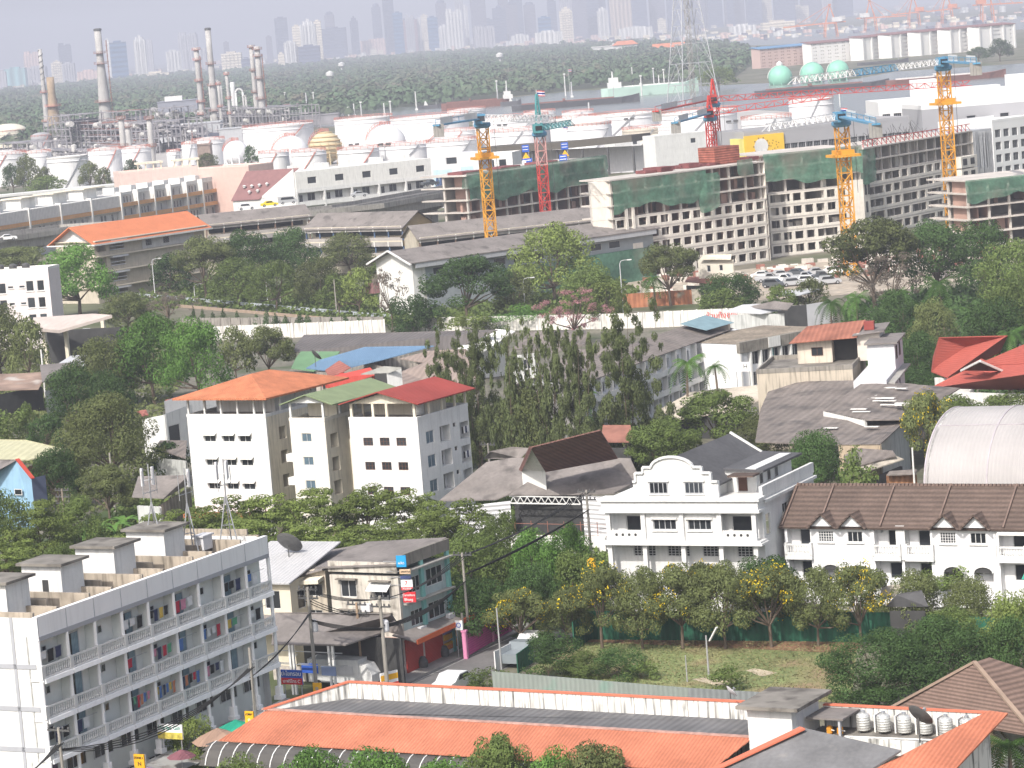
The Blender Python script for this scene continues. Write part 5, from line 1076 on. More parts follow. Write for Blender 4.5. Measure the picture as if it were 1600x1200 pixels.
def wing(A, B, h, D, label, rz=3.2, fl=2, blue=False, end=None, endm=None, roofm=RGREY2, name='classroom_wing', n=None):
    b = Bld(name, label, 'school building', A, B, h, D); W = b.W; n = n or int(W/4)
    m = MB(); gable(m, 0, W, 0, D, h+.1, h+rz, 'x', .7, .15); b.part('roof', m, roofm); m = MB(); gable_ends(m, 0, W, 0, D, h, h+rz-.15, 'x', .25); b.part('gable_wall', m, endm or BEI)
    b.shell(BEI, y0=2.0, z1=h-.02)
    for k in range(fl):
        z = h-3.0-k*3.4; b.box('fascia', mat('fascia_grey',(.33,.31,.30),var=.15), 0,-.35,z+2.0,W,-.2,z+3.0); b.box('fascia_trim', SLAB, 0,-.38,z+3.0,W,-.16,z+3.14)
        m = MB(); [m.box(W*i/n-.12,-.42,z+1.95,W*i/n+.12,-.36,z+3.05) for i in range(n+1)]; b.part('fascia_ribs', m, WHITE)
        b.box('floor_slab', SLAB, 0,-.3,z-.35,W,1.99,z-.15); b.box('balcony_rail', mat('balcony_grey',(.38,.35,.33),var=.1), 0,-.28,z-.14,W,-.18,z+.6)
        m = MB(); [m.box(W*i/n-.15,-.1,z-.14,W*i/n+.15,.15,z+2.0) for i in range(n+1)]; b.part('posts', m, mat('blue_post',(.09,.14,.24),var=.1) if blue else mat('brown_post',(.22,.15,.12),var=.1))
        b.box('window_band', GLASS, 1,1.9,z+.8,W-1,1.99,z+1.9)
    if endm: 
        m = MB(); facade(m, (W+.02,0), math.pi/2, D, 0, h, []); b.part('end_wall', m, endm)
    return b
wing((322,352),(482,336),12.0,9,'long upper classroom wing with a grey roof joined to the orange roofed block',2.4)
wing((478,357),(628,353.5),10.6,10,'classroom wing with blue posts and a tan gable end',3.0,2,True,endm=mat('tan_gable',(.42,.31,.17),var=.08))
wing((395,383),(498,378),5.0,5,'low covered corridor with ribbed fascia below the classroom wings',.9,1); wing((498,379),(745,371),5.2,7,'low grey roofed walkway running on beneath the tan gable',1.2,1)
b = wing((655,372),(930,343),9.0,10,'long grey roof hall behind the yellow crane base',2.6,1)
b = Bld('gable_hall', 'white end gable hall with a long grey roof pointing towards the lift core', 'hall', (587,406), (634,408), 10.5, 8); 
dv = b.wp(0,0); c_far = G(930,366,10.5); L = 62.0; wv = b.W
m = MB(); gable(m, 0, wv, 0, L, 10.5, 12.3, 'y', 1.2, .2); 
b.r.rotation_euler.z = b.ang = math.atan2(c_far.y-G(634,408,10.5).y, c_far.x-G(634,408,10.5).x) - math.pi/2
b.part('roof', m, RGREY2); m = MB(); gable_ends(m, 0, wv, 0, L, 10.5, 12.1, 'y', .3); b.part('gable', m, WHITE); b.part('roof_trim', MB().bar((-1.3,-1.25,9.75),(wv/2,-1.25,12.35),.3).bar((wv/2,-1.25,12.35),(wv+1.3,-1.25,9.75),.3), WHITE2)
GB = mat('blue_grey_hall_wall', (.30,.33,.35), var=.08)
b.D = L; b.shell(WHITE, y1=3, top=False, name='front_wall'); b.shell(GB, x0=.1, x1=wv-.1, y0=3.01, top=False, z1=10.3, name='side_wall', right=[(2+i*5, 5+i*5, 7.2, 8.6, 'd') for i in range(10)]); b.box('side_fascia', GREYP, wv+.9, 0, 9.0, wv+1.1, L, 10.0); b.box('lower_net', NET, wv-.05, 20, 0, wv+.2, L, 6.5)
b.box('porch', RM, -2.0, -1.5, 4.2, .5, 1, 6.2)
# ---------------------------------------------------------------- near buildings
def Bat(name, label, cat, corner, h, deg, W, D, group=None):
    """box building whose right front corner is seen at a photo point"""
    b = Bld.__new__(Bld); c = G(*corner, h); b.ang = R(deg); b.W = W; b.D = D; b.h = h; b.o = Vector((c.x - W*math.cos(b.ang), c.y - W*math.sin(b.ang))); b.r = empty(name, label, cat, (b.o.x, b.o.y, 0), b.ang, group); return b
AW = mat('apartment_white', (.82,.82,.83), var=.04, scale=.3, streak=.06); AG = mat('apartment_grey_band', (.36,.37,.40), var=.05); BACKW = mat('balcony_back_wall', (.74,.76,.73), var=.06); ROOFD = mat('stained_roof_slab', (.20,.185,.165), var=.3, scale=.5, stain=((.10,.09,.08), .8, .5))
# --- five storey apartment block
b = Bld('apartment_block', 'five storey white apartment block with rows of balustraded balconies and roof masts', 'apartment block', (55,966), (415,838), 15.7, 9.5); apt = b; W = b.W; n = 9; bw = W/n; FL = [11.55, 8.8, 6.05]
m = MB(); facade(m, (0,9.5), -math.pi/2, 9.5, 0, 15.7, []); facade(m, (W,.8), math.pi/2, 8.7, 0, 15.7, []); facade(m, (W,9.5), math.pi, W, 0, 15.7, []); b.part('end_wall', m, WHITE2)
m = MB(); m.box(-.04,-.12,14.15,W+.04,.25,15.75); b.part('parapet', m, AW)
m = MB(); [m.box(bw*i-.03,-.14,14.3,bw*i+.03,-.12,15.7) for i in range(n+1)]; m.box(0,-.15,14.1,W,-.1,14.4); b.part('parapet_joints', m, AG)
m = MB()
for z in (12.2, 9.3, 6.5, 3.6): m.box(-.05, .3, z, -.01, 9.5, z+.32)
m.box(-.05, 1.9, 0, -.01, 2.15, 15.7); b.part('facade_bands', m, AG)
b.box('roof_slab', ROOFD, 0.01,.26,14.4,W-.01,9.48,14.9)
m = MB(); m.box(0,.8,5.8,W,.95,14.4); m.box(0,1.4,0,W,1.55,5.8)
for i in range(1, n): m.box(bw*i-.06,.1,5.8,bw*i+.06,.79,14.1)
b.part('back_wall', m, BACKW)
m = MB()
for z in FL: m.box(-.1,-.25,z-.18,W+.1,.79,z)
b.part('floor_slab', m, AW)
# one bay of balustrade, repeated
rb = MB(); rb.box(.18,-.06,.74,bw-.18,.08,.86); rb.box(.18,-.06,.02,bw-.18,.08,.14)
nb = 12
for k in range(nb):
    x = .3+(bw-.6)*k/(nb-1); rb.lathe([(.035,.14),(.075,.28),(.035,.46),(.06,.62),(.035,.74)], (x,.01,0), 6)
rb.box(-.18,-.1,0,.18,.12,.9); rbm = rb.mesh('balustrade'); rbm.materials.append(WHITE2)
ap = MB().add([(0,-.3,-.3),(bw*.97,-.3,-.3),(bw*.97,-.26,.0),(0,-.26,.0),(0,.1,-.3),(bw*.97,.1,-.3),(bw*.97,.1,0),(0,.1,0)], [(0,1,2,3),(7,6,5,4),(0,4,5,1),(1,5,6,2),(2,6,7,3),(3,7,4,0)]).mesh('balcony_edge'); ap.materials.append(AW)
CURT = mat('blue_curtain', (.22,.31,.36), var=.15, scale=2, wave=('x',.18,.15)); 
for fi, z in enumerate(FL):
    for i in range(n):
        link('balustrade', rbm, b.r, (bw*i, -.16, z)); link('balcony_edge', ap, b.r, (bw*i+.05, -.06, z-.02))
        if i % 2: 
            wd = window(b.r, (0,.8), 0, bw*i+.55, bw*i+2.35, z+.1, z+2.15, -.05, 'd'); obj('curtain', MB().box(.95,.005,.06,1.7,.018,1.95), CURT, wd)
        else:
            window(b.r, (0,.8), 0, bw*i+1.35, bw*i+1.85, z+1.35, z+1.9, -.05, 'd'); b.box('door', mat('dark_door',(.12,.12,.13),var=.2), bw*i+.2, 0.72, z, bw*i+.75, .79, z+1.95)
for i in range(n+1): b.part('column', MB().tube((bw*i,-.02,4.2),(bw*i,-.02,14.1),.14,.14,10).box(bw*i-.22,-.2,3.4,bw*i+.22,.25,4.2).box(bw*i-.32,-.3,3.2,bw*i+.32,.35,3.5), AW)
for i in range(n):
    window(b.r, (0,1.4), 0, bw*i+.4, bw*i+2.7, 4.2, 5.4, -.05, 'w3')
    window(b.r, (0,1.4), 0, bw*i+.3, bw*i+2.8, .3, 2.7, -.05, 'w3')
m = MB()
for i in range(5): x = i*bw*2+.4; m.box(x,.5,14.9,x+.2,9.3,15.95); m.box(x+3.2,.9,14.9,x+3.4,6.2,15.7); m.box(x+4.9,3.0,14.9,x+5.1,9.3,15.8)
b.part('roof_partition', m, mat('brown_stained_wall',(.40,.345,.28),var=.25,streak=.5))
for i, x in enumerate((1.6, 7.9, 14.3, 20.7)):
    p = b.box('stair_room', WHITE2, x-.0, 3.45, 14.9, x+2.6, 6.8, 17.6); obj('roof', MB().box(x-.35,3.1,17.61,x+3.0,7.0,17.8), ROOFD, p)
    if i == 1: obj('door', MB().box(x-.04,4.6,15.3,x-.005,5.1,16.6), DARK, p)
def steel_tank(b, x, y, z, r=.62, h=1.5, label='', group='steel tanks on the apartment roof', horiz=False, wm=None):
    p = b.wp(x, y, z); e = empty('water_tank', label, 'water tank', p, b.ang, group)
    o = obj('tank', MB().lathe([(r*.96,0),(r,.05),(r,h*.8),(r*.9,h*.88),(r*.45,h*.97),(r*.3,h*1.0)], (0,0,.15), 20), STAIN, e); smooth(o)
    obj('lid', MB().lathe([(r*.35,0),(r*.33,.12),(.02,.16)], (0,0,.15+h), 12), STEEL, o)
    for k in range(3): a = k*2.1; obj('leg', MB().box(r*.7*math.cos(a)-.05, r*.7*math.sin(a)-.05, 0, r*.7*math.cos(a)+.05, r*.7*math.sin(a)+.05, .16), DSTEEL, e)
    return e
for i, (x, y) in enumerate([(2.6,4.6),(7.2,7.6),(11.5,6.0),(17.9,6.2),(19.0,8.6),(24.6,6.3)]): steel_tank(b, x, y, 14.9, .62, 1.15, ['steel water tank on the apartment roof nearest the street corner','steel water tank half hidden behind the first stair room','steel water tank between brown roof partitions, below the second stair room','steel water tank beside the third stair room','steel water tank at the rear edge of the roof','steel water tank at the foot of the first telecom mast'][i])
# telecom masts on the roof
def mast(x, y, z, h, lean, label, ants, tri=1.1):
    p = b.wp(x, y, z); e = empty('telecom_mast', label, 'antenna mast', p, b.ang); 
    for k in range(3): a = k*2.094+.4; obj('leg', MB().tube((tri*math.cos(a), tri*math.sin(a), 0), (0,0,h*.62), .05, .05, 7), STEEL, e)
    obj('pole', MB().tube((0,0,h*.5), (lean,0,h), .06, .05, 8), STEEL, e); m = MB()
    for k in range(3): a, a2 = k*2.094+.4, (k+1)*2.094+.4; q = .55; m.tube((tri*q*math.cos(a), tri*q*math.sin(a), h*.62*(1-q)), (tri*q*math.cos(a2), tri*q*math.sin(a2), h*.62*(1-q)), .025, .025, 5)
    obj('bracing', m, STEEL, e)
    for k in range(ants): a = k*2.094; m = MB().box(.5*math.cos(a)-.09, .5*math.sin(a)-.09, h*.78, .5*math.cos(a)+.09, .5*math.sin(a)+.09, h*.78+1.35).tube((0,0,h*.84), (.5*math.cos(a), .5*math.sin(a), h*.84), .03, .03, 5); obj('antenna', m, LGREY, e)
    obj('crossbar', MB().bar((-.9,0,h*.72), (.9,0,h*.72), .05).bar((-.9,0,h*.66),(-.9,0,h*.95),.04).bar((.9,0,h*.68),(.9,0,h*.9),.04), STEEL, e)
mast(22.6,5.6,14.9,7.4,0,'tall tripod telecom mast with side brackets behind the last stair room',2); mast(24.3,3.6,14.9,6.8,0,'middle telecom mast standing beside the grey equipment box',1,.8); mast(27.7,2.4,14.9,6.9,.1,'tripod telecom mast with drum antennas at the roof end',3,.9)
p = b.wp(25.4,3.2,14.9); e = empty('equipment_box', 'grey equipment cabinet on a frame on the apartment roof', 'cabinet', p, b.ang); obj('cabinet', MB().box(-.6,-.4,.5,.6,.4,1.5).box(-.75,-.5,1.5,.75,.5,1.62), LGREY, e); obj('frame', MB().bar((-.5,-.3,0),(-.5,-.3,.5),.08).bar((.5,-.3,0),(.5,-.3,.5),.08).bar((.5,.3,0),(.5,.3,.5),.08).bar((-.5,.3,0),(-.5,.3,.5),.08), DSTEEL, e)
# laundry and people's things on the balconies
LCOL = dict(red=(.50,.03,.06), orange=(.60,.22,.12), green=(.12,.38,.22), white=(.70,.70,.70), navy=(.03,.04,.10), blue=(.08,.18,.45), pink=(.62,.25,.35), yellow=(.65,.45,.08), black=(.02,.02,.02))
def laundry(bay, fl, cols_, label):
    e = empty('laundry', label, 'laundry', b.wp(bay*bw+.3, .2, FL[fl]), b.ang); k = len(cols_); st = 2.5/max(k,3)
    obj('rail', MB().tube((0,0,1.75),(2.6,0,1.75),.02,.02,5), STEEL, e)
    for j, c in enumerate(cols_):
        x = .1+j*st; h_ = .55+.3*((j*7+bay*3) % 4)/3; w_ = st*.85; m = MB(); y = .02*math.sin(j*2)
        m.add([(x,y,1.74),(x+w_,y,1.74),(x+w_*1.02,y+.06,1.74-h_*.5),(x+w_*.95,y+.02,1.74-h_),(x+.02,y+.03,1.74-h_*1.04),(x-.02,y-.04,1.74-h_*.5)], [(0,1,2,5),(5,2,3,4)]); obj('cloth', m, mat('cloth_'+c, LCOL[c], var=.1, scale=3), e)
for a in [(0,0,['white','black','navy'],'black and white clothes drying in the top balcony nearest the end wall'),(3,0,['white','white','black'],'white shirts and a dark garment on the fourth top balcony from the end wall'),(4,0,['black','navy','yellow','black'],'dark clothes with a yellow trim on a top balcony near the middle'),(5,0,['red','pink','white'],'small reddish clothes on the balcony after the dark clothes'),(7,0,['black','black','navy'],'black clothes on the second last top balcony'),(8,0,['blue','white'],'pale blue cloth on the last top balcony'),
    (3,1,['red'],'single red towel hanging on the middle row'),(4,1,['pink','navy','red','green'],'mixed clothes and a potted plant look on the middle row'),(5,1,['blue'],'single light blue cloth on the middle row'),(6,1,['blue','white','white','red'],'blue, white and red clothes near the middle row end'),(7,1,['yellow','green'],'yellowish cloth on the middle row before the last balcony'),(8,1,['white','black'],'white and black clothes on the last middle row balcony'),
    (3,2,['black','green','red','orange','blue','pink'],'row of bright towels, green, orange and pink, on the lowest balcony row'),(4,2,['yellow','blue','navy','blue','yellow','orange'],'crowded blue and yellow clothes on the lowest balcony row'),(5,2,['navy','orange','black','red','blue'],'dark clothes with a red coat on the lowest balcony row'),(6,2,['pink','black','navy','white'],'grey and black clothes near the end of the lowest row'),(0,2,['black','navy','black'],'dark clothes on the lowest row nearest the end wall'),(1,2,['navy','white'],'two garments on the second lowest row balcony')]: laundry(*a)
# awnings, street signs below the block
m = MB()
for i in range(14): m.add([(i*2.1,-.3,3.2),(i*2.1+2.05,-.3,3.2),(i*2.1+2.05,-3.0,2.55+.05*(i%3)),(i*2.1,-3.0,2.55+.05*(i%3)),(i*2.1,-.3,3.12),(i*2.1+2.05,-.3,3.12),(i*2.1+2.05,-3.0,2.47+.05*(i%3)),(i*2.1,-3.0,2.47+.05*(i%3))], [(3,2,1,0),(4,5,6,7),(0,1,5,4),(1,2,6,5),(2,3,7,6),(3,0,4,7)])
b.part('street_awning', m, mat('old_awning_sheet',(.36,.36,.35),var=.25,scale=.4,stain=((.15,.13,.12),.9,.55)))
def board(label, cx, cy, z, w, h, cols_, texts, name='sign_board', rz=R(-28), post=None, cat='sign', Y=None):
    """sign at a photo point at height z; cols_: [(z0,z1,mat)] bands as fractions; texts: (text, x, zfrac, size, mat)"""
    g = GY(cx, cy, Y) if Y else G(cx, cy, z); z = g.z; e = empty(name, label, cat, (g.x, g.y, 0), rz)
    bd = obj('board', MB().box(-w/2,-.06,z-h/2,w/2,.06,z+h/2), cols_[0][2], e)
    for a, c, m_ in cols_[1:]: obj('band', MB().box(-w/2,-.075,z-h/2+h*a,w/2,-.062,z-h/2+h*c), m_, bd)
    for t, x, zf, s_, m_ in texts: signtext(bd, t, x*w, -.09, z-h/2+h*zf, s_, m_)
    if Y: obj('bracket', MB().bar((-w*.5-1.2,.08,z),(w*.3,.08,z),.05), STEEL, e)
    elif post: obj('post', MB().tube((post*w,.12,0),(post*w,.12,z+h/2),.06,.06,7), STEEL, e)
    else: obj('bracket', MB().bar((-w*.4,.08,0),(-w*.4,.08,z),.07).bar((w*.4,.08,0),(w*.4,.08,z),.07), STEEL, e)
    return e
SGRN = mat('sign_green', (.04,.30,.22), var=0); SPNK = mat('sign_pink', (.55,.05,.22), var=.05); SORG = mat('sign_orange', (.75,.25,.04), var=.05); SBLK = mat('sign_black', (.03,.03,.03), var=0); SCYN = mat('sign_cyan', (.02,.30,.62), var=.03)
board('white shop banner with green letters over a yellow picture strip', 266,1143,4.8,2.1,1.05,[(0,1,SW),(0,.45,mat('yellow_print',(.60,.50,.10),var=.4,scale=3))],[('Hanbo Gin',0,.78,.42,SGRN)])
board('yellow street sign with a white emblem low by the apartment block', 218,1189,3.8,.85,.95,[(0,1,SY)],[('N',.05,.3,.4,SBLK),('ZONE 1',0,.75,.22,SBLK)],post=.5)
board('yellow street sign beside the green umbrella', 390,1121,5.0,.72,.9,[(0,1,SY)],[('LOBBY',0,.78,.2,SBLK),('o',0,.35,.4,SW)],post=.5)
board('blue over crimson roadside banner with white Thai lettering', 456,1058,2.9,1.95,1.15,[(0,1,SB),(0,.45,SR)],[('ปะไขกรอบ',0,.74,.46,SW),('นะฟรีโทร C',0,.22,.36,SW)])
board('small yellow sign with a blue dot on the lane corner pole', 496,1075,2.6,.75,.8,[(0,1,SY)],[('o',0,.5,.5,SCYN)],post=.3)
board('yellow notice board on the pole by the bamboo thicket', 924,880,4.6,.8,.95,[(0,1,SY)],[('o',-.1,.3,.36,SW)],post=0)
for i, (x, y, c, r_, z) in enumerate([(283,1175,(.22,.09,.11),1.05,3.9),(368,1130,(.02,.30,.20),1.6,4.6),(340,1144,(.36,.24,.18),1.9,4.4),(232,1203,(.3,.2,.35),1.2,3.6)]):
    g = G(x, y, z); e = empty('parasol', ['dusty pink street parasol','bright green market parasol beside the orange roof','tan market parasol between the green one and the awning','faded purple parasol at the bottom of the photo'][i], 'parasol', (g.x, g.y, 0)); m_ = mat('parasol_cloth_%d' % i, c, var=.1)
    obj('canopy', MB().lathe([(r_,-.32*r_),(r_*.7,-.12*r_),(.05,.16*r_)], (0,0,z), 8), m_, e); obj('pole', MB().tube((0,0,0),(0,0,z+.1),.03,.03,6), STEEL, e)
# --- neighbouring grey block sliver
q = Bld('grey_block', 'grey rendered building just entering the photo edge next to the white block', 'building', (-70,1052), (5,1056), 11.5, 8); q.shell(mat('grey_render_wall',(.42,.42,.42),var=.1,streak=.2)); q.box('cornice', CONC, -.2,-.2,11.5,q.W+.2,8,11.8); q.box('ledge', CONC, -.2,-.3,8.4,q.W+.15,0,8.6)

# --- weathered corner shophouse
WEA = mat('weathered_plaster', (.56,.52,.46), var=.15, scale=.6, streak=.45, stain=((.20,.18,.155), .9, .56)); TUR = mat('turquoise_paint', (.22,.48,.45), var=.1, streak=.15); PBL = mat('pale_blue_paint', (.42,.50,.50), var=.08, streak=.15)
b = Bat('corner_shophouse', 'weathered three storey shophouse with turquoise pilasters and stained plaster', 'shophouse', (620,884), 9.0, -31, 6.8, 7.8); b.r.scale = (1,1,.9); W, D = b.W, b.D
b.shell(WEA, front=[(1.0,2.6,6.9,8.5,'w'),(4.3,5.9,6.7,7.9,'w'),(.9,2.5,3.9,5.6,'w'),(4.2,5.8,3.9,5.3,'w')], right=[], y1=.3, top=False, name='front_wall'); 
b.shell(PBL, y0=.31, right=[(1.2,3.0,7.0,8.5,'w3'),(4.0,6.6,7.0,8.7,'w3'),(1.2,3.2,3.9,5.4,'w3'),(4.0,6.6,3.9,5.5,'w3')], name='side_wall', top=False, x0=.01, x1=W-.01)
for y in (3.2, 7.3): b.box('pilaster', TUR, W-.01, y, 0, W+.25, y+.42, 9.8)
for z in (3.2, 6.2, 9.2): b.box('ledge', CONC, W, .5, z, W+.6, D, z+.15)
b.part('roof', MB().slab((-1.2,-.3,9.7),(W+.1,-.3,10.2),(W+.1,D,11.0),(-1.2,D,10.4),.15), RGREY2); b.box('parapet', CONCD, W-.05,.3,9.81,W+.3,D,10.9); b.box('front_parapet', WEA, 0,-.12,9.3,W,.0,10.3)
for x, z in ((.8,8.6),(4.1,8.5),(.7,5.7),(4.0,5.5)): b.box('window_ledge', CONCD, x,-.45,z,x+2,-.001,z+.1)
b.part('shutter_awning', MB().add([(4.0,-.8,7.75),(6.1,-.8,7.75),(6.1,-.02,8.35),(4.0,-.02,8.35),(4.0,-.8,7.7),(6.1,-.8,7.7),(6.1,-.02,8.3),(4.0,-.02,8.3)], [(0,1,2,3),(7,6,5,4),(0,4,5,1),(1,5,6,2),(2,6,7,3),(3,7,4,0)]), WHITE2)
m = MB(); m.box(3.2,-.5,5.7,4.1,-.02,6.4); b.part('air_conditioner', m, LGREY); b.box('air_conditioner', LGREY, W+.26,6.4,3.4,W+.7,7.2,4.0); b.box('air_conditioner', LGREY, W+.26,1.9,3.35,W+.6,2.8,3.8)
b2_ = Bat('shop_annex', 'lower weathered annex with a long awning over a wide window', 'shophouse', (507,886), 8.4, -31, 3.3, 6.5); b2_.r.scale = (1,1,.9); W2 = b2_.W
b2_.shell(mat('patchy_plaster',(.52,.46,.38),var=.15,scale=.6,streak=.3), front=[(.5,2.9,6.5,7.7,'w3'),(1.2,2.7,3.6,5.2,'w')], z1=9.0); b2_.part('roof', MB().slab((-1.4,-.8,8.0),(W2,-.4,9.2),(W2,6.5,10.2),(-1.4,6.5,9.3),.12), RGREY2); b2_.part('awning', MB().slab((-.5,-1.0,8.0),(3.2,-1.0,8.3),(3.2,-.1,8.5),(-.5,-.1,8.2),.35), CREAM)
b3_ = Bat('cream_house', 'cream two storey house with a pale metal roof behind the white block', 'house', (452,909), 7.6, -31, 6.0, 7); b3_.shell(mat('cream_siding',(.66,.60,.48),var=.05), front=[(3.3,4.9,5.2,6.8,'w')], right=[(1,2.2,5,6.6,'d')]); b3_.part('roof', MB().slab((-1,-.6,7.5),(6.4,-.6,7.6),(6.4,7.5,9.6),(-1,7.5,9.5),.12), mat('pale_metal_roof',(.42,.42,.43),var=.06,wave=('x',.4,.06))); b3_.part('lean_to_roof', MB().slab((.5,-2.4,3.6),(6.8,-2.4,3.7),(6.8,-.02,4.7),(.5,-.02,4.7),.1), RGREY2)
def dish(x, y, z, r, label, m_, az=2.6, el=.9, post=1.0):
    g = G(x, y, z); e = empty('satellite_dish', label, 'satellite dish', (g.x, g.y, z-post), az)
    d = obj('dish', MB().lathe([(.05,0),(r*.5,.06*r),(r*.85,.2*r),(r,.3*r),(r*.98,.33*r),(r*.5,.1*r)], (0,0,0), 20), m_, e, (0,0,post)); d.rotation_euler = (el,0,0)
    obj('feed_arm', MB().tube((0,0,0),(0,0,r*.8),.03,.03,5).box(-.08,-.08,r*.75,.08,.08,r*.9), STEEL, d); obj('post', MB().tube((0,0,0),(0,0,post),.05,.05,6), DSTEEL, e)
dish(450,852,9.8,1.2,'large mesh dish above the pale metal roof',DSTEEL); dish(1435,1122,9.6,.85,'grey dish among the rooftop steel tanks',DSTEEL,az=2.2,post=1.5); dish(1141,1082,9.4,.45,'small tilted dish on the long red coping',LGREY,az=1.9,post=.4); dish(541,598,12,1.3,'big red mesh dish on the red roof',REDP,az=2.4,post=.8); dish(492,556,8,1.0,'dark mesh dish in front of the green roof',DSTEEL,az=2.0,post=1.6)
# --- food hall with a sagging grey roof
class Px:
    """a building laid out from surveyed corner points (photo x, photo y, height)"""
    def __init__(s, name, label, cat, p0, deg=-30, group=None):
        g = G(*p0); s.o = g.xy; s.ang = R(deg); s.r = empty(name, label, cat, (g.x, g.y, 0), s.ang, group)
    def L(s, p):
        g = G(*p); dx, dy = g.x-s.o.x, g.y-s.o.y; c, n = math.cos(s.ang), math.sin(s.ang); return Vector((dx*c+dy*n, -dx*n+dy*c, g.z))
    def roof(s, pts, m, t=.12, name='roof'):
        v = [s.L(p) for p in pts]; n = len(v); mb = MB(); mb.add(v + [q-Vector((0,0,t)) for q in v], [tuple(range(n)), tuple(range(2*n-1, n-1, -1))] + [(i, i+n, (i+1) % n+n, (i+1) % n) for i in range(n)]); return obj(name, mb, m, s.r)
    def wall(s, a, b, m, z0=0.0, ops=(), name='wall', t=.2, dep=.14):
        A, B_ = s.L(a), s.L(b); d = (B_-A).xy; L = d.length; ang = math.atan2(d.y, d.x); mb = MB(); h = min(a[2], b[2]); facade(mb, (A.x, A.y), ang, L, z0, h, [(p[0]*L, p[1]*L, p[2], p[3], p[4]) for p in ops], dep)
        q = wloc((A.x, A.y), ang, 0, 0, t); q2 = wloc((A.x, A.y), ang, L, 0, t)
        if a[2] != b[2]: mb.add([(A.x,A.y,h),(B_.x,B_.y,h),(B_.x,B_.y,b[2]) if b[2] > h else (A.x,A.y,a[2])], [(0,1,2)])
        mb.add([(q[0],q[1],z0),(q2[0],q2[1],z0),(q2[0],q2[1],b[2]),(q[0],q[1],a[2])], [(3,2,1,0)])
        o = obj(name, mb, m, s.r)
        for p in ops:
            if p[4]: window(s.r, (A.x, A.y), ang, p[0]*L, p[1]*L, p[2], p[3], dep-.06, p[4])
        return o
f = Px('food_hall', 'open sided food hall under a large sagging grey roof', 'food hall', (425,1005,4.2), -31)
f.roof([(424,1006,4.2),(540,1007,4.2),(625,978,4.4),(614,962,5.6),(610,960,5.8),(560,957,5.9),(430,957,5.9)], RGREY2, .12); f.roof([(590,982,4.6),(632,992,4.1),(627,975,5.0),(603,962,5.4)], RGREY2, .1, 'side_roof')
for x in (431, 452, 457, 513, 519): a = f.L((x,1008,4.1)); f.r and obj('post', MB().box(a.x-.09,a.y-.09,0,a.x+.09,a.y+.09,4.1), WHITE, f.r)
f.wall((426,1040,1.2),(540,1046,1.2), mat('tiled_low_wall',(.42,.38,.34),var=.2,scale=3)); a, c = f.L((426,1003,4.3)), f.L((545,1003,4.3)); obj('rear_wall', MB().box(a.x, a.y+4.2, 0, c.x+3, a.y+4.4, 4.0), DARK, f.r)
m = MB()
for k in range(7): m.bar((a.x+.4+k*(c.x-a.x)/7, a.y+.1, 2.6), (a.x+.4+(k+1)*(c.x-a.x)/7, a.y+.1, 3.4 if k % 2 else 2.6), .05); 
m.bar((a.x,a.y+.1,2.5),(c.x,a.y+.1,2.5),.06); m.bar((a.x,a.y+.1,3.6),(c.x,a.y+.1,3.6),.06); obj('truss', m, STEEL, f.r); obj('blue_banner', MB().box(a.x+2.2,a.y+.6,1.7,a.x+3.8,a.y+.66,2.5), SB, f.r); obj('blue_banner', MB().box(a.x+4.2,a.y+.5,1.6,a.x+5.6,a.y+.56,2.4), mat('faded_blue',(.22,.28,.45),var=.1), f.r)
board('dark shop fascia with pale lettering under the food hall eave', 577,993,3.6,2.4,.7,[(0,1,SBLK)],[('Somchai',0,.5,.45,LGREY)],rz=R(28))
board('white hanging banner between the two street poles', 578,1011,3.0,1.2,1.5,[(0,1,mat('pink_white_banner',(.55,.50,.54),var=.06))],[],rz=R(10))
e = empty('street_van', 'white box van parked in front of the food hall', 'van', G(535,1072), R(-28)); obj('cargo_box', MB().box(-2.6,-.9,.5,2.2,.9,2.4), WHITE2, e); obj('cab', MB().prism([(2.21,.5),(3.4,.5),(3.4,1.2),(2.9,2.0),(2.21,2.1)], -.85, .85), WHITE2, e); obj('side_flap', MB().box(.3,-.96,1.2,1.7,-.91,1.9), LGREY, e); [obj('wheel', MB().tube((x,y-.1,.35),(x,y+.1,.35),.35,.35,12), DSTEEL, e) for x in (-1.7,2.5) for y in (-.85,.85)]
# convenience store and red shutters along the lane
A, B_ = G(637,1055), G(716,1017); da = math.atan2(B_.y-A.y, B_.x-A.x); L = (B_-A).length
e = empty('corner_shop', 'shop with long red roller shutters under an orange edged canopy', 'shop', (A.x, A.y, 0), da)
obj('shutter', MB().box(.1,0,.1,L*.33,.1,2.9), mat('red_roller_shutter',(.42,.045,.035),rough=.5,var=.08,wave=('z',.12,.06)), e); obj('shutter', MB().box(L*.36,0,.1,L*.72,.1,2.9), mat('red_roller_shutter',(.4,.04,.03)), e)
obj('wall', MB().box(-.1,.11,0,L,4,3.0).box(L*.33,-.02,0,L*.36,.11,2.9), mat('shop_wall',(.5,.42,.38),var=.1), e); obj('canopy', MB().slab((-.6,-1.5,2.95),(L+.4,-1.5,2.95),(L+.4,.8,3.5),(-.6,.8,3.5),.1), RGREY2, e); obj('canopy_edge', MB().box(-.7,-1.62,2.75,L+.4,-1.5,3.15), mat('orange_red_edge',(.58,.12,.04),var=.05), e)
for z0, z1, mm in ((1.9,2.7,mat('mauve_poster',(.42,.28,.55),var=.1)),(1.35,1.8,SY),(.9,1.1,SY),(.5,.9,SORG),(.1,.45,SW)): obj('painted_panel', MB().box(L*.75,-.05,z0,L-.1,.1,z1), mm, e)
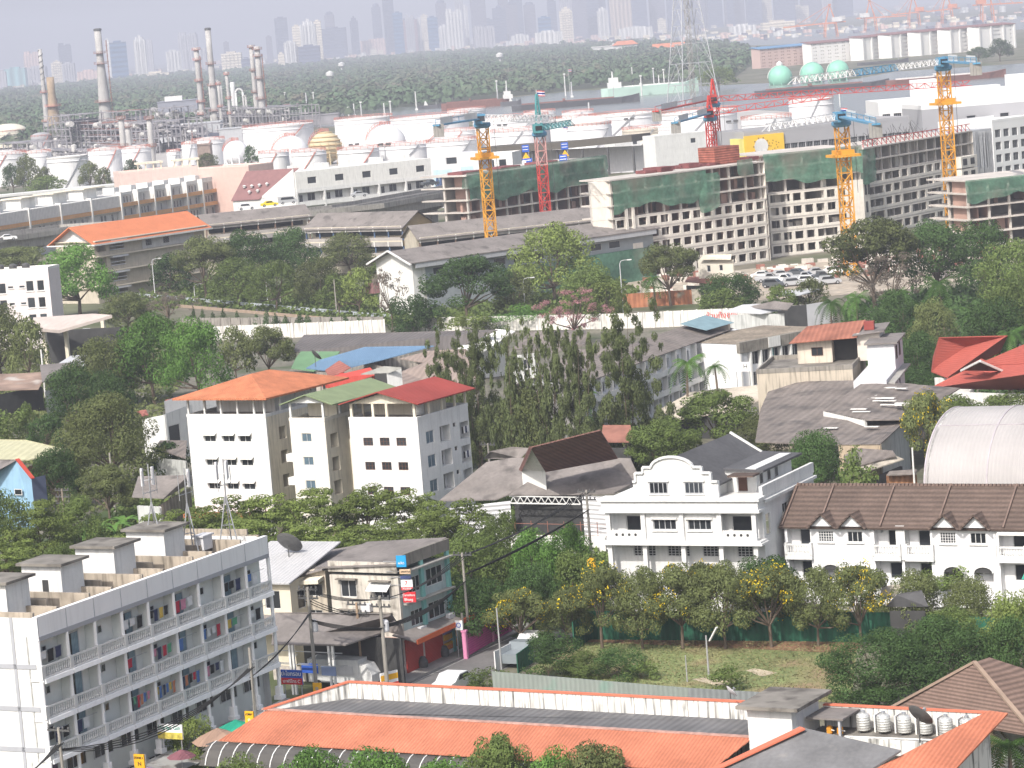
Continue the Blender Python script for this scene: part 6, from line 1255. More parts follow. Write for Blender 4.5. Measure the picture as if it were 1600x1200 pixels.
for i, (x, y) in enumerate([(662,1045),(695,1028)]): g = G(x, y); k = empty('dark_barrel', ['round dark bin before the red shutters','round dark bin beside the striped wall panel'][i], 'bin', g); obj('bin_body', MB().lathe([(.3,0),(.42,.3),(.42,.65),(.25,.95)], (0,0,0), 14), DSTEEL, k); obj('lid', MB().lathe([(.27,.94),(.2,1.05),(.02,1.1)], (0,0,0), 12), DSTEEL, k)
def fascia(cx, cy, z, w, h, rz, label, sev):
    e = board(label, cx, cy, z, w, h, [(0,1,SORG),(0,.18,SR),(.2,.42,SW),(.45,.7,SORG),(.72,1,SY)], [(sev,.18,.5,h*.75,SR)], rz=rz)
fascia(601,1008,3.3,2.2,1.25,R(-28),'striped orange, white and red convenience store fascia with a numeral','7'); 
board('striped yellow, white and red counter panel below the shop signs', 608,1062,.9,1.7,1.3,[(0,1,SW),(0,.3,SR),(.5,.85,SY)],[],rz=R(38))
# projecting signs stacked on the shophouse corner
board('bright blue square sign with small white letters at the roof corner', 627,877,9.9,.85,.95,[(0,1,SCYN)],[('ผลิต',0,.35,.3,SW)],rz=R(-18),Y=238.6)
board('small tan sign with a dot and brown letters under the blue sign', 633,893,9.0,.95,.38,[(0,1,mat('tan_sign',(.62,.45,.30),var=0))],[('• SPARTUS',0,.5,.2,SBLK)],rz=R(-18),Y=238.6)
board('thin navy sign strip above the white numeral sign', 634,902,8.5,.9,.25,[(0,1,mat('navy_sign',(.05,.07,.18),var=.3))],[],rz=R(-18),Y=238.6)
board('white sign with a red numeral seven over a red strip', 636,914,7.9,1.0,.85,[(0,1,SW),(0,.3,SR)],[('7',-.05,.68,.5,SR),('PHARMA',0,.14,.2,SW)],rz=R(-18),Y=238.6)
board('red sign with white lettering in two lines', 640,933,7.0,1.1,.85,[(0,1,SR)],[('Canadians',-.02,.72,.27,SW),('Bhaeg',-.06,.28,.32,SW)],rz=R(-18),Y=238.6)
board('round blue no parking sign on the lane pole', 717,977,2.9,.65,.8,[(0,1,SW)],[('O',0,.5,.6,SB)],rz=R(-20),post=0)
# pink gate
A, B_ = G(728,1030), G(772,1004); da = math.atan2(B_.y-A.y, B_.x-A.x); L = (B_-A).length; e = empty('sliding_gate', 'bright pink metal gate between pink pillars beside the lane', 'gate', (A.x,A.y,0), da); PK = mat('pink_gate_paint',(.55,.09,.28),var=.08,wave=('z',.2,.15))
obj('gate_leaf', MB().box(.4,0,.15,L-.3,.08,1.9), PK, e); [obj('pillar', MB().box(x,-.15,0,x+.35,.2,2.3).box(x-.05,-.2,2.3,x+.4,.25,2.45), mat('pink_pillar',(.66,.25,.42),var=.05), e) for x in (0, L-.35, L+3.5)]; obj('gate_leaf', MB().box(L,0,.15,L+3.5,.08,1.8), PK, e)

# --- white house with the curved gable
b = Bld('curved_gable_house', 'large white house with a stepped curved gable, balconies and grey roof', 'house', (943,781), (1181,781), 11.0, 13.8); W, D = b.W, b.D; WH = WHITE2
rows = [(8.3,9.35)]
m = MB(); facade(m, (0,1.3), 0, W, 0, 9.9, [(1.4,3.6,7.6,9.4,'d'),(4.4,6.6,8.35,9.25,'r'),(7.7,9.9,8.35,9.25,'r'),(11.3,13.6,7.6,9.4,'d'),(1.9,4.0,5.8,6.75,None),(5.1,7.2,5.8,6.75,None),(8.4,10.5,5.8,6.75,None),(11.6,13.6,5.8,6.75,None),(2,3.8,2.6,4.4,None),(5.2,7,2.6,4.4,None),(8.5,10.3,2.6,4.4,None),(11.7,13.5,2.6,4.4,None)], .15); b.part('wall', m, WH)
for q in ((1.4,3.6,7.6,9.4,'d'),(11.3,13.6,7.6,9.4,'d')): window(b.r, (0,1.3), 0, *q[:4], .09, 'd')
for q in (1.9,5.1,8.4,11.6): window(b.r, (0,1.3), 0, q, q+2.1, 5.8, 6.75, .09, 'g'); window(b.r, (0,1.3), 0, q+.1, q+1.9, 2.6, 4.4, .09, 'w')
m = MB(); facade(m, (3.6,.12), 0, 7.0, 7.45, 9.9, [(.85,3.0,.9+7.45,1.8+7.45,'r'),(4.1,6.25,.9+7.45,1.8+7.45,'r')], .2); m.box(3.6,.13,7.45,3.75,1.29,9.9); m.box(10.45,.13,7.45,10.6,1.29,9.9); b.part('bay_wall', m, WH)
for q in (4.45, 7.7): window(b.r, (0,.12), 0, q, q+2.15, 8.35, 9.25, .14, 'r', sill='bt')
for x in (.1, 3.4, 7.0, 10.5, W-.5): b.box('column', WH, x, -.1, 0, x+.4, .25, 9.9)
b.box('cornice', WH, -.35,-.35,9.9,W+.35,1.28,10.15); b.box('cornice', WH, -.2,-.2,10.15,W+.2,1.28,10.9); b.box('cornice', WH, -.4,-.4,10.9,W+.4,1.28,11.15)
b.box('ledge', WH, -.35,-.45,7.1,W+.45,1.29,7.28); b.box('ledge', WH, -.2,-.3,7.28,W+.3,1.29,7.44)
for x0 in (.5, 10.9): b.box('balcony_parapet', WH, x0, -.02, 7.45, x0+2.9, .1, 8.35); [b.part('vent_hole', MB().tube((x0+.5+k*.6,-.04,7.95),(x0+.5+k*.6,-.021,7.95),.13,.13,8), DARK) for k in range(4)]
prof = [(2.9,11.16),(2.9,12.6),(3.2,12.6),(3.2,13.35),(3.95,13.35),(3.95,13.85),(4.75,13.85)] + [(6.65-1.95*math.cos(t), 13.75+1.0*math.sin(t)) for t in np.linspace(.15,2.99,12)] + [(8.55,13.85),(9.4,13.85),(9.4,13.35),(10.2,13.35),(10.2,12.6),(10.8,12.6),(10.8,11.16)]
b.part('curved_gable', MB().prism(prof, .0, .35), WH); pr = [(6.65+(x-6.65)*1.0, z) for x, z in prof[1:-1]]
m = MB()
for (xa,za),(xb,zb) in zip(pr, pr[1:]): m.bar((xa,-.08,za),(xb,-.08,zb),.18,.2)
b.part('gable_moulding', m, WH)
for q in (4.45, 7.75): window(b.r, (0,0), 0, q, q+1.7, 11.55, 12.55, -.06, 'r', sill='bt')
m = MB(); facade(m, (W,1.3), math.pi/2, D-1.3, 0, 11.0, [(4.6,6.0,8.2,9.6,'w'),(4.8,6.2,4.9,6.3,'w'),(.6,1.6,7.6,9.4,None),(8.5,9.8,8.2,9.6,'w')], .15); facade(m, (0,D), -math.pi/2, D-1.3, 0, 11.0, []); m.quad((0,1.3,11.0),(W,1.3,11.0),(W,D,11.0),(0,D,11.0)); b.part('side_wall', m, WH)
for q in (4.6, 8.5): window(b.r, (W,1.3), math.pi/2, q, q+1.4, 8.2, 9.6, .09, 'w', sill='b')
window(b.r, (W,1.3), math.pi/2, 4.8, 6.2, 4.9, 6.3, .09, 'w'); b.box('side_ledge', WH, W+.01,1.3,10.5,W+.35,D,10.75)
b.box('parapet', WH, W-.2,1.3,11.0,W+.1,D,11.9); b.box('upper_room', WH, 9.9,3.9,11.0,W-1.4,D-1.5,13.0)
m = MB(); gable(m, 2.9, 10.2, .36, D-.5, 12.4, 14.6, 'y', .35, .15); b.part('roof', m, RDARK); m = MB(); gable_ends(m, 3.0, 10.1, .4, D-.6, 12.3, 14.4, 'y', .2); m.box(3.1,.4,11.0,10.0,D-.6,12.4); b.part('attic_wall', m, WH); b.part('roof_verge', MB().bar((6.55,D-.1,14.65),(10.5,D-.1,12.2),.25), WH)
b.part('side_roof', MB().slab((9.9,3.6,13.1),(W-.6,3.6,12.9),(W-.6,D-.8,12.9),(9.9,D-.8,13.1),.18), RDARK); [window(b.r, (W-1.4,3.9), math.pi/2, q, q+.9, 11.5, 12.5, -.03, 'd') for q in (.6, 2.4, 4.2)]
b.box('terrace_awning', RBROWN, 10.9,1.9,12.6,W-.9,3.5,12.75); b.box('terrace_door', FRAMEB, 11.1,3.82,11.1,11.9,3.88,12.6)

# --- row of brown roofed townhouses
b = Bld('townhouse_row', 'row of white townhouses with brown tiled roof, little gables and balconies', 'townhouses', (1225,818), (1600,822), 8.1, 7.5); b.r.location.z = 1.1; W = 31.5; b.box('plinth', CONC, 0,.2,-1.1,31.5,7.4,0); D = 7.5; P = 11.0; BR = RBROWN
m = MB(); gable(m, 0, W, 0, D, 7.05, 9.7, 'x', .35, .18); b.part('roof', m, BR)
rb = MB()
def gx(X): return (X-100)/68.2
ops = []; gops = []; units = []
for u in (0, P, 2*P):
    for X in (170, 720, 905): 
        x = gx(X)+u
        if X == 170 and u: continue
        ops.append((x, x+1.35, 5.0, 6.4, 'd')); gops.append((x, x+1.35, 2.2, 3.6, 'd'))
for k, x in enumerate([3.05, 5.75, 14.0, 16.75, 25.0, 27.75]): units.append((x-1.0, x+1.65)); ops += []; 
fm = MB(); facade(fm, (0,.9), 0, W, 0, 7.0, [o for o in ops + gops if o[1] < W], .12); facade(fm, (W,.9), math.pi/2, D-.9, 0, 7, []); facade(fm, (0,D), -math.pi/2, D-.9, 0, 7, []); b.part('wall', fm, AW)
for o in ops + gops:
    if o[1] < W: window(b.r, (0,.9), 0, *o[:4], .06, 'd')
for (x0, x1) in ((2.35, 7.9), (13.3, 18.9), (24.3, 30.0)):
    wins = [(.75, 2.15, 5.45, 6.4, 'g'), (3.4, 4.8, 5.45, 6.4, 'w3')]; ar = [(.6+dx, 2.3+dx, .4, 3.0) for dx in (.3, 2.95)]
    m = MB(); facade(m, (x0,-.0), 0, x1-x0, 4.0, 7.0, wins, .1); facade(m, (x0,0), 0, x1-x0, 0, 3.99, [(a[0], a[1], a[2], a[3], None) for a in ar], .5); m.box(x0,.01,4.0,x0+.1,.89,7.0); m.box(x1-.1,.01,4.0,x1,.89,7.0); m.box(x0,.01,3.9,x1,.89,4.0); b.part('bay_wall', m, AW)
    for w in wins: window(b.r, (x0,0), 0, *w[:4], .04, w[4], sill='b')
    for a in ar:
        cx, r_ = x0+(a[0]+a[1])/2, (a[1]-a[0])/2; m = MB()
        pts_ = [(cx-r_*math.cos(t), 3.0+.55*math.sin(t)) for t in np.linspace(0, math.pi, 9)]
        m.prism(pts_, -.02, -.01); b.part('arch_shade_panel', m, DARK); m = MB()  # flat dark panel paints the shade inside the arch head
        for p_, q_ in zip(pts_, pts_[1:]): m.bar((p_[0],-.06,p_[1]),(q_[0],-.06,q_[1]),.14,.12)
        b.part('arch_moulding', m, WH)
    for cx in (x0+1.4, x0+4.1):
        m = MB(); w_ = 1.3; zp, ze = 8.0, 6.78; y0, y1 = -.8, 2.0
        m.slab((cx-w_,y0,ze),(cx,y0,zp),(cx,y1,zp),(cx-w_,y1*.35,ze),.12); m.slab((cx,y0,zp),(cx+w_,y0,ze),(cx+w_,y1*.35,ze),(cx,y1,zp),.12); d_ = b.part('dormer_roof', m, BR); obj('dormer_wall', MB().prism([(cx-1.12,6.9),(cx+1.12,6.9),(cx,7.86)], -.5, .1), AW, d_); obj('dormer_verge', MB().bar((cx-w_,y0-.03,ze),(cx,y0-.03,zp+.03),.14).bar((cx,y0-.03,zp+.03),(cx+w_,y0-.03,ze),.14), BR, d_)
bal = MB(); bal.box(0,-.35,.85,2.3,-.15,1.0); bal.box(0,-.35,.12,2.3,-.15,.25); [bal.lathe([(.05,.25),(.09,.42),(.05,.6),(.07,.85)], (.18+k*.245,-.25,0), 6) for k in range(9)]; bal.box(-.12,-.4,0,.12,-.1,1.1); bal.box(2.2,-.4,0,2.42,-.1,1.1); bal.box(-.1,-.4,-.35,2.4,.9,.1); bm = bal.mesh('balcony'); bm.materials.append(WH)
for x in (.15, 8.2, 11.1, 19.2, 22.0, 30.3-.4): link('balcony', bm, b.r, (x, 0, 4.3))
for x in (0, 7.95, 10.55, 13.2, 18.95, 21.5, 24.2, 30.1): b.box('pier', AW, x,-.05,0,x+.25,.89,7.0)
b.box('white_panel', WH, 10.2,-.2,4.0,11.0,.88,6.95); b.box('air_conditioner', LGREY, 8.15,.4,6.2,8.65,.88,6.75); b.part('window_awning', MB().slab((19.2,-.6,6.4),(21.6,-.6,6.4),(21.6,.85,6.9),(19.2,.85,6.9),.1), WHITE)
for x in (0.0, 3.4, 8.95, 14.0, 19.8, 25.2): 
    m = MB(); m.bar((x-.05,-.36,6.95),(x-.05,D/2,9.86),.14,.12); b.part('roof_cap', m, mat('roof_cap_tiles',(.17,.12,.10),var=.2))
m = MB(); [m.box(k*.34, D/2-.14, 9.66, k*.34+.26, D/2+.14, 9.86) for k in range(int(W/.34))]; b.part('ridge_cap', m, mat('roof_cap_tiles',(.17,.12,.10)))
b.part('green_awning', MB().slab((21.5,-1.6,2.9),(23.6,-1.6,2.9),(23.6,0,3.6),(21.5,0,3.6),.06), SGRN)

# --- three white apartment houses with roofed terraces
def white_apt(label, A, B_, D, wins, rwins, st, hood, col, roofm, rise, over, style, gablew=None, rz2=2.2, side=None):
    b = Bld('apartment_house', label, 'apartment house', A, B_, 13.0, D); W = b.W
    b.shell(col, front=wins, top=True, sill=hood, z1=13.0, y1=.2, name='front_wall', right=[]) if side else None
    if side: b.shell(side, right=rwins, y0=.21, x0=.01, x1=W-.01, name='side_wall', top=False)
    else: b.shell(col, front=wins, right=rwins, sill=hood)
    b.parapet(col, 13.0, .35, .15, x1=W); b.box('roof_floor', CONC, .16,.16,13.02,W-.16,D-.16,13.06)
    return b
w3 = lambda xs, zs, w, h, s: [(x, x+w, z, z+h, s) for x in xs for z in zs]
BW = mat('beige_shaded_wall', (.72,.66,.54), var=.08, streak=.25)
b = white_apt('white apartment house with an orange hipped roof over an open terrace', (292,652), (415,652), 11.8, w3((2.1,4.6,6.8),(10.3,7.7,5.1),1.55,.72,'w'), [(2.0,3.3,z,z+1.4,None,1.0) for z in (10.2,7.6,5.0)], 'w', 'h', WHITE2, None, 0, 0, 'hip', side=BW); W, D = b.W, b.D
m = MB(); hip(m, 0, W, 0, D+2, 15.2, 17.0, 1.0, 'y', 6.2); b.part('roof', m, mat('terrace_orange_roof',(.47,.17,.085),var=.16,wave=('x',.3,.03),fine=.08))
for x in (.1, 2.3, 4.5, 6.7, 8.9, W-.3): b.box('terrace_post', WHITE2, x,.05,13.0,x+.2,.25,15.2)
for y in (3, 6, 9, D-.3): b.box('terrace_post', WHITE2, W-.3,y,13.0,W-.1,y+.2,15.2); b.box('terrace_post', WHITE2, .1,y,13.0,.3,y+.2,15.2)
b.box('terrace_room', WHITE, 1.5,3.5,13.07,W-1.2,D-.3,15.1); b.box('orange_lean_to', RORANGE, -.5,-1.6,2.2,W,-.1,2.6)
b = white_apt('narrow cream apartment house with a green roof between two white ones', (452,658), (507,658), 11.5, w3((1.4,),(10.8,8.3,5.8),1.25,.9,'s'), [(.6,2.0,z,z+1.5,None,.9) for z in (10.0,7.5,5.0)], 's', '', mat('cream_white_paint',(.74,.70,.62),var=.05,streak=.1), None, 0, 0, '', side=BW); W, D = b.W, b.D
m = MB(); gable(m, -.3, W+1.0, 0, D, 15.0, 15.9, 'y', .5, .12); b.part('roof', m, mat('green_metal_roof',(.20,.25,.14),var=.1,wave=('y',.3,.04))); b.part('gable', MB().prism([(0,14.9),(W,14.9),(W/2,15.7)], .05, .2), WHITE2)
for x in (.05, W-.3): b.box('terrace_post', WHITE2, x,.05,13.0,x+.25,.25,14.9)
for y in (3, 6, 9): b.box('terrace_post', WHITE2, W-.2,y,13.0,W,y+.2,14.9)
for z in (8.6, 6.1): b.box('side_balcony', WHITE, -1.1,.4,z,0,2.4,z+.8)
b.box('terrace_room', CREAM, .4,3,13.07,W-.4,D-.4,14.8); b.box('drain_pipe', CREAM, W+.05,4.2,0,W+.2,4.4,11.5); b.box('drain_pipe', CREAM, W+.05,5.2,0,W+.2,5.4,11.8)
b = white_apt('white apartment house with a dark red roof and brown framed windows, nearest the sheds', (545,657), (652,657), 9.9, w3((1.6,3.65,5.7),(10.35,7.8,5.2),1.2,.85,'b3'), [(1.4,2.9,z,z+1.3,'s') for z in (10.3,7.8,5.2)] + [(4.1,6.1,z,z+1.7,None,.9) for z in (10.0,7.5,5.0)] + [(6.7,7.3,z+1.2,z+1.7,'d') for z in (10,7.5,5)] + [(8.0,9.8,z,z+1.8,None,.9) for z in (9.7,7.2,4.7)], 'b', '', WHITE2, None, 0, 0, ''); W, D = b.W, b.D
m = MB(); gable(m, 0, W, 0, D, 15.0, 16.1, 'y', .7, .12); b.part('roof', m, RRED); b.part('gable', MB().prism([(.2,14.75),(W-.2,14.75),(W/2,15.8)], .05, .2), CREAM)
for x in (.2, 2.9, 4.6, W-.5): b.box('terrace_post', CREAM, x,.05,13.0,x+.28,.25,14.8)
for y in (2.5, 5, 7.5, D-.3): b.box('terrace_post', CREAM, W-.25,y,13.0,W-.05,y+.2,15.0); b.box('terrace_post', CREAM, .05,y,13.0,.25,y+.2,15.0)
b.box('terrace_room', CREAM, 1,3.5,13.07,W-1.2,7.6,14.9); steel_tank(b, 7.0, 2.5, 13.1, .7, 1.2, 'steel water tank on the red roofed terrace', None)
for z in (10.0,7.5,5.0): b.box('door', DARK, W-.88,4.9,z,W-.84,5.6,z+1.5)
for i, z in enumerate((10.2, 7.6)): 
    e = empty('laundry', ['dark and white clothes on the far upper balcony of the red roofed house','clothes on the far middle balcony of the red roofed house'][i], 'laundry', b.wp(W+.05, 8.2, z), b.ang+math.pi/2); [obj('cloth', MB().box(.1+k*.35,-.02,.1,.36+k*.35,.02,.8), mat('cloth_'+c, LCOL[c]), e) for k, c in enumerate(['black','white','navy','white'])]
# ---------------------------------------------------------------- ground covers, lane, lot
F0 = G(637,1055); dl = Vector((math.cos(R(61)), math.sin(R(61)), 0)); nl = Vector((math.sin(R(61)), -math.cos(R(61)), 0))
def strip(name, a, b, w0, w1, z, m, kind='structure'): return sheet(name, [F0+dl*a+nl*w0, F0+dl*a+nl*w1, F0+dl*b+nl*w1, F0+dl*b+nl*w0], z, m, kind)
mb = MB(); P4 = [F0-dl*70-nl*.2, F0-dl*70+nl*1.6, F0+dl*26+nl*1.6, F0+dl*26-nl*.2]; mb.add([(p.x,p.y,.14) for p in P4]+[(p.x,p.y,0) for p in P4], [(0,1,2,3),(1,5,6,2),(0,4,5,1)]); struct('pavement', mb, mat('pavement_concrete',(.30,.29,.275),var=.15,scale=.5,fine=.1))
strip('lane_asphalt', -70, 120, 1.6, 7.4, .012, ASPH); strip('lane_edge_line', -70, 100, 1.85, 1.95, .02, mat('faded_road_paint',(.42,.42,.40),var=.3,scale=2))
GRASS = mat('mown_grass', (.165,.20,.08), var=.25, scale=.12, fine=.25, stain=((.27,.20,.12), .16, .50), bump=.05)
sheet('grass', [G(*p) for p in [(820,1050),(905,998),(1340,1003),(1330,1100),(1100,1085)]], .025, GRASS); sheet('leaf_litter', [G(*p) for p in [(905,1003),(918,993),(1345,1005),(1335,1022),(1120,1012)]], .04, mat('brown_leaf_litter',(.20,.115,.07),var=.35,scale=.5,fine=.3), 'stuff')
sheet('bare_sand', [G(*p) for p in [(1080,1062),(1110,1058),(1160,1066),(1120,1072)]], .045, mat('pale_sand',(.45,.38,.28),var=.2)); sheet('bare_sand', [G(*p) for p in [(1165,1048),(1180,1045),(1215,1052),(1190,1058)]], .045, mat('pale_sand',(.45,.38,.28)))
SITE = mat('site_dust', (.42,.36,.29), var=.3, scale=.08, fine=.3, stain=((.24,.22,.19), .08, .5)); sheet('site_ground', [G(*p) for p in [(940,445),(1190,418),(1600,380),(1800,372),(1800,420),(1300,462),(1000,480)]], .02, SITE)
sheet('tank_farm_ground', [G(*p) for p in [(-200,300),(700,262),(1400,240),(1400,180),(1180,172),(700,200),(-200,240)]], .02, mat('tank_farm_paving',(.42,.40,.38),var=.15,scale=.02))
sheet('school_yard', [G(*p) for p in [(-100,520),(300,470),(600,500),(950,470),(950,400),(-100,420)]], .02, mat('dark_olive_yard',(.11,.12,.07),var=.3,scale=.1))  # dark olive yard earth, blotched at random
sheet('village_ground', [G(*p) for p in [(-300,800),(-300,560),(300,500),(1300,480),(1900,560),(1900,930),(900,960),(600,900)]], .015, mat('village_earth',(.15,.14,.11),var=.3,scale=.15,fine=.3,stain=((.07,.09,.04),.12,.5)))
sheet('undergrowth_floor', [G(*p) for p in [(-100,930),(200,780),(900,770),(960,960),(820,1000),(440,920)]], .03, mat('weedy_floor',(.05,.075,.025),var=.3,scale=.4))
# --- long building with streaked parapet and orange roof (foreground)
SW2 = mat('streaked_white_wall', (.70,.69,.66), var=.08, scale=.5, streak=1.0, stain=((.40,.39,.36), 1.2, .60)); COP = mat('red_coping', (.58,.17,.10), var=.1)
b = Bld('long_market_building', 'long low building with an orange tile strip and rain streaked white parapet', 'building', (545,1065), (1240,1100), 8.5, 3.0); W = 46.2; W1 = 34.0
m = MB(); m.box(0,0,0,W1,.22,8.42); b.part('parapet_wall', m, SW2); b.box('coping', COP, -.1,-.06,8.42,W1+.1,.28,8.52)
p0, p1 = b.lp(412,1110,7.3), b.lp(545,1065,8.5); LL = math.hypot(p0[0], p0[1]); an = math.atan2(-p0[1], -p0[0]); m = MB()
b.part('diagonal_parapet', MB().add([(p0[0],p0[1],0),(-.02,0,0),(-.02,0,8.42),(p0[0],p0[1],7.3),(p0[0]-.1,p0[1]+.2,0),(-.1,.22,0),(-.1,.22,8.42),(p0[0]-.1,p0[1]+.2,7.3)], [(0,1,2,3),(7,6,5,4),(0,4,5,1),(2,6,7,3),(0,3,7,4)]), SW2)
b.part('coping', MB().bar((p0[0]-.05,p0[1]+.1,7.36),(-.06,.1,8.48),.34,.1), COP)
for i in range(18): x = i*1.95+.6; b.box('wall_joint', mat('stain_line',(.28,.26,.24),var=.4,scale=2), x,-.006,7.3,x+.06,-.001,8.4)
b.part('flat_roof', MB().add([(p0[0],p0[1],7.25),(0,0,7.32),(W1,0,7.32),(W1,-3.95,7.18),(p0[0]-.6,-3.95,7.18)], [(0,4,3,2,1)]), mat('grey_sheet_flat_roof',(.125,.125,.13),var=.22,scale=.4,wave=('x',.55,.12),stain=((.2,.19,.18),.8,.62)))
OT = mat('orange_corrugated_tiles', (.44,.155,.09), var=.17, scale=.35, wave=('x', .26, .12), fine=.08, stain=((.42,.15,.09), .5, .6))
m = MB(); NS = 5
for k in range(NS):
    ya, yb_ = -4.0-k*.74, -4.0-(k+1)*.74-.06; za, zb = 7.3-k*.25, 7.3-(k+1)*.25-.02
    m.slab((-4.5-k*.3,yb_,zb),(32.2-k*.25,yb_,zb),(32.4-k*.25,ya,za),(-4.2-k*.3,ya,za),.06)
b.part('tile_roof', m, OT); b.part('ridge_flashing', MB().bar((-4.6,-3.95,7.33),(32.4,-3.95,7.33),.32,.09), mat('flashing_grey_red',(.42,.26,.22),var=.3,scale=2))
b.box('front_wall', WHITE, -5,-7.1,0,31,-6.9,5.6)
cn = MB()
cp = [(-7.6,5.9),(-8.1,5.78),(-8.55,5.5),(-8.9,5.08),(-9.1,4.6)]
for (ya,za),(yb_,zb) in zip(cp, cp[1:]): cn.slab((-6.6,yb_,zb),(32,yb_,zb),(32,ya,za),(-6.2,ya,za),.04)
b.part('curved_canopy', cn, mat('smoky_canopy_sheet',(.085,.08,.075),rough=.4,var=.15))
for i in range(37):
    x = -5.9+i*1.05; m = MB()
    for (ya,za),(yb_,zb) in zip(cp, cp[1:]): m.bar((x-.12,ya,za+.03),(x-.12,yb_,zb+.03),.07,.05)
    b.part('canopy_rib', m, WHITE2)
for i in range(6): b.box('canopy_post', WHITE, -5.5+i*6,-8.7,0,-5.35+i*6,-8.55,5.0)
s_ = b.box('stair_room', WHITE2, 32.3,-4.3,5.5,35.3,-.25,9.25); obj('roof', MB().box(31.8,-4.9,9.26,36.0,.3,9.48), ROOFD, s_); obj('door', MB().box(35.31,-3.7,7.4,35.34,-2.7,8.9), LGREY, s_)
b.box('tank_shelter', RGREY2, 35.5,-2.7,8.3,38.0,0,8.42); b.box('shelter_post', GREYP, 37.6,-2.6,7.2,37.75,-2.4,8.3); b.box('tank_wall', SW2, 35.5,.02,0,W,.25,8.5); b.box('coping', COP, 35.5,-.05,8.51,W+.2,.32,8.6); b.box('tank_deck', ROOFD, 35.32,-3.6,6.9,W,-.01,7.2); b.box('deck_parapet', SW2, 35.4,-3.75,6.6,43.8,-3.6,7.55)
for i in range(6): 
    steel_tank(b, 38.6+i*1.36, -1.0, 7.2, .43, 1.12, ['steel tank beside the rooftop shelter, start of the row','steel tank with a pinkish band, next to the shelter tank','third steel tank, nearest the grey dish stand','steel tank just behind the grey dish','steel tank between the dish and the last tank','last steel tank by the end of the red coping'][i], 'steel tanks along the red coped wall'); 
for i in range(5): b.box('tank_divider', WHITE, 39.25+i*1.36,-.9,7.2,39.35+i*1.36,-.02,8.3)
for i, x in enumerate((36.7, 37.4)):
    e = empty('water_pump', ['small orange pump beside the shelter post','small orange pump nearer the first steel tank'][i], 'pump', b.wp(x,-1.9,7.2), b.ang); obj('housing', MB().lathe([(.14,0),(.2,.1),(.2,.45),(.1,.55)], (0,0,0), 12), mat('orange_pump',(.65,.28,.03)), e); obj('outlet', MB().tube((0,0,.3),(.4,-.2,.3),.04,.04,6), WHITE, e)
b.part('white_pipe', MB().tube((38,-2.6,7.3),(44,-2.3,7.3),.06,.06,6), WHITE)
# grey and orange roofs at the bottom right
f = Px('hipped_market_roof', 'grey sheet roof meeting an orange tile roof in the bottom corner', 'building', (1255,1140,7.2), -30)
f.roof([(1080,1218,7.0),(1255,1137,9.1),(1408,1172,8.3),(1340,1215,7.3)], mat('weathered_grey_roof',(.15,.15,.155),var=.18,scale=.4,fine=.1,stain=((.24,.23,.22),.7,.62))); f.roof([(1340,1215,7.4),(1545,1110,8.95),(1575,1114,8.8),(1480,1215,7.0)], OT, .1, 'tile_roof'); f.roof([(1076,1217,7.0),(1086,1218,7.1),(1258,1138,9.2),(1250,1135,9.1)], COP, .1, 'roof_edge')
f.wall((1340,1226,7.0),(1545,1118,8.6), SW2); f.wall((1090,1232,6.6),(1260,1150,8.4), GREYP)
f = Px('brown_hipped_house', 'house under a big brown tiled hipped roof beside the round green trees', 'house', (1395,1103,7.0), -30)
A1, A2, A3, A4, A5 = (1390,1106,6.8),(1545,1027,10.2),(1800,1075,8.6),(1700,1200,6.6),(1580,1105,8.2)
TB = mat('brown_roof_tiles', (.155,.105,.085), var=.12, scale=.5, wave=('z', .20, .30), fine=.12)
f.roof([(1388,1107,6.6),(1522,1035,9.9),(1620,1150,6.6)], TB); f.roof([(1522,1035,9.9),(1546,1027,9.9),(1800,1110,6.5),(1620,1151,6.6)], TB)
f.part = None; q = f.L((1522,1034,9.95)); q2 = f.L((1620,1150,6.65)); q3 = f.L((1388,1107,6.65)); obj('hip_cap', MB().bar(q, q2, .28, .16), mat('tan_hip_tiles',(.30,.22,.17),var=.15), f.r); obj('hip_cap', MB().bar(q, q3, .25, .16), mat('tan_hip_tiles',(.30,.22,.17)), f.r)
obj('wall', MB().box(q3.x+1.5,q3.y-1,0,q3.x+14,q3.y+6,6.3), WHITE, f.r)
# lot fences
def fence(name, label, p, q, h, m, posts=0, pm=None, cat='fence', z0=0, top=None, t=.08, n=None):
    A, B_ = G(*p), G(*q); L = (B_-A).length; e = empty(name, label, cat, (A.x,A.y,0), math.atan2(B_.y-A.y, B_.x-A.x)); obj('panel', MB().box(0,0,z0,L,t,h), m, e); n = n or max(1, int(L/2.5))
    if posts: [obj('post', MB().box(L*i/n-posts/2,-posts/2,0,L*i/n+posts/2,-.002,h+.08), pm or m, e) for i in range(min(n,60)+1)]
    if top: obj('coping', MB().box(-.05,-.06,h,L+.05,t+.06,h+.1), top, e)
    return e
FG = mat('grey_green_sheet_fence', (.24,.27,.25), var=.1, scale=.3, wave=('x',.45,.07), stain=((.15,.27,.22),.3,.62)); FG2 = mat('grey_sheet_fence', (.20,.215,.22), var=.08, wave=('x',.5,.12))
fence('sheet_fence', 'pale grey green sheet metal fence along the grass lot', (772,1094), (1078,1122), 2.3, FG); fence('sheet_fence', 'darker blue grey stretch of sheet metal fence by the grass lot', (1078,1122), (1262,1134), 2.3, FG2)
GF = mat('dark_green_fence_sheet', (.02,.105,.062), var=.15, scale=.4, wave=('x',.6,.10)); fence('green_fence', 'dark green sheet fence running behind the flowering trees', (922,1000), (1400,1004), 2.5, GF, .1); fence('green_fence', 'short green fence closing the lot beside the lane', (898,1016), (922,1000), 2.4, GF, .1); fence('green_fence', 'green fence glimpsed between the round trees at the far end of the lot', (1400,1004), (1600,1016), 2.5, GF, .1)
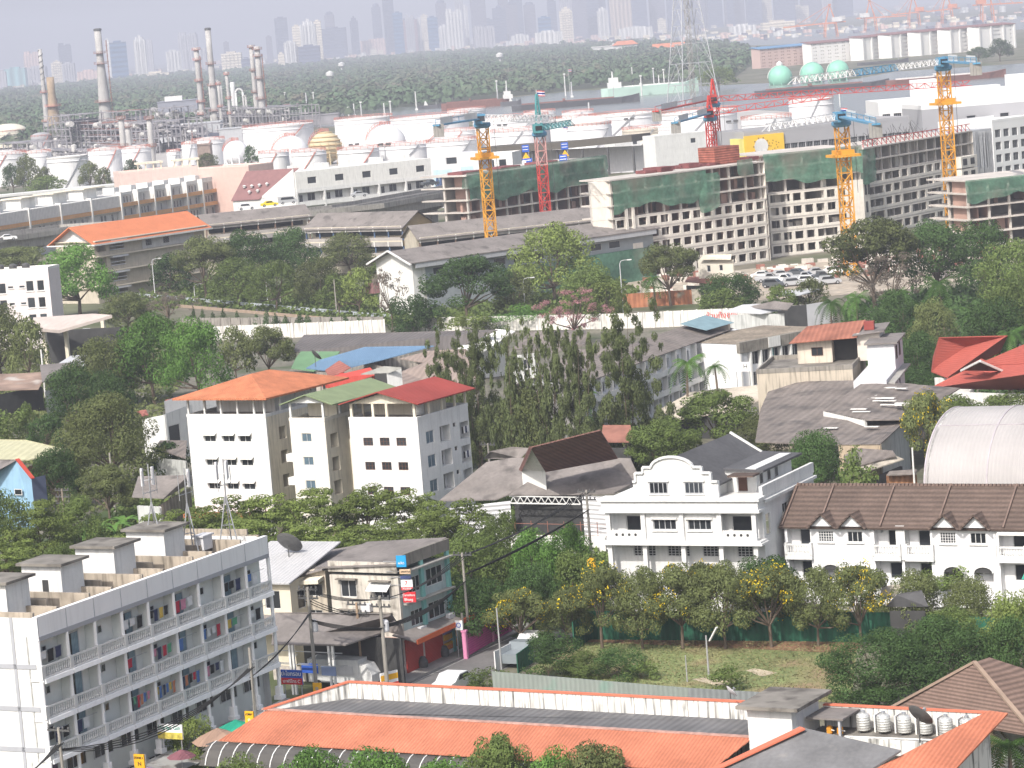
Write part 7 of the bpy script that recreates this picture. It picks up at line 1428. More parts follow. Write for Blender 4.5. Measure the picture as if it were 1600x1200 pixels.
fence('green_fence', 'low green fence beside the lane bend', (810,1052), (840,1030), 1.6, GF); fence('white_gate', 'white barred gate at the mouth of the lot', (775,1050), (808,1032), 1.7, WHITE2, .08); fence('green_fence', 'small upright green sheet panel under the yellow notice board', (906,925), (924,912), 2.2, GF)
# perimeter walls, slip road
WW = mat('old_white_wall', (.68,.66,.62), var=.1, scale=.3, streak=.5); fence('perimeter_wall', 'long old white wall between the village roofs and the school trees', (318,533), (602,522), 2.6, WW, .3, WHITE); fence('perimeter_wall', 'long old white wall in front of the pink blossom tree', (668,519), (1000,513), 2.6, WW, .3, WHITE); fence('perimeter_wall', 'white wall stretch carrying a faint red painted word', (1000,513), (1300,500), 2.7, WW, .3, WHITE)
g1 = G(1085,506); signtext(bpy.data.objects['perimeter_wall.002'], 'ห้ามทิ้งขยะ', 14.5, -.2, 1.6, 1.3, SR)
GW = mat('stained_grey_wall', (.28,.26,.235), var=.15, streak=.4); fence('retaining_wall', 'stained grey concrete wall below the row of small conifers', (285,513), (600,512), 2.0, GW, .35)
sheet('slip_road', [G(*p) for p in [(150,452),(600,492),(600,506),(120,462)]], .03, ASPH)
fence('crash_barrier', 'long silver crash barrier along the slip road', (172,462), (612,501), 1.1, mat('silver_barrier',(.42,.46,.50),rough=.5,var=.1), .12, POLE, 'barrier', .45, n=40); fence('guard_wall', 'low brown kerb wall edging the slip road', (165,470), (600,508), .6, mat('brown_kerb',(.34,.26,.20),var=.15), cat='wall')
fence('site_hoarding', 'rusty red hoarding beneath the lift core building', (972,482), (1082,475), 2.6, mat('rusty_hoarding',(.36,.15,.08),var=.25,scale=.5,wave=('x',.9,.1),stain=((.20,.24,.20),.3,.6)), .1); fence('site_hoarding', 'pale hoarding strip next to the rusty red one', (1082,475), (1100,474), 2.7, mat('pale_hoarding',(.55,.50,.42),var=.1), .1)
fence('low_wall', 'low weedy brick wall at the edge of the yard by the dark barn', (10,632), (80,615), 1.0, GW)
# --- barrel vault hall
b = Bld('barrel_vault_hall', 'pale lilac grey barrel vaulted sports hall at the photo edge', 'hall', (1443,768), (1640,764), 4.2, 22); b.r.rotation_euler.z = b.ang = R(-24)
BV = mat('pale_vault_sheet', (.40,.38,.375), var=.1, scale=.15, wave=('x',.4,.02), stain=((.58,.48,.36), .12, .70)); RX, RZ, LX = 11.5, 7.2, 34
arc = [(RX-RX*math.cos(t), 3.4+RZ*math.sin(t)**.85) for t in np.linspace(0, math.pi, 25)]; v = [(0,y,z) for y, z in arc] + [(LX,y,z) for y, z in arc]
smooth(b.part('vault', MB().add(v, [(i,i+1,i+26,i+25) for i in range(24)]), BV)); b.part('end_wall', MB().prism(arc, .3, .5, 'x'), WHITE); b.box('side_wall', WHITE, .4,.15,0,LX,2*RX-.2,3.4)
for x in (0, 6.2, 12.4, 18.6): b.part('seam', (lambda m: [m.bar((x+.08,y0,z0+.03),(x+.08,y1,z1+.03),.14,.08) for (y0,z0),(y1,z1) in zip(arc, arc[1:])] and m)(MB()), mat('seam_grey',(.44,.40,.43)))
b.part('sheet_joint', MB().bar((0,arc[8][0],arc[8][1]+.03),(LX,arc[8][0],arc[8][1]+.03),.12,.06), mat('seam_grey',(.44,.40,.43)))
# --- grey sheds (right of centre)
GR = mat('aged_fibre_roof', (.19,.165,.15), var=.2, scale=.25, wave=('x', 1.0, .09), stain=((.10,.09,.085), .4, .52), fine=.1); PW = mat('patched_pale_wall', (.50,.51,.50), var=.1, streak=.3); SKY_ = mat('translucent_roof_panel', (.70,.69,.66), var=.1, streak=.2)
def shed_px(label, roofs, walls, cat='shed', name='grey_shed', sky=(), rm=None, deg=-30, extra=None):
    f = Px(name, label, cat, roofs[0][0][0], deg)
    for r_, m_ in roofs: f.roof(r_, m_ or rm or GR)
    for w_ in walls: f.wall(w_[0], w_[1], w_[2] if len(w_) > 2 else PW, 0, w_[3] if len(w_) > 3 else ())
    for (x, y, z, w, h) in sky: a = f.L((x, y, z+.04)); obj('skylight', MB().box(a.x, a.y-h/2, a.z, a.x+w, a.y+h/2, a.z+.06), SKY_, f.r)
    return f
rs = random.Random(12)
shed_px('broad grey workshop roof sprinkled with pale skylight panels', [([(1188,640,6.4),(1200,612,7.4),(1250,596,8.0),(1345,594,8.4),(1432,600,7.4),(1425,648,6.0),(1375,694,5.2),(1310,695,4.9),(1180,690,5.0)], None)], [((1310,695,4.9),(1375,694,5.2), mat('tan_wall',(.45,.36,.26),var=.15)), ((1375,694,5.2),(1418,648,6.0))], sky=[(x, y, 5.9+.02*(660-y), 1.6, .5) for x, y in [(1254,625),(1291,630),(1268,646),(1288,669),(1352,667)]])
f = shed_px('upper step of the workshop roof patched with white sheets', [([(1286,641,6.9),(1352,656,6.4),(1420,655,6.3),(1470,625,6.9),(1500,606,7.2),(1370,596,8.6),(1345,600,8.5)], None)], [((1286,641,6.9),(1352,656,6.4), WHITE)], sky=[])
for k in range(16): x, y = rs.uniform(1325,1430), rs.uniform(606,648); a = f.L((x, y, 6.75+(648-y)*.032)); obj('white_sheet_patch', MB().box(a.x, a.y, a.z+.02, a.x+rs.uniform(1,3.2), a.y+rs.uniform(.3,.6), a.z+.1), SKY_, f.r)
shed_px('small grey lean-to roof with a torn canvas fringe behind the townhouses', [([(1318,712,4.2),(1340,700,4.8),(1395,704,4.6),(1400,712,4.2),(1325,732,3.6)], None), ([(1325,745,3.0),(1322,733,3.5),(1400,712,4.1),(1412,717,3.7)], mat('torn_canvas',(.42,.38,.32),var=.3,scale=1,stain=((.12,.11,.1),1.2,.52)))], [((1330,760,2.6),(1410,728,2.8), DARK)])
shed_px('rusty corrugated hut beside the lean-to', [([(1385,742,3.4),(1390,736,3.6),(1432,733,3.6),(1432,740,3.3)], None)], [((1385,742,3.3),(1432,738,3.3), mat('rusty_sheet_wall',(.30,.15,.08),var=.2,wave=('x',.5,.2)))], name='corrugated_hut', cat='hut')
# old block with rooftop room
b = Bat('old_concrete_block', 'old stained concrete block with a flat roof and a rooftop room', 'building', (1332,577), 9.2, -14, 11.4, 13); W, D = b.W, b.D; TANW = mat('stained_tan_wall', (.50,.44,.36), var=.12, scale=.4, streak=.5)
b.shell(TANW, front=[(5.2,6.7,4.6,6.5,'b3'),(8.9,9.6,5.0,6.2,'w')], right=[(1.5,3,5.2,7,'b'),(4.5,6,5.2,7,'b'),(8,9.5,5.2,7,'b'),(4,5.5,2,4,'b')]); b.box('roof_slab', ROOFD, .1,.1,9.21,W-.1,D-.1,9.27); b.parapet(mat('dirty_parapet',(.27,.25,.22),var=.2,streak=.4), 9.21, .55)
r_ = b.box('rooftop_room', mat('cream_room_wall',(.62,.55,.46),var=.1,streak=.3), 4.0,7.0,9.3,8.2,11.5,12.0); window(b.r, (4.0,7.0), 0, 1.7, 3.1, 10.2, 11.2, -.04, 'b'); b.box('open_room_back', DARK, 8.2,9.0,9.3,11.2,11.5,12.1); b.box('rooftop_room', mat('cream_room_wall2',(.66,.60,.54),var=.1), 11.25,7.0,9.3,14.0,12.5,12.6)
b.part('rusty_roof', MB().slab((3.2,6.0,12.0),(11.4,6.0,12.3),(11.8,12.6,13.6),(4.6,12.6,13.2),.1), mat('rusty_red_roof',(.30,.12,.08),var=.25,scale=.4,wave=('x',.6,.1))); b.part('grey_roof', MB().slab((10.8,6.2,12.5),(14.6,6.4,12.8),(14.6,13.5,13.1),(11.2,13.2,12.9),.1), RGREY2); b.box('red_box', mat('red_tank_box',(.26,.06,.05)), 12,8.5,12.8,13.2,9.6,13.8)
b = Bat('balcony_block', 'white three storey block with air conditioners hugging the old concrete block', 'building', (1385,594), 8.8, -14, 3.8, 19); b.shell(LGREY, front=[(.8,2.0,5.6,7.2,'b'),(.8,2.0,2.4,4.0,'w')], right=[(2,3.4,5.8,7.4,'w'),(5.5,7,5.8,7.4,'b'),(9.5,11,5.8,7.4,'w'),(13,14.5,5.8,7.4,'b'),(2,3.4,2.8,4.4,'b'),(6,7.4,2.8,4.4,'w'),(10,11.5,2.8,4.4,'w')]); b.box('upper_storey', LGREY, .6,10,8.8,3.8,19,11.8); b.box('upper_roof', RGREY2, .3,9.6,11.8,4.2,19.3,12.0); [window(b.r, (3.8,10), math.pi/2, q, q+1.3, 9.8, 11.4, -.03, 'b') for q in (1.2, 4.6)]
for z in (5.2, 8.2): b.box('balcony_ledge', CONC, 3.81,.5,z,4.7,18,z+.2)
for q in (1, 4.4, 8.4, 12): b.box('air_conditioner', LGREY, 3.82,q,6.0,4.3,q+.8,6.6)
# --- long rows of white shophouses behind the casuarinas
b = Bld('shophouse_terrace', 'three storey white terrace with a grey pitched roof behind the feathery trees', 'shophouse row', (895,600), (1138,512), 8.5, 8.0); b.r.scale = (1,1,.773); b.h = 11.0; W, D = b.W, b.D
rows_ = [(7.9,9.6),(4.6,6.4),(1.2,3.2)]; b.shell(AW, front=[(u[0],u[1],r0,r1,'w3') for u in cols(W,15,1.7) for r0, r1 in rows_], dep=.25); m = MB(); m.slab((-.5,-.7,10.8),(W+.2,-.7,10.8),(W+.2,D*.5,12.6),(-.5,D*.5,12.6),.12); m.slab((W+.2,D+.5,10.9),(-.5,D+.5,10.9),(-.5,D*.5,12.6),(W+.2,D*.5,12.6),.12); b.part('roof', m, GR); m = MB(); gable_ends(m, 0, W, 0, D, 10.99, 12.4, 'x', .2); b.part('gable_wall', m, GREYP); b.box('end_wall', mat('bare_end_wall',(.27,.26,.25),var=.2,streak=.4), -.1, 0, 0, -.01, D, 11)
for z in (7.2, 3.9): b.box('balcony_band', WHITE, 0,-.9,z-.1,W,-.75,z+.8); b.box('balcony_floor', WHITE, 0,-.75,z-.2,W,-.001,z-.05)
for i in range(16): x = W*i/15; b.box('pier', WHITE, x-.12,-.74,0,x+.12,-.001,10.5)
b.part('blue_roof_sheet', MB().slab((W-9,-.2,12.0),(W+.8,-.6,11.8),(W+.8,D*.45,13.3),(W-9,D*.45,13.3),.08), mat('dull_teal_roof',(.20,.30,.34),var=.1)); b.box('corner_room', AW, W,-.2,0,W+3.2,D*.6,10.2); b.box('corner_balcony', WHITE, W-4.5,-1.6,7.6,W+3.4,-.8,8.9)
for i, x in enumerate((W-2.2, W-1.2)): b.box('air_conditioner', LGREY, x,-1.3,4.7,x+.7,-.8,5.3)
board('white street sign with a black letter H on the terrace corner', 1160,573,6.6,2.3,1.2,[(0,1,SW)],[('H',.2,.5,.9,SBLK)],rz=R(-30))
b = Bld('flat_roofed_terrace', 'long white terrace with a weedy flat roof and one turquoise bay', 'shophouse row', (1152,538), (1292,512), 8.0, 12); b.r.scale = (1,1,.8); b.h = 10.0; W, D = b.W, b.D
b.shell(AW, front=[(u[0],u[1],r0,r1,'w3') for u in cols(W,9,2.0) for r0, r1 in ((6.1,8.3),(2.6,4.9))], dep=.25, top=True); b.box('roof_band', mat('mossy_concrete_band',(.24,.22,.19),var=.25,streak=.4), -.2,-.6,8.5,W,-.001,10.3); b.box('roof_deck', mat('weedy_flat_roof',(.24,.20,.155),var=.3,scale=.3,fine=.3), -.1,.0,10.02,W,D,10.1); b.box('turquoise_bay', TUR, W*.33,-.25,1.2,W*.33+.7,-.002,8.4); b.box('turquoise_bay', mat('pale_turquoise',(.40,.62,.60)), W*.355,-.1,4.9,W*.42,-.002,6.1); b.box('roof_parapet', CONCD, W*.25,D-.4,10.1,W*.6,D,11.4); b.box('white_band_panel', WHITE, W*.3,-.7,8.6,W*.43,-.61,10.3)
for i in range(10): b.box('pier', WHITE, W*i/9-.15,-.55,0,W*i/9+.15,-.001,8.49)
# --- village roofs
REDT = mat('faded_red_tiles', (.27,.10,.08), var=.2, scale=.4, wave=('y',.7,.12)); BLUR = mat('blue_metal_sheet', (.11,.19,.30), var=.06, scale=.2, wave=('x',.35,.03)); GRNR = mat('green_metal_sheet', (.13,.24,.13), var=.1, scale=.3, wave=('x',.35,.03)); WEATH = mat('weathered_boards', (.30,.27,.24), var=.25, scale=.6, wave=('x',.4,.2), streak=.3); BRR = mat('brown_fibre_roof', (.25,.20,.175), var=.15, scale=.3, wave=('x',.9,.08))
shed_px('very long dark grey warehouse roof behind the blue roof', [([(452,550,4.6),(475,523,6.0),(778,515,7.6),(706,547,4.8),(700,548,4.6)], mat('long_dark_roof',(.12,.11,.108),var=.15,scale=.2,wave=('x',1,.06)))], [((706,547,4.6),(706,560,3.9), WHITE)], name='warehouse', cat='warehouse')
shed_px('white gabled end of a shed at the tail of the long dark roof', [([(706,548,4.9),(775,514,7.2),(805,517,6.8),(752,552,4.6)], WHITE)], [((706,550,4.6),(790,533,5.2), WHITE)], name='gable_shed')
shed_px('bright blue metal roof over a board house', [([(478,575,5.0),(500,562,6.2),(570,542,7.8),(678,540,7.8),(600,561,6.4),(520,580,4.6)], BLUR)], [((536,560,5.4),(600,562,6.0), WEATH, ((.4,.6,2.5,4,'b'),)), ((600,562,5.8),(640,552,6.2), WEATH, ((.3,.5,3,4.5,'b'),))], name='board_house', cat='house')
shed_px('green metal roof half hidden by dark trees', [([(455,575,4.2),(462,560,5.0),(470,549,5.6),(531,549,5.6),(520,568,4.4),(490,580,3.8)], GRNR)], [((458,580,3.6),(515,582,3.6), WEATH)], name='green_roofed_house', cat='house')
shed_px('red roofed house with a crumbling side wall beside the blue roof', [([(508,578,5.0),(530,563,6.2),(548,574,5.6),(515,592,4.2)], REDT)], [((490,590,5.2),(512,586,5.6), mat('crumbling_wall',(.38,.34,.30),var=.3,scale=.8,streak=.5)), ((515,594,4.2),(548,582,4.2), DARK)], name='tiled_house', cat='house')
shed_px('small red roofed wing under a blue sheet', [([(566,552,6.8),(573,549,7.2),(585,558,6.4),(570,562,6.0)], REDT)], [((568,562,5.8),(600,575,5.2), WEATH)], name='tiled_house', cat='house')
shed_px('bright red metal roof between the orange and green terrace roofs', [([(487,597,12.0),(500,592,12.6),(578,574,14.4),(590,585,14.0),(580,597,12.8),(520,608,11.6)], mat('bright_red_sheet',(.48,.07,.055),var=.08,wave=('x',.35,.03)))], [((500,612,11.4),(582,598,12.4), WHITE, ((.1,.25,9,10.4,'w'),))], name='red_roofed_house', cat='house')
shed_px('white block house with a dark recess behind the green terrace roof', [([(564,584,14.2),(600,572,15.0),(627,574,14.8),(604,583,14.2)], mat('grey_flat_roof',(.30,.30,.28),var=.2))], [((585,584,14.2),(604,583,14.2), DARK), ((604,583,14.2),(627,575,14.6), WHITE2)], name='white_block_house', cat='house')
shed_px('large brown fibre roof behind the white block house', [([(628,610,7.4),(628,580,8.8),(700,552,10.4),(740,560,10.0),(745,590,8.0),(690,606,7.0)], BRR)], [((628,612,7.2),(700,604,6.8), PW)])
shed_px('low brown roof strip with a pale edge near the tall feathery tree', [([(625,560,7.0),(670,548,7.8),(728,545,8.2),(735,553,7.6),(660,566,6.6)], BRR)], [((640,568,6.4),(690,560,6.8), WEATH)])
shed_px('small white house with two red tiled porches behind the orange terrace roof', [([(258,625,6.2),(290,617,6.6),(284,630,5.6),(267,637,5.2)], REDT), ([(312,612,6.8),(360,600,7.4),(345,612,6.6),(318,618,6.4)], REDT), ([(228,640,5.4),(232,648,4.8),(222,650,4.8),(214,642,5.2)], REDT)], [((222,655,5.4),(257,648,6.2), WHITE2), ((257,648,6.2),(300,632,6.6), WHITE, ((.1,.5,2,4.6,'d'),)), ((258,627,7.0),(345,600,7.8), WHITE2)], name='white_porch_house', cat='house')
shed_px('grey patched roof below the small white porch house', [([(240,665,3.8),(262,655,4.4),(300,650,4.6),(292,670,3.6),(250,682,3.2)], None)], [((245,684,3.0),(290,672,3.4))])
shed_px('grey roof glimpsed between dark trees and the white apartments', [([(242,700,4.2),(250,688,4.8),(292,688,4.8),(290,716,3.6)], None)], [((244,716,3.2),(290,720,3.2))])
shed_px('grey hipped roof house with a white washing bench in front', [([(206,776,4.2),(216,744,5.8),(296,742,5.8),(300,752,5.0),(256,778,4.0)], RGREY2)], [((214,790,3.8),(250,792,3.8), PW), ((250,790,3.8),(298,762,3.8), WEATH)], name='hipped_house', cat='house')
shed_px('pale yellow green shed roof at the photo edge', [([(-30,718,4.6),(-30,686,6.0),(40,687,6.0),(96,700,5.0),(90,708,4.6),(45,718,4.2)], mat('pale_yellow_roof',(.42,.41,.28),var=.08,wave=('x',.9,.04)))], [((45,730,4.0),(95,712,4.4), mat('dark_red_boards',(.16,.07,.06),var=.2))], name='yellow_roofed_shed')
f = shed_px('sky blue rendered house with a red edged roof at the photo edge', [([(-30,748,6.2),(-30,718,7.6),(25,718,8.0),(2,734,6.6)], RGREY2), ([(24,717,8.1),(30,716,8.1),(54,746,6.2),(48,747,6.2)], mat('red_roof_edge',(.42,.06,.04),var=.1))], [], name='blue_house', cat='house')
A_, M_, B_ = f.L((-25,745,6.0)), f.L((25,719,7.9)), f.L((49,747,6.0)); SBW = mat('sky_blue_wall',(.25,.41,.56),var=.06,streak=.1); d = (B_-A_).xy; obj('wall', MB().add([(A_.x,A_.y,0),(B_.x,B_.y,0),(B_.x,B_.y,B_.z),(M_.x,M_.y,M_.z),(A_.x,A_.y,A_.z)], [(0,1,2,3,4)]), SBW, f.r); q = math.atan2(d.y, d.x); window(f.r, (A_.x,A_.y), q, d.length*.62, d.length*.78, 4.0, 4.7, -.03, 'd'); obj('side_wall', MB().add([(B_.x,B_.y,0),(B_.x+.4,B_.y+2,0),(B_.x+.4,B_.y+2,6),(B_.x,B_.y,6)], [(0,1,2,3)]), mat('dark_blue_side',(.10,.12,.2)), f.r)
# central warehouse with truss opening, brown roofed house
f = Px('truss_warehouse', 'grey roofed warehouse with a wide dark opening under a white truss', 'warehouse', (905,772,5.4), -31)
f.roof([(795,773,5.4),(908,772,5.4),(960,770,5.6),(1000,748,6.4),(985,716,8.2),(915,714,8.2),(850,735,7.2)], RGREY2); f.roof([(686,782,4.8),(760,722,7.8),(800,715,8.2),(905,716,8.2),(850,738,7.0),(795,772,5.2),(775,780,4.8)], RGREY2); f.roof([(757,715,7.0),(765,705,7.8),(800,698,8.2),(828,700,8.0),(812,716,7.0)], RGREY2)
WS = mat('white_slat_cladding',(.66,.66,.68),var=.05,wave=('z',.45,.35)); f.wall((700,795,4.6),(797,783,4.8), WS); f.wall((909,775,5.3),(945,776,5.4), WS); a, c = f.L((797,783,4.7)), f.L((909,776,5.2)); f.wall((797,836,1.8),(945,838,1.8), WHITE)
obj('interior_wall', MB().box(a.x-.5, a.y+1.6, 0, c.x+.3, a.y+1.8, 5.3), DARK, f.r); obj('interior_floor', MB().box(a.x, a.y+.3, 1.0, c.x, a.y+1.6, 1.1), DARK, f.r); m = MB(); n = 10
for k in range(n): x0, x1 = a.x+(c.x-a.x)*k/n, a.x+(c.x-a.x)*(k+1)/n; m.bar((x0,a.y,4.5),((x0+x1)/2,a.y,5.15),.07); m.bar(((x0+x1)/2,a.y,5.15),(x1,a.y,4.5),.07)
m.bar((a.x,a.y,4.5),(c.x,a.y,4.5),.12); m.bar((a.x,a.y,5.2),(c.x,a.y,5.2),.1); obj('truss', m, WHITE2, f.r); m = MB(); [m.bar((a.x-1+k*1.9,a.y-.9,0),(a.x-1+k*1.9,a.y-.9,2.9),.06) for k in range(12)]; m.bar((a.x-1,a.y-.9,2.6),(a.x+20,a.y-.9,2.6),.05); m.bar((a.x-1,a.y-.9,1.5),(a.x+20,a.y-.9,1.5),.05); obj('rusty_frame', m, RUST, f.r)
f = shed_px('steep dark brown ribbed roof house with a white gable window', [([(852,736,7.6),(829,698,11.2),(938,671,12.6),(965,715,8.4)], mat('maroon_brown_sheet',(.20,.105,.09),var=.12,wave=('x',.5,.15)))], [], name='steep_roof_house', cat='house'); A_, M_, B_ = f.L((815,733,7.6)), f.L((829,700,11.0)), f.L((852,737,7.6)); obj('gable_wall', MB().add([(A_.x,A_.y,5.6),(B_.x,B_.y,5.6),tuple(B_),tuple(M_),tuple(A_)], [(0,1,2,3,4)]), WHITE, f.r); d = (B_-A_).xy; window(f.r, (A_.x,A_.y), math.atan2(d.y,d.x), d.length*.45, d.length*.78, 7.7, 8.7, -.04, 'w'); f.roof([(815,735,7.5),(811,733,7.4),(827,697,11.2),(831,699,11.2)], mat('maroon_brown_sheet',(.20,.105,.09)), .12, 'roof_edge')
shed_px('brown village roofs seen between the feathery trees', [([(800,545,6.4),(830,518,8.0),(915,515,8.2),(920,535,7.0),(870,550,6.0)], None), ([(865,572,5.8),(890,545,7.4),(952,545,7.4),(948,560,6.4)], None)], [((800,556,6.0),(835,552,6.2), PW, ((.3,.8,4,5.4,'w3'),)), ((870,580,5.4),(948,566,6.2), CREAM)], name='village_house', cat='house'); shed_px('tan roof and cream wall corner in front of the terrace', [([(935,548,6.6),(938,535,7.6),(962,538,7.4),(965,560,6.2)], None)], [((938,560,6.2),(962,566,6.0), CREAM)], name='village_house', cat='house')
shed_px('flat pale concrete yard roof in front of the long terraces', [([(1030,640,3.4),(1080,612,4.2),(1200,600,4.8),(1195,620,4.0),(1160,640,3.0),(1060,655,3.0)], mat('pale_yard_roof',(.52,.46,.38),var=.2,scale=.4,streak=.2))], [((1030,648,3.0),(1150,648,3.0), DARK)], name='yard_roof', cat='roofed yard'); shed_px('brown tin roof beside the feathery tree and the steep brown roof', [([(938,690,5.6),(942,664,6.8),(985,664,6.8),(990,690,5.4)], RUST)], [((940,700,5),(985,700,5), DARK)], name='tin_roof_hut', cat='hut')
# red roofed temple style houses at the photo edge
RR = mat('rose_red_tiles', (.36,.085,.065), var=.08, scale=.4, wave=('z',.2,.04)); f = shed_px('rose red roofed hall with a louvred gable, nearest the barrel vault', [([(1455,605,6.0),(1520,572,8.2),(1600,538,11.2),(1760,560,11.0),(1760,612,6.0)], RR), ([(1500,578,8.0),(1533,560,9.6),(1576,579,8.2),(1540,590,7.4)], RR)], [((1462,612,5.6),(1700,618,5.6), WHITE)], name='temple_hall', cat='hall'); a = f.L((1505,578,8.2)); c = f.L((1570,579,8.2)); t = f.L((1534,563,9.9)); obj('louvred_gable', MB().add([a-Vector((0,.5,0)), c-Vector((0,.5,0)), t-Vector((0,.5,0))], [(0,1,2)]), FRAMEB, f.r); obj('gable_trim', MB().bar(a-Vector((0,.6,0)), t-Vector((0,.6,0)), .25).bar(t-Vector((0,.6,0)), c-Vector((0,.6,0)), .25), WHITE, f.r)
shed_px('rose red long roof behind the louvred gable hall', [([(1455,580,7.0),(1458,556,8.6),(1467,527,11.2),(1574,524,11.4),(1562,550,9.0),(1480,590,6.6)], RR)], [((1460,590,6.4),(1520,592,6.4), WHITE)], name='temple_hall', cat='hall')
# left edge: pink flats, fuel station style canopy, barn
b = Bat('pink_white_flats', 'pale pinkish three storey flats with small dark windows at the photo edge', 'apartment block', (75,421), 15.0, -16, 14.5, 5); W = b.W; b.shell(mat('pinkish_white_wall',(.68,.62,.61),var=.04,streak=.06), front=[(x,x+w,z,z+h,'d') for z0 in (11.0,7.9,4.8) for x,w,z,h in ((.6,1.0,z0+.6,.45),(2.4,1.5,z0,1.9),(4.2,1.5,z0,1.9),(6.1,1.1,z0+.9,.4),(8.4,1.1,z0+.9,.4),(9.8,1.5,z0+.2,1.9),(12.0,1.4,z0+.2,1.9))], sill='b'); b.parapet(WHITE, 15, .5)
for i in range(3): p = b.wp(7.0+i*2.6-3, 2, 15); e = empty('roof_tank', ['dark roof tank nearest the photo edge','middle dark roof tank on the pinkish flats','dark roof tank closest to the big green tree'][i], 'water tank', p, b.ang, 'dark tanks on the pinkish flats'); obj('tank', MB().lathe([(.7,0),(.75,.9),(.5,1.15),(.1,1.25)], (0,0,.1), 14), DSTEEL, e); obj('stand', MB().box(-.6,-.6,0,.6,.6,.1), CONC, e)
b = Bat('grey_annex', 'small grey annex in front of the pinkish flats', 'building', (58,494), 6.5, -16, 4, 5); b.shell(GREYP, front=[(1,3,3.6,5,'d')]); b.parapet(GREYP, 6.5, .3)
f = Px('wing_canopy', 'large wing shaped canopy roof on tapering white columns over parked vehicles', 'canopy', (50,512,8.2), -16); f.roof([(50,512,7.8),(92,516,7.8),(175,492,9.6),(145,490,9.9),(52,496,9.2)], mat('pinkish_canopy_roof',(.46,.40,.37),var=.08), .5)
for x, y in ((66,512),(100,514),(158,500)): a = f.L((x, y, 7.6)); obj('column', MB().box(a.x-.3,a.y+.3,0,a.x+.3,a.y+.9,7.6), CREAM, f.r)
a = f.L((60,514,7.6)); obj('shop_front', MB().box(a.x-2,a.y+7,0,a.x+12,a.y+7.3,6.5), DARK, f.r)
for (x, y, kd, pt, lb) in [(88,562,'pickup',CD,'dark pickup parked under the wing canopy'),(115,556,'sedan',CS,'silver car under the wing canopy beside the column'),(130,552,'van',CW,'white van under the wing canopy'),(135,526,'sedan',CW,'white car behind the canopy on a pale ramp'),(712,1078,'sedan',CW,'white sedan passing below the red coping on the lane'),(818,1034,'pickup',PAINT('dull_silver_paint',(.22,.25,.27)),'silver pickup waiting at the white barred gate'),(836,1014,'sedan',CW,'white car parked under the yellow flowering lane tree')]:
    car('parked_car' if x < 700 else 'car', lb, 'car', G(x, y), R(-16 if x < 700 else 62), pt, .02, kd, 1.05)
r2 = random.Random(77)
for i in range(13):
    x = 1190+i*9.5+r2.uniform(-3,3); y = 422-.6*i+7*(i % 3)+r2.uniform(-2,2); cl = (CW,CS,CD,CS)[i % 4]; car('parked_car', ['white','silver','dark','grey'][i % 4] + ' car ' + ['by the scaffold shaft','among site materials','in the site parking row','before the window grid','near the yellow crane base'][min(4, i//4 if i < 16 else 4)] + [' on the near side',' on the far side'][i % 2] + (' next to a pile' if i % 3 == 0 else ''), 'car', G(x, y+14), R(r2.uniform(-30,10)), cl, .03, ('sedan','pickup','hatch')[i % 3], 1.05, 'cars parked in the building site')
shed_px('low dark barn with a brown and white roof edge in the weedy yard', [([(-20,610,4.4),(-20,585,5.4),(40,583,5.4),(108,578,5.2),(66,597,4.6),(60,608,4.0)], mat('brown_white_barn_roof',(.28,.20,.16),var=.3,scale=.3,stain=((.5,.48,.45),.2,.6)))], [((-20,620,3.8),(66,604,3.8), DARK)], name='barn', cat='barn'); shed_px('grey roof corner beside the tall lamp column', [([(66,597,4.8),(62,570,6.0),(112,566,6.0),(104,588,4.6)], RGREY2), ([(80,575,5.6),(110,556,6.6),(160,552,6.4),(124,576,5.2)], mat('pale_sheet_roof',(.45,.46,.48),var=.08))], [((72,612,4.4),(104,600,4.4), PW)])
shed_px('grey flat shelter roof by the site entrance', [([(1212,462,4.0),(1222,455,4.4),(1275,449,4.6),(1282,452,4.2),(1250,461,4.0)], mat('pale_sheet_roof',(.45,.46,.48)))], [((1215,480,3.6),(1260,476,3.6), DARK), ((1260,476,3.6),(1298,470,3.6), LGREY)], name='shelter', cat='shelter'); shed_px('cream site office with an arched dormer before the window grid', [([(1092,405,7.6),(1100,398,8.4),(1143,397,8.4),(1142,405,7.6)], mat('cream_site_roof',(.6,.56,.46)))], [((1090,406,7.4),(1145,406,7.4), mat('cream_site_wall',(.66,.62,.54),var=.05), ((.25,.35,5.2,6.4,'d'),(.6,.7,5.4,6.5,'d')))], name='site_office', cat='office'); shed_px('brown low roof along the site fence', [([(1070,440,3.6),(1075,432,4.2),(1135,432,4.2),(1130,444,3.4)], RUST)], [((1072,446,3.2),(1130,448,3.2), DARK)])
shed_px('grey tin sheds with tangled roofs behind the white wall', [([(1130,487,3.6),(1160,476,4.6),(1200,474,4.6),(1230,482,3.8),(1190,490,3.4)], mat('pale_sheet_roof',(.45,.46,.48))), ([(1165,480,4.2),(1210,470,5.2),(1240,474,4.8),(1230,484,4.0)], RGREY2)], [((1140,492,3.2),(1225,490,3.2), PW)])
shed_px('dark grey garden pavilion roof between the flowering trees and the townhouses', [([(1385,946,3.4),(1402,928,4.4),(1440,922,4.6),(1450,946,3.4)], RDARK), ([(1375,935,3.8),(1378,916,4.6),(1415,912,4.8),(1395,932,3.9)], mat('tan_pavilion_roof',(.40,.36,.30)))], [((1390,955,3.0),(1445,955,3.0), DARK)], name='garden_pavilion', cat='pavilion')
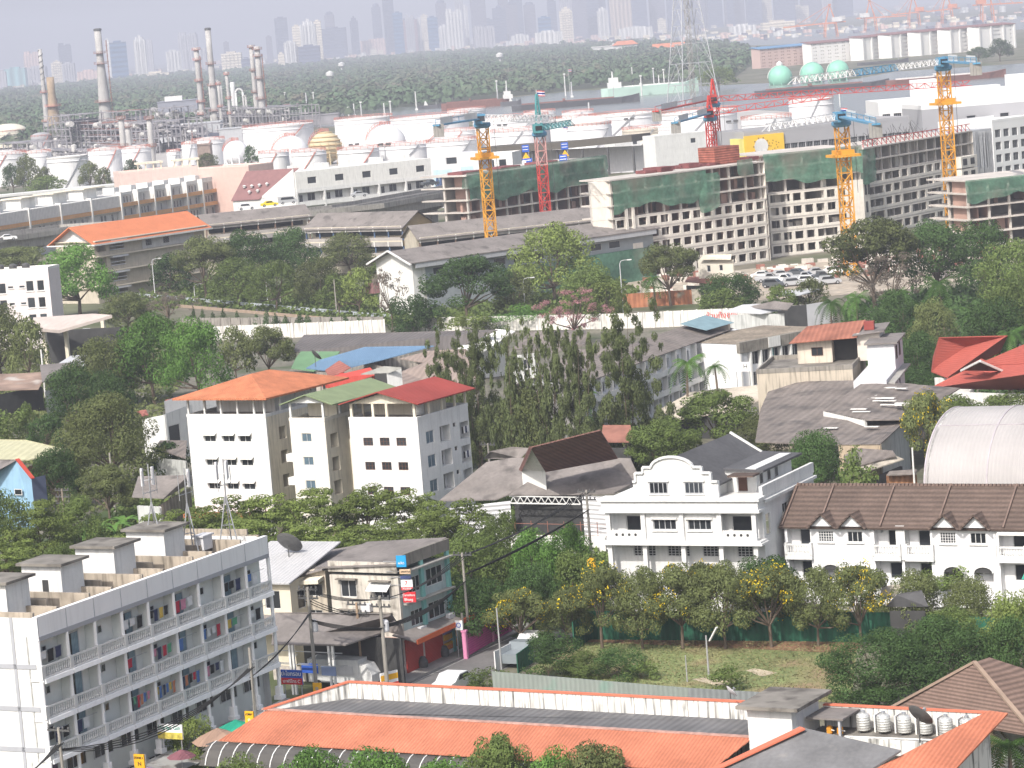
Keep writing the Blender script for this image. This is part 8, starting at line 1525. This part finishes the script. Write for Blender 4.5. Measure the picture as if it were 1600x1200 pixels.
# --- poles, wires, lamps
def pole(x, yb, yt, label, arms=2, m=POLE, r=.14, trans=False, sag=None):
    g = G(x, yb); s = F_PX/g.y; dx = -(yb-yt)*.08*0; h = (yb-yt)/s; e = empty('utility_pole', label, 'utility pole', (g.x, g.y, 0), R(61)); obj('pole', MB().tube((0,0,0),(0,0,h), r, r*.7, 8), m, e)
    for k in range(arms): z = h-.25-k*.7; a = obj('crossarm', MB().box(-.06,-.9,z,.06,.9,z+.12), DSTEEL, e); m_ = MB(); [m_.lathe([(.05,0),(.08,.1),(.04,.2)], (0,y,z+.12), 6) for y in (-.8,-.35,.35,.8)]; obj('insulator', m_, DSTEEL, a)
    if trans: obj('transformer', MB().lathe([(.28,0),(.32,.1),(.32,.8),(.2,.95)], (.45,0,h*.62), 12), LGREY, e)
    return g, h
PL = [pole(*a) for a in [(497,1105,910,'concrete pole with stacked fittings at the lane corner',2,POLE,.17,True),(568,1070,936,'leaning tan pole with a crossarm in front of the food hall',2,mat('tan_pole',(.36,.26,.18)),.15),(606,1082,925,'taller concrete pole beside the striped fascia',2,POLE,.18,True),(735,1022,858,'slim pole rising above the pink gate',1),(727,1026,955,'shorter pole carrying the round blue sign',0),(929,935,760,'pole with crossarm in front of the slatted warehouse',2,POLE,.16),
  (408,1215,1003,'concrete pole in front of the last apartment balconies',0),(112,1345,1126,'concrete pole low at the near end of the apartment block',1),(786,1075,945,'thin pole beside the hedge and the lane',0,mat('grey_thin_pole',(.33,.33,.33)),.08),(180,800,705,'concrete pole with a lamp among the dark trees',0),(108,880,760,'wooden pole with tangled crossarms over the banana plants',3,mat('weathered_wood',(.25,.21,.17)),.14),(72,628,545,'white lamp column with a wide top beside the barn',0,WHITE,.16),
  (770,790,690,'pole with a crossarm at the corner of the red roofed house',1),(1047,690,652,'short concrete pole near the flowering crowns',0),(1431,790,697,'white pole with clutter beside the hut',0,WHITE,.12),(1108,1062,990,'grass lot pole with a tilted white lamp panel',0,mat('grey_thin_pole',(.33,.33,.33)),.09),(1074,1066,1022,'short thin pole at the fence of the grass lot',0,mat('grey_thin_pole',(.33,.33,.33)),.06),(490,700,700-1e-3,'x',0)][:17]]
g = G(1108,1062); e = bpy.data.objects['utility_pole.015']; obj('lamp_panel', MB().bar((.2,-.2,3.1),(.2,-.9,4.2),.3,.1), WHITE2, e)
def lamp(x, yb, yt, label, side=1, two=False):
    g = G(x, yb); s = F_PX/g.y; h = (yb-yt)/s; e = empty('street_lamp', label, 'street lamp', (g.x, g.y, 0)); obj('pole', MB().tube((0,0,0),(0,0,h-.6),.12,.07,7).path([(0,0,h-.6),(.2*side,0,h-.15),(.8*side,0,h),(1.5*side,0,h)], .05), LGREY, e); obj('lamp_head', MB().box(1.4*side-.1,-.15,h-.08,2.1*side,.15,h+.08), WHITE2, e)
for a in [(419,478,420,'street lamp with a curved arm behind the slip road'),(243,468,404,'tall street lamp in front of the school trees'),(254,455,425,'shorter street lamp nearer the school block'),(305,470,444,'small street lamp at the bend of the slip road'),(975,502,406,'tall street lamp pole by the red hoarding'),(822,498,434,'street lamp beside the clipped pink tree'),(1128,455,408,'street lamp before the site office')]: lamp(*a)
for i, (x, yb, yt) in enumerate([(425,478,432),(527,498,436),(668,497,440),(439,478,455),(1540,455,405)]): g, h = pole(x, yb, yt, ['thin concrete pole next to the curved lamp','concrete pole rising over the small conifers','concrete pole in front of the white gable hall trees','short concrete pole behind the slip road barrier','pole with a crossarm among the far dark trees'][i], 1 if i == 4 else 0)
CS_ = 0
def wires(a, b_, n, z, label, sag=1.0, r=.035, spread=.35, off=0):
    (g0, h0), (g1, h1) = a, b_; m = MB(); p0, p1 = Vector((g0.x, g0.y, 0)), Vector((g1.x, g1.y, 0)); d = (p1-p0).normalized(); q = Vector((-d.y, d.x, 0)); 
    for k in range(n):
        o_ = q*spread*(k-(n-1)/2); za, zb = h0-z-.05*k, h1-z-.05*k; pt = [p0.lerp(p1, t)+o_+Vector((0,0,za+(zb-za)*t-4*sag*t*(1-t)*(1+.15*k))) for t in np.linspace(0, 1, 11)]; m.path(pt, r, 4)
    return tag(obj('overhead_cable', m, WIRE), label, 'overhead cable')
far1 = (G(1010,905)*1.0, 8.0); nearL = (G(-40,1420), 8.5); mid = (G(112,1345), 8.0)
wires(PL[0], PL[2], 4, .2, 'bundle of power cables between the lane corner pole and the striped fascia pole', .3); wires(PL[0], PL[2], 5, 2.6, 'sagging black telephone cables across the food hall front', .2, .035, .08); wires(PL[2], PL[3], 4, .2, 'power cables from the fascia pole to the pink gate pole', .5); wires(PL[2], PL[3], 5, 2.4, 'thick black cable bundle slanting over the red canopy', .5, .04, .08)
wires(PL[3], PL[5], 5, 1.8, 'black cable bundle rising across the bamboo to the warehouse pole', .2, .035, .08); wires(PL[3], PL[5], 3, .2, 'upper power cables over the lane thicket', .4); wires(PL[6], PL[0], 5, 2.0, 'black cables running under the last balconies to the corner pole', .3, .035, .08); wires(PL[7], PL[6], 4, 1.4, 'cables drooping along the lower balconies of the apartment block', 1.3, .04, .2); wires(nearL, PL[7], 4, 1.0, 'cables entering the photo below the grey band wall', .8, .04, .2); wires(PL[0], PL[1], 3, 1.0, 'short cables joining the corner pole and the leaning tan pole', .2)
# ---------------------------------------------------------------- trees and plants: kind, left, top, right, foot, label
for row in '''green|1095|106|1152|140|rounded green tree on the river bank beside the pylon foot
dark|1543|62|1582|96|dark rounded tree at the end of the riverside flats
dark|1512|74|1548|96|smaller dark tree before the end flats section
dark|6|258|38|305|dark tree at the photo edge before the tank farm
olive|28|243|64|304|tall ragged tree in front of the tank rim
olive|60|262|86|304|thin crowned tree beside the wide front tank
green|42|276|104|308|low bright green tree under the ragged one
olive|126|254|158|300|grey green tree before the pipe tower tank
olive|152|262|176|299|small grey green tree beside its bigger twin
dark|192|250|222|286|dark tree behind the pink block corner
olive|308|240|342|270|grey tree in front of the brown shed tower
dark|384|228|404|264|slim dark tree beside the smooth white sphere
wideolive|-20|386|72|440|olive tree with orange tips above the pinkish flats
bright|66|384|184|496|big bright green tree between pinkish flats and school block
olive|-40|476|50|604|large drooping olive tree at the edge under the flats
olive|20|500|78|606|olive tree touching the wing canopy corner
olive|165|458|236|520|dull olive tree at the tail of the wing canopy
bare|228|456|300|512|greyish half bare tree by the slip road
dark|236|398|300|462|dark tree right beside the school stair bays
wideolive|280|372|368|470|wide grey olive tree with pale flowers by the school
dark|352|362|432|462|dark tree below the upper classroom wing
dark|420|358|500|450|darkest full crown at the blue posted wing
green|330|405|420|480|mid green tree behind the slip road barrier
green|395|410|470|486|mid green tree behind the curved street lamp
olive|465|405|536|486|olive tree left of the gable hall thicket
green|500|430|560|494|fresh green tree behind the concrete pole
yellowgreen|536|420|590|494|yellow green tree touching the white gable hall
bare|588|420|640|520|leafless pale tree in front of the white gable
darkwide|672|402|790|512|wide dark tree beside the yellow crane foot
bushdark|608|462|682|522|dense dark bush before the long white wall
olive|776|425|838|498|grey green tree behind the clipped bushes
yellowgreen|806|354|928|478|large yellow green tree in front of the lift core
green|880|418|968|508|green tree below the lift core
yellowgreen|918|440|984|512|soft yellow green tree beside the tall street lamp
pink|856|452|948|540|tree covered in pink blossom by the white wall
wideolive|1004|383|1092|478|open crowned tree before the netted block windows
dark|1098|428|1192|492|dark low tree beside the site parking
green|1090|452|1160|500|green tree in front of the brown low roof
green|1196|446|1246|500|green tree hiding part of the site cars
olive|1238|436|1296|492|olive tree between the site cars and the grey shelter
dark|1180|470|1232|512|small dark tree by the grey shelter
wideolive|1300|344|1436|486|huge olive grey tree hiding the yellow crane foot
bare|1350|398|1446|505|brown leafless tree below the huge olive one
dark|1410|348|1520|470|deep green tree beneath the staggered block
dark|1490|348|1592|470|deep green domed tree under the low netted block
green|1530|378|1640|500|green tree at the edge under the netted block
dark|1365|455|1445|560|dark tree between bare tree and red roof
olive|1425|470|1500|585|olive tree among the palms
dark|1500|470|1610|600|dark tree mass behind the rose red roofs
green|1540|440|1640|560|green crown at the edge above the rose red roofs
dark|1400|520|1478|620|dark tree hugging the balcony block
bushdark|1395|575|1482|640|dark bush at the rose red hall corner
dark|1235|672|1326|792|round dark mango tree behind the curved gable house
wide|1060|610|1185|712|spreading grey green tree behind the pale yard
olive|1150|650|1236|722|olive tree at the broad workshop roof edge
wide|985|655|1092|770|pale green tree left of the curved gable roof
cas|712|512|792|740|feathery casuarina over the brown village roofs
cas|772|520|842|745|feathery casuarina second from the village roofs
cas|826|510|896|745|feathery casuarina with the widest gaps
cas|868|520|950|745|feathery casuarina beside the tan corner roof
cas|938|492|1036|748|tallest and densest casuarina by the steep brown roof
cas|672|545|750|735|thin feathery casuarina over the large brown roof
olive|790|600|880|742|wide olive tree hiding the end of the long terrace
green|786|640|852|716|small bright tree under the casuarinas
green|850|640|905|700|low green tree before the terrace end wall
dark|905|650|950|705|dark low tree beside the rusty tin hut
bright|184|494|300|632|big fresh green tree at the village edge
bright|262|500|358|640|fresh green tree beside the long white wall end
olive|118|528|212|640|olive brown tree in front of the grey roof corner
olive|340|512|400|600|olive tree before the dark warehouse roof
wideolive|388|510|460|600|spreading olive tree at the warehouse corner
dark|78|572|170|690|very dark tree above the yellow roofed shed
dark|140|582|215|690|dark tree with white glints of a house behind
olive|108|615|250|770|massive brown olive tree in the left thicket
green|30|630|60|694|small green tree by the weedy yard
dark|44|650|104|716|dark bush tree over the pale yellow roof
dark|52|700|132|800|dark tree beside the blue house
wideolive|128|726|218|822|yellowish leafed tree in front of the lamp pole
dark|232|690|300|752|dark tree between grey roofs and white apartments
green|-30|770|60|905|green thicket tree under the blue house
layer|20|782|120|905|layered green tree beside the blue house thicket
green|88|774|172|880|green tree beside the banana plants
layer|-40|840|70|930|layered tree at the edge above the stair rooms
green|60|850|150|935|green tree behind the first stair rooms
yellowgreen|140|838|232|910|pale green shrub tree behind the apartment roof
layer|215|800|320|905|layered tree behind the telecom masts
layer|290|776|420|900|layered flat topped tree under the orange lean-to
layer|365|772|490|890|flat topped tree below the cream apartments
layer|440|764|560|890|flat topped tree below the white apartment corner
layer|520|762|640|886|flat topped tree below the brown framed windows
layer|600|766|706|884|flat topped tree below the side windows
layer|330|812|450|930|front layered tree beside the parapet end
layer|430|818|560|910|front layered tree above the pale metal roof
layer|540|816|670|905|front layered tree above the shophouse roof
layer|660|782|780|900|layered tree before the slatted wall
green|690|830|800|960|green tree behind the slim pole
dark|690|900|800|1012|dark shaded tree behind the pink gate
green|748|800|830|930|green tree under the rusty frame
bright|800|826|880|950|bright bamboo like clump under the truss warehouse
bright|856|820|930|945|bright clump before the yellow notice board
dark|790|880|880|1000|shaded green tree beside the lane bend
green|862|860|950|985|green tree at the curved gable house corner
blossom|768|918|866|1016|lane corner tree dotted with yellow blossom
olive|848|925|926|1008|plain olive tree next to the lane corner blossom
blossom|890|884|992|1014|yellow dotted tree, first behind the lot fence
olive|962|886|1046|1014|plain olive tree, second behind the lot fence
blossom|1014|882|1120|1014|tree with the brightest low yellow clusters
olive|1084|880|1184|1014|olive tree behind the grass lot pole
blossom|1070|878|1160|1000|yellow tipped tree rising to the house balcony
blossom|1150|884|1262|1012|yellow dotted tree before the dark green tree
olive|1236|886|1322|1010|olive tree by the brown leaf heap
blossom|1300|880|1392|1012|last yellow dotted tree along the green fence
dark|1148|868|1262|985|dark green tree behind the yellow dotted ones
dark|1286|984|1462|1112|large round mango tree over the grass lot
dark|1400|962|1552|1092|mango tree above the brown hipped roof
green|1440|950|1540|1040|lighter green tree behind the mango trees
yellowgreen|1536|925|1650|1062|yellow green tree at the edge by the townhouses
dark|1545|960|1640|1090|dark tree touching the brown hipped roof
wide|1444|856|1562|960|open branched bright tree before the balconies
olive|1392|890|1480|1000|thin olive tree beside the garden pavilion
olive|1480|900|1560|1000|dull green tree below the green awning
blossom|1412|612|1500|760|tree with yellow flower sprays beside the workshop roof
green|1450|618|1560|720|green tree above the barrel vault
green|1530|612|1660|690|green tree at the edge above the vault
bushdark|812|985|902|1060|broad leaved dark bush at the lot corner
bush|730|1044|792|1082|clipped green hedge beside the lane
bush|878|1020|960|1062|low green bush on the grass lot
bushdark|924|1012|1008|1060|rounded dark bush on the grass lot
bush|1112|1040|1172|1078|bush beside the grass lot pole
bush|976|1034|1030|1062|pale low bush next to the rounded one
bushdark|1300|1060|1400|1118|low hedge under the large mango tree
bush|1340|930|1372|985|small round bush before the pavilion
dark|40|1162|128|1262|dark round tree at the foot of the near pole
yellowgreen|268|1118|356|1232|bamboo like tree among the parasols
bright|430|1168|565|1350|bright bush under the curved canopy
bright|525|1166|660|1350|bright leafy bush hiding the canopy posts
bright|640|1182|765|1345|bright bush low at the photo bottom
wide|735|1142|850|1350|thin branched tree rising over the orange tiles
wideolive|880|1156|1010|1350|sparse tree below the orange tiles
bright|835|1168|930|1345|leafy bush between the two sparse trees
green|335|1180|440|1330|flower bush beside the canopy end
bush|-20|640|40|700|grassy bush in the weedy yard
bush|1320|700|1380|800|bush behind the townhouse roof
bushdark|640|470|700|520|clipped dark bush near the gable hall
bushy|700|490|770|522|pale flowering shrubs along the white wall
bush|735|488|775|520|bright clipped round bush on the wall top
bushbright|760|478|850|515|green shrub border by the red awning
wide|575|405|625|470|pale tree beside the school walkway
olive|505|365|590|430|olive shrubs below the low grey walkway'''.split('\n'):
    k, a, t_, c, f_, lb = row.split('|'); T(k, float(a), float(t_), float(c), float(f_), lb)
for i, x in enumerate([304,318,334,350,372,402,418,432,447,470,482,519,541,562,585,628,645]):
    t_ = 466+.05*x + (i % 3)*3; T('cone', x-6-i*.3, t_, x+6+i*.3, 500+.03*x, 'small dark conifer in the clipped row along the slip road wall', 'conifer', 'conifer', 'clipped conifers along the slip road')
for i, a in enumerate([(1272,452,1330,566,'coconut palm behind the flat roofed terrace'),(1316,446,1374,568,'taller coconut palm over the rusty rooftop room'),(1446,418,1512,560,'pale tipped palm rising from the dark trees'),(1498,468,1560,590,'palm among dark trees over the rose red roof'),(1548,500,1612,610,'palm at the edge above the rose red roof'),(1390,440,1440,540,'low palm beside the leafless brown tree'),(1004,420,1046,486,'small palm before the rusty hoarding'),(895,600,940,700,'small palm near the steep brown roof'),(340,640,385,700,'x')][:8]):
    palm(a[0],a[1],a[2],a[3],a[4],seed=i)
palm(1042,542,1112,668,'bright green foxtail palm before the long terrace','foxtail_palm',4,mat_=LBR); palm(1104,556,1148,664,'slimmer foxtail palm beside its bright neighbour','foxtail_palm',5)
palm(1490,1085,1590,1290,'dry fronded palm in the bottom corner','fan_palm',6,-.02,LDRY); palm(1530,1120,1640,1300,'green fronded palm in the bottom corner','bottle_palm',7,0,LPALM); palm(1450,1140,1560,1300,'low bushy palm over the orange tiles','bottle_palm',8,0)
BAN = mat('banana_leaf', (.12,.24,.05), var=.2, scale=3, transl=.3)
for i, (x, yt, yb) in enumerate([(196,790,838),(152,806,850),(146,812,862),(88,850,890),(180,800,845)]):
    g = G(x, yb); s = F_PX/g.y; h = (yb-yt)/s; e = empty('banana_plant', ['tall banana plant with one raised leaf beside the lamp pole','yellowish banana plant in the thicket','small banana plant under the yellowish one','banana plant behind the second stair room','banana plant next to the tall one'][i], 'banana plant', g); m = MB()
    for k in range(7):
        a = k*2.4+i; L = h*.8; pts_ = [(math.cos(a)*L*t, math.sin(a)*L*t, h*.45+L*.9*t-L*.9*t*t) for t in (0,.3,.6,.85,1)]; w = [.08,.3,.32,.2,.02]; q = (-math.sin(a), math.cos(a)); v = []
        for p_, ww in zip(pts_, w): v += [(p_[0]-q[0]*ww, p_[1]-q[1]*ww, p_[2]), (p_[0]+q[0]*ww, p_[1]+q[1]*ww, p_[2])]
        m.add(v, [(j*2, j*2+1, j*2+3, j*2+2) for j in range(4)])
    obj('leaves', m, BAN, e); obj('stem', MB().tube((0,0,0),(0,0,h*.5),.12,.08,7), BAN, e)
# loose undergrowth that no one could count
def weeds(name, poly, n, size, h, lm, seed):
    r = np.random.default_rng(seed); P = [G(*p) for p in poly]; xs, ys = [p.x for p in P], [p.y for p in P]; out = []
    while len(out) < n:
        q = np.column_stack([r.uniform(min(xs), max(xs), n), r.uniform(min(ys), max(ys), n)])
        ins = np.zeros(n, bool); j = len(P)-1
        for i in range(len(P)):
            c = ((ys[i] > q[:,1]) != (ys[j] > q[:,1])) & (q[:,0] < (xs[j]-xs[i])*(q[:,1]-ys[i])/(ys[j]-ys[i]+1e-9)+xs[i]); ins ^= c; j = i
        out += list(q[ins])
    q = np.array(out[:n]); z = h*r.random(n)*(.5+.5*np.sin(q[:,0]*.9)*np.sin(q[:,1]*.7)); c = np.column_stack([q, np.maximum(z, .03)]); o = r.normal(size=(n,3)); o[:,2] = 1.2; me = leaf_mesh(name, c, o, size, rng=r); me.materials.append(lm); tag(link(name, me), kind='stuff')
weeds('undergrowth', [(-20,905),(220,790),(780,770),(950,850),(950,960),(800,990),(700,960),(560,900),(440,880)], 30000, .28, 1.6, LG, 1)
weeds('undergrowth', [(-20,800),(-20,560),(240,500),(330,520),(260,640),(290,800)], 26000, .3, 1.5, LO, 2)
weeds('grass', [(830,1050),(905,1000),(1340,1003),(1330,1100),(1100,1085)], 14000, .09, .12, mat('dry_grass_blades',(.19,.185,.085),var=.3,scale=3), 3)
weeds('undergrowth', [(180,500),(300,478),(620,512),(960,510),(1000,455),(930,430),(640,470),(400,450),(200,440)], 22000, .45, 2.2, LG, 4)
weeds('undergrowth', [(1300,640),(1320,480),(1700,420),(1700,640)], 16000, .4, 2.5, LD, 5)
weeds('undergrowth', [(700,730),(700,640),(1040,640),(1100,700),(1000,760),(800,720)], 12000, .3, 1.4, LO, 6)
weeds('undergrowth', [(900,985),(905,960),(1600,950),(1600,1010)], 16000, .28, 1.2, LO, 7)
r = random.Random(9)
m = [MB() for _ in range(3)]
for i in range(260):
    x, y = r.uniform(1000,1560), 0; y = 452 - (x-1000)*.10 + r.uniform(-16,16); g = G(x, y); w, d, h = r.uniform(.5,2.5), r.uniform(.5,2), r.uniform(.2,1.1); m[i % 3].box(g.x, g.y, 0, g.x+w, g.y+d, h)
for q, mm in zip(m, (CONCL, RUST, RAWP)): tag(obj('building_rubble', q, mm), kind='stuff')
